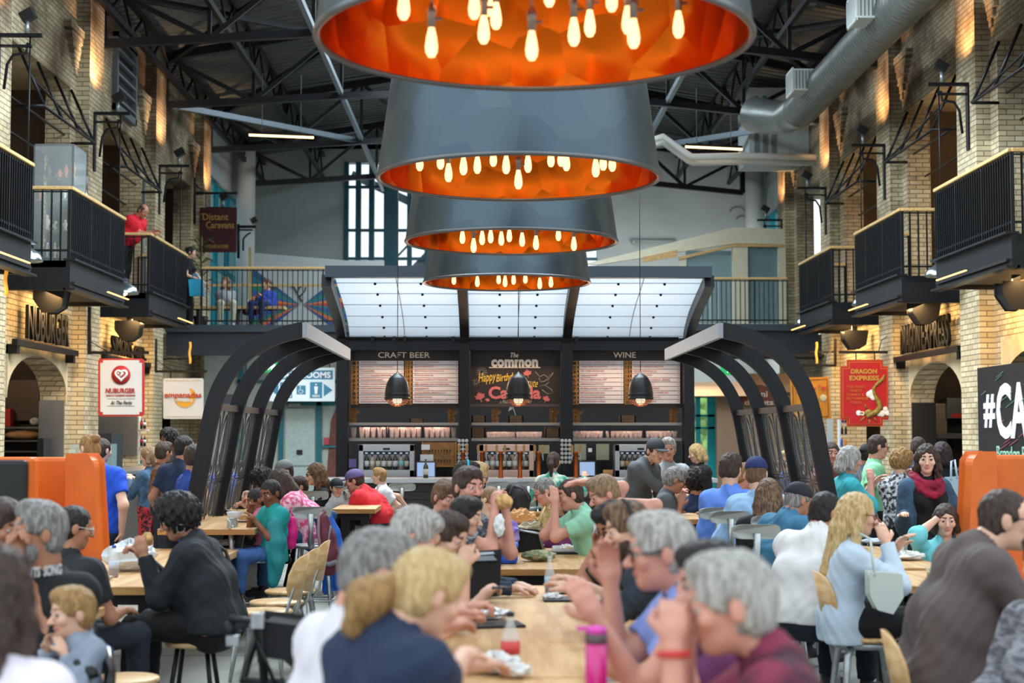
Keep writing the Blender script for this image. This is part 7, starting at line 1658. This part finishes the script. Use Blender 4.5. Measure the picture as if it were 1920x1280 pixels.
# ---- front, left side of the central table
person('grey haired person in a white shirt seen from behind, front left of the central table', 704, 1076, 4.75, 118, hy=112, hp=16, hair=('grey', 'full'), sk='pink', top='d3cdd2', lean=.10, R=(840, 1150, .35), L=(850, 1170, .7), fat=1.22, s=1.06)
def navy(i):
    hp = i['hp']; q = [('c', hp(-.02, -.10, -.01), hp(-.03, -.15, -.07), .040, .058, 0, .03), ('c', hp(-.03, -.15, -.07), hp(-.05, -.15, -.15), .056, .034, 0, .03)]
    blob(i, 'ponytail', q, hairm('gingerblond'), .006, lambda X, Y, Z: .004*np.sin(X*110+Z*40)*np.sin(Y*100+Z*50))
    b = MB(); c = hp(-.02, -.098, .0); b.tube([tuple(c+(i['hR']*math.cos(t)+i['hU']*math.sin(t))*.038) for t in [2*math.pi*k/14 for k in range(14)]], .013, 6, closed=True); b.build('hair_tie', M('hair_tie_purple', '35203f', .7), i['root'])
person('blonde person with a ponytail and dark blue top, nearest at the central table', 798, 1116, 4.2, 128, hy=125, hp=24, hair=('blond', 'full'), fem=True, top='1d2942', lean=.22, R=(868, 1232, .30), L=(900, 1245, .5), extra=navy, rh='relax', s=.97, fat=1.15)
person('grey haired person in a striped white shirt behind the blonde ponytail', 775, 1006, 6.6, 95, hy=88, hp=28, hair=('silver', 'full'), sk='pink', top='cfd2d4', tcol2='a9b6c0', tpat='stripe', lean=.12, R=(868, 1160, .1), L=(880, 1140, .35), rh='hold', lh='hold', fem=True)
a = person('young person with short brown hair and raised fist, left of the central table', 838, 1008, 7.5, 78, hy=58, hp=20, hair=('brown', 'full'), sk='fair', top='16181d', sleeve='short', lean=.16, R=(872, 1062, -.1), L=(905, 1118, .35), rh='fist', lh='hold', elbow=lambda F, Rt, sg: -UP+F*.2)
held('mobile_phone', 'dark phone held over the central table by the young person with the raised fist', 'phone', np.array(W(938, 1101, 7.8)), (.05, .04, .006), M('phone_black', '17171a', .3))
person('boy with short black hair in a denim jacket, beside the blue lunch bag', 873, 968, 9.2, 80, hy=70, hp=14, hair=('black', 'full'), sk='fair', top='2c3d52', tcol2='1c2838', tpat='denim', sleeve='long', lean=.1, R='table', L='table', s=.92)
person('bearded person in a plaid shirt holding food with both hands', 878, 914, 10.2, 62, hy=35, hp=6, hair=('brown', 'full'), beard='brown', sk='pink', top='3d444c', tcol2='8a9298', tpat='plaid', R=(928, 952, -.1), L=(948, 958, .1), rh='hold', lh='hold', elbow=lambda F, Rt, sg: -UP+F*.5, s=1.08)
held('sandwich', 'pale sandwich held by the bearded person in plaid', 'food', np.array(W(944, 940, 10.1)), (.06, .05, .05), SANDW)
held('food_box', 'small white paper box tilted below the sandwich', 'box', np.array(W(936, 985, 10.0)), (.035, .03, .075), WHITE)
person('person with light brown hair half hidden behind the boy in denim', 834, 932, 11.4, 60, hy=40, hp=20, hair=('lightbrown', 'full'), sk='pink', top='3c4047')
person('person with black hair and a cyan headband behind the bearded person', 874, 894, 12.6, 100, hp=10, hair=('black', 'full'), sk='fair', top='4a5058', headband='1fa0c8')
person('blonde person with sunglasses on the hair, behind the bearded person', 892, 893, 13.6, 100, hp=14, hair=('blond', 'full'), sk='fair', top='c9a58c', glasses='2a2320', fem=True)
person('person in a peach top bent over the far central table', 918, 938, 14.2, 60, hy=60, hp=40, hair=('darkblond', 'short'), sk='pale', top='e0b49c', sleeve='long', lean=.2, R='table', L='table', fem=True)
# ---- front, right side of the central table
a = person('grey haired person in mottled maroon, hands clasped to the mouth, nearest on the right', 1372, 1136, 3.85, -98, hy=-95, hp=10, hair=('silver', 'full'), sk='pink', top='3f1a2a', tcol2='7a2842', tpat='blotch', lean=.16, R=(1288, 1188, .16), L=(1262, 1205, -.05), rh='fist', lh='fist', fat=1.12, elbow=lambda F, Rt, sg: -UP+F*.3, s=1.04, fem=True)
bracelet(a, 'L', 'c03030', .90, .036)
a = person('dark haired person in purple with glasses, behind the grey haired person in maroon', 1335, 1094, 4.7, -85, hy=-80, hp=10, hair=('black', 'full'), sk='pink', top='5a2550', glasses='8a8288', lean=.14, latl=-.05, R=(1290, 1130, .1), L=(1300, 1145, -.05), rh='fist', lh='fist', fat=1.15, elbow=lambda F, Rt, sg: -UP+F*.3, fem=True)
bracelet(a, 'L', '222226', .9)
person('grey haired person in a periwinkle blue shirt and glasses, arms on the table', 1240, 1036, 5.15, -88, hy=-88, hp=6, hair=('silver', 'full'), sk='pink', top='7f93d2', lean=.14, R=(1145, 1098, .15), L=(1120, 1163, -.15), rh='relax', lh='relax', glasses=True, fat=1.25, elbow=lambda F, Rt, sg: -UP*.8-F*.2, s=1.05)
a = person('bearded person with a black quiff and glasses in a black shirt', 1152, 984, 8.2, -70, hy=-55, hp=30, hair=('black', 'full'), beard='black', sk='tan', top='17191e', glasses=True, lean=.14, L=(1135, 1062, -.25), R=(1118, 1028, .2), rh='fist', lh='fist', elbow=lambda F, Rt, sg: -UP+F*.2)
person('long haired person with sunglasses pushed up, beside the bearded person in black', 1178, 992, 7.1, -85, hy=-80, hp=14, hair=('ombre', 'full'), beard='brown', sk='fair', top='2a3644', tcol2='1d2733', tpat='denim', sleeve='mid', lean=.15, L=(1075, 1107, .1), R=(1090, 1095, .4), headband='101114')
person('person in a white shirt with one arm bent over the head', 1133, 926, 10.4, -80, hy=-75, hp=25, hair=('darkblond', 'full'), sk='pink', top='d3cfd4', L=(1165, 940, -.05), R=(1100, 905, .15), elbow=lambda F, Rt, sg: UP*.6-F*.6, lean=.05)
person('person in a pale green shirt resting the chin on one hand', 1070, 928, 12.2, -78, hy=-82, hp=14, hair=('brown', 'short'), sk='pink', top='8cc0a4', L=(1040, 945, -.1), R=(1050, 950, .2), lean=.14, elbow=lambda F, Rt, sg: -UP+F*.3)
person('grey haired person with glasses in a tropical print shirt looking down', 1022, 922, 14.0, -80, hy=-85, hp=24, hair=('grey', 'short'), sk='pink', top='a08a4a', tcol2='c9b98a', tpat='print', glasses='7a3a30', lean=.14, R='table', L='table')
person('person in a purple top mostly hidden behind the pale green shirt', 1050, 940, 13.2, -70, hp=20, hair=('brown', 'long'), sk='fair', top='6a2a5a', fem=True, sleeve='long')
person('woman with a brown ponytail and green tie dye blouse standing at the bar', 1038, 866, 20.3, 150, 'stand', hy=165, hp=10, hair=('brown', 'pony'), fem=True, sleeve='long', top='2f8a78', tcol2='d2d8c4', tpat='blotch', R=(1095, 895, .1), s=1.05, feet=True)
# ---- left foreground
def shirt_text(i):
    b = MB(); c = V(*W(36, 1086, 6.42)); text(b, 'SAINTS  SONG', tuple(c), (1, .12, .12), (0, 0, 1), .17, .042, .012, bold=.02); b.build('shirt_print', M('print_white', 'b9b9b9', .7), i['root'])
person('bearded man with greying hair in a black printed t-shirt, chin on his hand', 72, 1000, 6.7, -35, hy=-58, hp=-4, hair=('grey', 'full'), beard='grey', sk='tan', top='121418', lean=.02, R=(28, 1046, -.1), L=(75, 1140, -.1), rh='fist', lh='relax', fat=1.22, s=1.08, extra=shirt_text, elbow=lambda F, Rt, sg: -UP+F*.25)
person('dark haired person cut by the left edge, holding the face', 5, 985, 7.4, 60, hy=60, hp=20, hair=('brown', 'full'), sk='tan', top='2a2a2c', R=(30, 1008, -.05), L='chin', rh='fist', elbow=lambda F, Rt, sg: -UP+F*.3)
person('black haired person with glasses behind the man in the printed t-shirt', 138, 990, 8.8, 150, hy=118, hp=10, hair=('black', 'short'), sk='tan', top='202226', glasses='b8b4ae', feet=True)
person('long brown haired woman in white at the bottom left corner', -8, 1118, 4.1, 165, hy=172, hp=5, hair=('brown', 'wavy'), sk='fair', top='d9d0da', sleeve='long', fem=True, fat=1.3, latl=.02)
person('fair haired toddler in a grey top', 136, 1150, 6.3, -40, hy=-55, hp=6, s=.58, hair=('gingerblond', 'full'), sk='fair', top='8790a0', tcol2='7a8494', tpat='blotch', sleeve='long', bottom='6a7486', seat=.60, R=(88, 1218, -.05), L=(120, 1225, -.1))
def curly(i):
    MB().tube([tuple(i['C']+i['Rt']*.12+UP*.04), tuple(i['C']+i['Rt']*.16-i['F']*.13-UP*.05), tuple(i['P']+i['Rt']*.10-i['F']*.13+UP*.1)], .012, 6).build('bag_strap', M('strap_black', '0c0c0e', .5), i['root'])
    q = SDF(.012); q.cap(i['P']-i['Rt']*.08-i['F']*.01, i['P']+i['Rt']*.08-i['F']*.01, .142, None, 0, .03)
    z = i['P'][2]-.055; i['child']('patterned_hem', q.mesh([(V(0, 0, z+.045), UP), (V(0, 0, z-.02), -UP)]), garm('2b4fa0', 'a9bce0', 'print'))
person('woman with short curly black hair and hoop earring in black, eating on the left', 335, 972, 9.35, -98, hy=-88, hp=22, hair=('black', 'curly'), sk='tan', top='1c2126', sleeve='long', bottom='0e0e11', shoes='0c0c0e', fem=True, fat=1.28, lean=.16, R=(268, 1045, .1), L=(270, 1040, -.15), rh='hold', lh='hold', elbow=lambda F, Rt, sg: -UP+F*.1, extra=curly, earring=-1, s=1.08, seat=.47, hem=.05)
held('pastry', 'piece of pastry held by the curly haired woman in black', 'food', np.array(W(276, 1010, 9.25)), (.035, .03, .04), SANDW)
# ---- left counter family
person('boy with black hair in a teal t-shirt on a tall stool', 508, 925, 12.9, -55, hy=-40, hp=18, s=.74, hair=('black', 'short'), sk='brown', top='168a88', bottom='35578c', shoes='c9c9cc', seat=.64, R=(470, 962, .0), L=(478, 975, -.15), kneeout=.05)
person('woman in a pink patterned blouse and jeans leaning to the counter', 524, 906, 13.9, -92, hy=-85, hp=22, hair=('brown', 'long'), sk='pink', top='d0507a', tcol2='e9b9c8', tpat='print', bottom='2c4668', fem=True, fat=1.2, lean=.24, seat=.70, R=(465, 950, .1), L=(478, 948, -.15), rh='hold', lh='hold', elbow=lambda F, Rt, sg: -UP+F*.2)
a = PEOPLE[-1]; bracelet(a, 'L', 'd8c83a', .9)
held('wrapped_sandwich', 'paper wrapped sandwich held by the woman in pink', 'food', np.array(W(463, 936, 13.8)), (.05, .05, .08), M('sandwich_paper', 'cdb59a', .7, col2='8a5a4a', vscale=25))
person('person with black hair behind the woman in pink at the counter', 493, 905, 15.0, -70, hy=-60, hp=24, hair=('black', 'curly'), sk='dark', top='23262c', seat=.7, fem=True)
person('small child with black hair at the high counter', 482, 938, 13.6, -80, hy=-70, hp=20, s=.62, hair=('black', 'short'), sk='brown', top='b0607a', seat=.74)
person('person in a grey hat and blue jacket behind the woman in pink', 533, 884, 17.4, -60, hy=-60, hp=15, hair=('brown', 'short'), sk='fair', top='3a62a0', tcol2='2f5088', tpat='denim', sleeve='long', cap='6f7274', lean=-.15, seat=.7)
person('brown haired child behind the hat wearer', 562, 912, 17.2, -70, hp=20, s=.7, hair=('brown', 'full'), sk='fair', top='c9c9cc', seat=.6)
person('woman with wavy light brown hair in a black top, seated at the high table', 592, 890, 17.0, -75, hy=-78, hp=5, hair=('lightbrown', 'wavy'), sk='fair', top='121318', sleeve='mid', fem=True, lean=.05, seat=.74, glasses=True, fat=1.05)
person('person in a red t-shirt and purple cap eating at the small high table', 665, 902, 17.0, -110, hy=-95, hp=12, hair=('brown', 'short'), sk='pink', top='d22a34', bottom='16171b', cap='6a5a8c', lean=.22, seat=.70, R=(636, 925, .1), L=(634, 942, -.1), rh='hold', lh='hold', fat=1.12, elbow=lambda F, Rt, sg: -UP*.9)
person('baby in a dark cap at the small high table', 631, 915, 16.9, 20, hp=8, s=.55, hair=('brown', 'short'), sk='fair', top='c0c4c8', cap='20262e', seat=.74)
person('boy in a white t-shirt and blue shorts standing with his arms stretched back', 711, 893, 19.0, -75, 'stand', hy=-95, hp=0, s=.82, hair=('gingerblond', 'full'), sk='fair', top='d9d9dc', bottom='2256a8', lean=.03, R=(765, 953, .3), L=(718, 962, -.15), rh='flat', lh='flat', elbow=lambda F, Rt, sg: -F)
# ---- left standing customers
person('person with a blonde bun in a bright blue polo shirt and jeans, seen from behind', 168, 841, 13.6, 165, 'stand', cshift=.12, hy=-130, hp=12, hair=('gingerblond', 'bun'), sk='pale', top='1c4fc8', bottom=('22344c', '18263a', 'denim'), fem=True, fat=1.15, R='down', L=(150, 945, .3), s=1.0)
person('person with a brown bun, beyond the blue polo shirt', 191, 845, 15.6, 150, 'stand', hy=150, hp=8, hair=('brown', 'bun'), sk='pale', top='1c4fc8', fem=True)
person('woman with brown bob in a denim jacket and colourful skirt at the stall counter', 279, 856, 19.2, -120, 'stand', hy=-95, hp=10, hair=('darkblond', 'bob'), sk='fair', top='43607e', tcol2='2f4962', tpat='denim', sleeve='long', bottom=('1a1a20', 'b8323a', 'print'), fem=True, R='hold', L='hold', skirt=True, shoes='3a2a22')
person('dark haired man in a navy t-shirt seen from behind', 346, 840, 16.4, 165, 'stand', hy=120, hp=2, hair=('black', 'short'), sk='tan', top='1c2a44', bottom='14161c', fat=1.1, s=1.05)
person('curly haired man with a moustache facing left behind the navy t-shirt', 317, 824, 20.2, -30, 'stand', hy=-50, hp=5, hair=('black', 'curly'), sk='brown', top='2a2a2e', s=1.05)
person('brown haired person behind the man in the navy t-shirt', 307, 848, 18.6, 100, 'stand', hy=140, hp=5, hair=('brown', 'full'), sk='tan', top='5a3a2a', fem=True, sleeve='long')
person('person in a royal blue jacket behind the near rib of the left pergola', 366, 858, 15.0, 120, 'stand', hair=('brown', 'full'), sk='tan', top='1f3f8c', sleeve='long', bottom='16181e', hem=.25)
person('person with dark hair seen through the left pergola panels', 425, 862, 19.5, 60, 'stand', hair=('brown', 'short'), sk='fair', top='2a4a9a', sleeve='long')
# ---- right side, middle distance
person('man in a grey cap and grey shirt leaning forward on his straight arms', 1229, 846, 16.2, 55, 'stand', hy=25, hp=12, hair=('brown', 'short'), sk='fair', top='55595e', sleeve='mid', cap='3a3d42', lean=.22, R=(1278, 934, .0), L=(1282, 930, .3), fat=1.02, bottom='20242c', elbow=lambda F, Rt, sg: -UP, s=1.06)
person('grey haired man in a grey t-shirt behind the man in the grey cap', 1253, 842, 18.2, 10, 'stand', hy=-5, hp=5, hair=('silver', 'full'), sk='pink', top='9a9ea2', R='cross', L='cross', s=1.08)
person('blonde woman in a black t-shirt turned left by the cyan framed window', 1306, 850, 20.4, -70, 'stand', hy=-85, hp=14, hair=('blond', 'bob'), sk='fair', top='17171b', fem=True, R='cross', L='cross', fat=1.15)
person('grey haired man with glasses in a grey t-shirt seated at the high table', 1266, 900, 14.8, 80, hy=92, hp=24, hair=('grey', 'full'), sk='tan', top='4b5054', glasses=True, lean=.12, seat=.70, R=(1275, 948, -.1), L='table')
person('black haired person in a navy top seen from behind at the high table', 1306, 904, 15.2, 150, hy=160, hp=8, hair=('black', 'curly'), sk='tan', top='1e2c4e', fem=True, sleeve='mid', seat=.7, fat=1.1)
person('brown haired man in a bright blue shirt seen from behind', 1370, 880, 13.4, 150, hy=150, hp=10, hair=('brown', 'full'), sk='fair', top='5f86d8', bottom='20242c', lean=-.04, latl=.10, seat=.74, fat=1.15, s=1.1)
person('person with reddish face behind the man in the bright blue shirt', 1398, 892, 14.6, 60, hy=80, hp=10, hair=('gingerblond', 'short'), sk='pink', top='8a4a3a', seat=.7)
person('man in a navy cap and pale blue t-shirt seen from behind', 1418, 888, 12.6, 150, hy=165, hp=8, hair=('lightbrown', 'short'), sk='fair', top='93b6dc', cap='1f2a5c', lean=-.02, latl=.20, seat=.70, fat=1.12, s=1.06)
person('woman with long ombre hair in black seen from behind', 1441, 928, 11.9, 160, hy=165, hp=6, hair=('ombre', 'long'), sk='fair', top='101115', sleeve='long', bottom='101115', fem=True, fat=1.15, seat=.62, lean=.02, s=1.02)
person('man in a black cap and teal shirt facing right', 1497, 938, 11.2, 120, hy=110, hp=14, hair=('grey', 'short'), sk='tan', top='356a8a', cap='1b1d26', lean=.18, seat=.50, fat=1.22, R='table', L='table')
person('balding dark haired man in a white shirt seen from behind on the right', 1548, 962, 10.1, 135, hy=118, hp=14, hair=('black', 'short'), sk='tan', top='d6d4d4', bottom='18202e', lean=.16, fat=1.42, s=1.1, R='table', L='table')
def handbag(i):
    pass
person('long haired blonde woman in glasses and a pale blue shirt, hands together', 1606, 966, 9.5, 92, hy=88, hp=6, hair=('blond', 'long'), sk='fair', top='b5c3d2', sleeve='long', bottom='101014', shoes='4a4e58', fem=True, glasses=True, lean=.05, R=(1662, 1018, -.1), L=(1680, 1028, .15), hem=.14, s=1.1, rh='relax')
root = empty('white_handbag', W(1663, 1140, 9.15), 'white leather handbag hanging at the side of the blonde woman', 'handbag'); b = MB(); pprism(b, [(1637, 1078), (1686, 1082), (1688, 1118), (1672, 1144), (1650, 1138), (1638, 1115)], 9.1, .12); b.build('body', M('white_leather', 'b9c0ba', .4), root, bevel=.02); MB().tube([W(1640, 1080, 9.1), W(1632, 1010, 9.2), W(1612, 1000, 9.3)], .008, 6).build('strap', M('white_leather', 'b9c0ba', .4), root)
person('woman in a turquoise jacket resting her head on her hand, facing the camera', 1773, 976, 11.9, 5, hy=-8, hp=6, hair=('brown', 'bob'), sk='fair', top='6fc0c8', sleeve='mid', fem=True, fat=1.25, R=(1752, 976, -.05), L=(1800, 1040, -.1), rh='fist', lh='relax', elbow=lambda F, Rt, sg: -UP+Rt*sg*.6, neckline=.12)
person('man with cropped hair and sunglasses in a brown jacket, right edge', 1886, 976, 6.95, 95, hy=80, hp=0, hair=('brown', 'crop'), sk='fair', top='5a4e4c', sleeve='long', bottom='1a2030', glasses=True, lean=.24, fat=1.32, s=1.16, R='table', L='table', hem=.10)
person('person in grey checked fabric at the lower right edge', 1965, 1060, 6.2, -60, hair=('brown', 'full'), sk='fair', top='8a8a90', tcol2='55555c', tpat='plaid', sleeve='long', fat=1.2)
# ---- right side, standing customers
def scarf(i):
    C = i['C']; F = i['F']; Rt = i['Rt']; q = SDF(.008)
    for k in range(12):
        a = 2*math.pi*k/12; b_ = 2*math.pi*(k+1)/12; f = lambda t: C+UP*(.035-.055*math.cos(t))+Rt*.105*math.sin(t)+F*(.02+.085*math.cos(t)); q.cap(f(a), f(b_), .038, None, 0, .02)
    for k in range(8):
        a = math.pi*(k-4)/4*.6; b_ = math.pi*(k-3)/4*.6; f = lambda t: C-UP*(.0+.10*math.cos(t))+Rt*.12*math.sin(t)+F*(.045+.08*math.cos(t)); q.cap(f(a), f(b_), .032, None, 0, .02)
    i['child']('scarf', q.mesh((), lambda X, Y, Z: .004*np.sin(X*70+Z*60)*np.sin(Z*80)), M('crimson_scarf', 'a0183a', .8, col2='7a1030', vscale=12, bump=.5, bscale=14))
    q = SDF(.011)
    for sg, nm in ((1, 'R'), (-1, 'L')):
        q.cap(i['Sh'][nm]-Rt*sg*.02, i['P']+Rt*sg*.15+UP*.08-F*.02, .090, .105, 0, .04); q.cap(i['Sh'][nm], i['el'][nm], .082, .070, 0, .03); q.cap(i['el'][nm], i['wr'][nm], .068, .048, 0, .03)
    i['child']('denim_jacket', q.mesh([(V(*(i['C']+F*.10)), F)] if False else ()), garm('39566e', '2a4256', 'denim'))
person('woman with dark brown hair, crimson scarf and denim jacket walking toward the camera', 1738, 862, 12.9, 15, 'stand', hy=-15, hp=4, hair=('brown', 'wavy'), sk='pale', top='101014', sleeve='cap', bottom='2e3540', fem=True, R=(1696, 966, -.28), L='down', elbow=lambda F, Rt, sg: -UP+Rt*sg*.15, extra=scarf)
person('woman with curly ginger blonde hair in a black and white print top', 1690, 866, 15.4, 150, 'stand', hy=130, hp=20, hair=('gingerblond', 'curly'), sk='fair', top='c9c9cf', tcol2='2a2a30', tpat='print', bottom='16171c', fem=True, R='hold', L='hold', s=.98)
person('man in a mint green t-shirt and sunglasses facing right', 1646, 838, 16.2, 80, 'stand', hy=92, hp=8, hair=('brown', 'short'), sk='pink', top='86c79a', bottom='1c2230', glasses=True, R='down', L='hold', fat=1.1, s=1.04)
person('pale blonde woman in a turquoise top facing right', 1594, 862, 14.2, 95, 'stand', hy=98, hp=10, hair=('silver', 'bob'), sk='pink', top='3aa6b4', bottom='16555e', fem=True, fat=1.3, R=(1632, 902, .0), L=(1640, 905, .2), sleeve='mid')
person('man in a black cap and grey jacket behind the mint green t-shirt', 1628, 852, 18.6, 110, 'stand', hy=105, hp=8, hair=('black', 'short'), sk='tan', top='4a525a', sleeve='long', cap=('16181c', -1))
person('dark haired person in blue behind the woman with curly hair', 1722, 840, 17.2, 150, 'stand', hy=150, hp=12, hair=('brown', 'short'), sk='pink', top='27467e', bottom='1a1c22')
person('person with plum coloured hair in a black jacket seen from behind', 1766, 852, 15.6, 175, 'stand', hy=170, hp=8, hair=('plum', 'bob'), sk='fair', top='121216', sleeve='long', bottom='121216', fem=True, fat=1.15)
root = empty('tote_bag', W(1800, 930, 15.2), 'pale blue tote bag on the shoulder of the person with plum hair', 'bag'); b = MB(); pprism(b, [(1781, 898), (1810, 896), (1814, 928), (1790, 932)], 15.2, .1); b.build('body', M('tote_blue_white', 'a3b6c2', .5), root, bevel=.02); MB().tube([W(1783, 900, 15.2), W(1784, 865, 15.3), W(1790, 862, 15.3), W(1795, 897, 15.2)], .012, 6).build('strap', M('tote_blue_white', 'a3b6c2', .5), root)
person('person in glasses peering past the right pergola', 1559, 850, 17.4, 20, 'stand', hy=0, hp=5, hair=('brown', 'long'), sk='pink', top='6a3a3a', fem=True)
person('blond person in navy seen through the panels of the right pergola', 1476, 864, 18.6, -20, 'stand', hair=('blond', 'full'), sk='fair', top='2a3f74', sleeve='long')
# ---- upstairs
person('man in a red polo shirt leaning on the balcony rail', 268, 396, 27.9, 70, 'stand', hy=60, hp=38, hair=('brown', 'bald'), sk='tan', top='c8182c', bottom='101013', lean=.30, R=(288, 438, .0), L=(290, 434, .35), zfloor=4.2, fat=1.3, elbow=lambda F, Rt, sg: -UP*.3-F, s=1.05)
person('grey haired man in a white shirt behind the left balcony rail', 153, 342, 24.6, 120, 'stand', hy=-60, hp=8, hair=('grey', 'full'), sk='brown', top='ccd2d4', zfloor=4.2, fat=1.05)
person('woman in black carrying a turquoise bag on the upper walkway', 358, 474, 33.7, 95, 'stand', hy=85, hp=8, hair=('black', 'bun'), sk='fair', top='141418', bottom='17181d', fem=True, R=(368, 522, -.1), L=(388, 536, .3), zfloor=3.98)
root = empty('shopping_bag', W(367, 553, 33.4), 'turquoise shopping bag carried by the woman in black upstairs', 'bag'); b = MB(); pprism(b, [(355, 525), (378, 525), (380, 552), (357, 553)], 33.35, .12); b.build('body', M('bag_turquoise', '2fa6d8', .5), root, bevel=.02); MB().tube([W(358, 526, 33.4), W(363, 514, 33.4), W(370, 514, 33.4), W(374, 526, 33.4)], .015, 6).build('handles', M('bag_turquoise', '2fa6d8', .5), root)
person('woman in a grey cardigan and pink top seated on the upstairs bench', 423, 530, 33.9, 15, hy=-10, hp=2, hair=('lightbrown', 'wavy'), sk='fair', top='8a8d94', bottom='b9b9a2', shoes='c9c9cc', fem=True, fat=1.15, R='cross', L='cross', seat=.46, zfloor=3.98, sleeve='long', extra=lambda i: i['child']('pink_top', SDF(.012).ell(i['C']-UP*.12+i['F']*.10, V(.075, .075, .12)).cap(i['P']+UP*.06+i['F']*.09-i['Rt']*.08, i['P']+UP*.06+i['F']*.09+i['Rt']*.08, .06).mesh(), garm('d8407a')))
person('woman with red brown hair in a royal blue coat seated on the upstairs bench', 500, 533, 33.9, -25, hy=-60, hp=8, hair=('auburn', 'pony'), sk='fair', top='1a3a94', bottom='1c2c5c', fem=True, fat=1.2, R='lap', L='lap', seat=.46, zfloor=3.98, sleeve='long', hem=.1)
tag(MB().lathe([(0, 0), (.04, 0), (.045, .05), (.045, .2), (.02, .25), (.02, .28), (0, .28)], W(463, 585, 33.8), 14).build('water_bottle', M('pale_bottle', 'b9c4c4', .3, alpha=.8)), 'pale water bottle on the upstairs bench between the two women', 'bottle')
held('pink_bag', 'crimson bag on the upstairs bench beside the woman in blue', 'bag', np.array(W(470, 585, 33.95)), (.2, .12, .08), M('crimson_bag', '8a1a44', .6), h=.012)

# ---- soft hanging and slumped things

def soft(name, label, cat, pts, Y, mat, depth=1.0, fa=.006, extras=()):
    """pts: chains of (px, py, radius in px) at distance Y"""
    q = SDF(.011); sc = Y/FP
    for ch in pts:
        for (a, b_) in zip(ch[:-1], ch[1:]):
            for dy in ((0,) if depth <= 1 else (-.5*depth*sc*a[2]*.6, .5*depth*sc*a[2]*.6)): q.cap(V(*W(a[0], a[1], Y))+V(0, dy, 0), V(*W(b_[0], b_[1], Y))+V(0, dy, 0), a[2]*sc, b_[2]*sc, 0, .03)
    sh = q.mesh((), lambda X, Y_, Z: fa*(np.sin(X*70+Z*9)*np.sin(Y_*40+1)+.5*np.sin(X*33+Z*28)))
    c = W(sum(p[0] for p in pts[0])/len(pts[0]), max(p[1] for p in pts[0]), Y); root = empty(name, c, label, cat); mk('body', [sh], [mat], c, root)
    for nm, ch, m_, r_ in extras: MB().tube([W(x, y, Y+dy) for x, y, dy in ch], r_, 8).build(nm, m_, root)
    return root
MRN = M('backpack_maroon', '5d2232', .7, bump=.2); STG = M('strap_grey', '8a6a72', .7)
soft('maroon_backpack', 'maroon and grey backpack hanging from a tall stool', 'backpack', [[(607, 972, 9), (613, 1005, 14), (617, 1040, 18), (616, 1062, 17)]], 13.0, MRN, 1.6, .004,
     [('shoulder_strap', [(603, 1040, -.09), (597, 1000, -.08), (598, 968, -.03), (606, 960, 0)], STG, .014), ('piping', [(608, 1045, -.12), (616, 1012, -.1), (620, 985, -.07)], M('pocket_grey', '6f6a70', .7), .008), ('pocket_edge', [(602, 1055, -.1), (617, 1058, -.13), (631, 1053, -.1)], M('pocket_grey', '6f6a70', .7), .022), ('hand_loop', [(603, 962, 0), (607, 953, 0), (611, 962, 0)], STG, .01)])
soft('blue_raincoat', 'bright blue raincoat hanging behind the maroon backpack', 'coat', [[(614, 962, 8), (626, 1000, 11), (636, 1040, 13), (636, 1095, 13)], [(626, 1000, 9), (618, 1060, 12), (614, 1105, 10)]], 13.35, M('raincoat_blue', '1f5fc0', .5, bump=.5, bscale=6))
soft('dark_blue_jacket', 'dark blue jacket over the back of the stool with the backpack', 'coat', [[(594, 968, 9), (608, 962, 10), (622, 966, 9)], [(597, 968, 9), (604, 1000, 9), (607, 1035, 7)], [(620, 966, 9), (622, 990, 8)]], 13.5, M('denim_jacket', '274a72', .7, bump=.3))
soft('teal_jacket', 'long teal jacket hanging behind the boy', 'coat', [[(518, 980, 13), (519, 1015, 16), (521, 1050, 14), (514, 1092, 9)], [(510, 985, 9), (508, 1030, 8), (510, 1090, 7)]], 12.75, M('teal_cloth', '1b7d84', .6, bump=.5, bscale=7))
soft('pink_bag', 'shocking pink bag hanging between the boy and the woman', 'bag', [[(546, 975, 8), (546, 1000, 11), (545, 1020, 10)]], 13.0, M('shocking_pink', 'd8127c', .5), 1, .003, [('handle', [(541, 972, 0), (545, 955, 0), (550, 970, 0)], M('shocking_pink', 'd8127c', .5), .008)])
BPK = M('nylon_black', '19191d', .6, bump=.2)
soft('black_backpack', 'black backpack slumped at the far end of the central tables', 'backpack', [[(962, 918, 13), (972, 930, 17), (976, 950, 17)], [(972, 920, 12), (985, 935, 11)]], 16.5, BPK, 1.4, .004, [('shoulder_strap', [(955, 925, -.1), (962, 910, -.09), (980, 915, -.09), (992, 935, -.08)], M('bag_grey', '4a4a52', .6), .012), ('zip_edge', [(958, 938, -.12), (970, 926, -.13), (986, 938, -.1)], M('bag_grey', '4a4a52', .6), .006)])
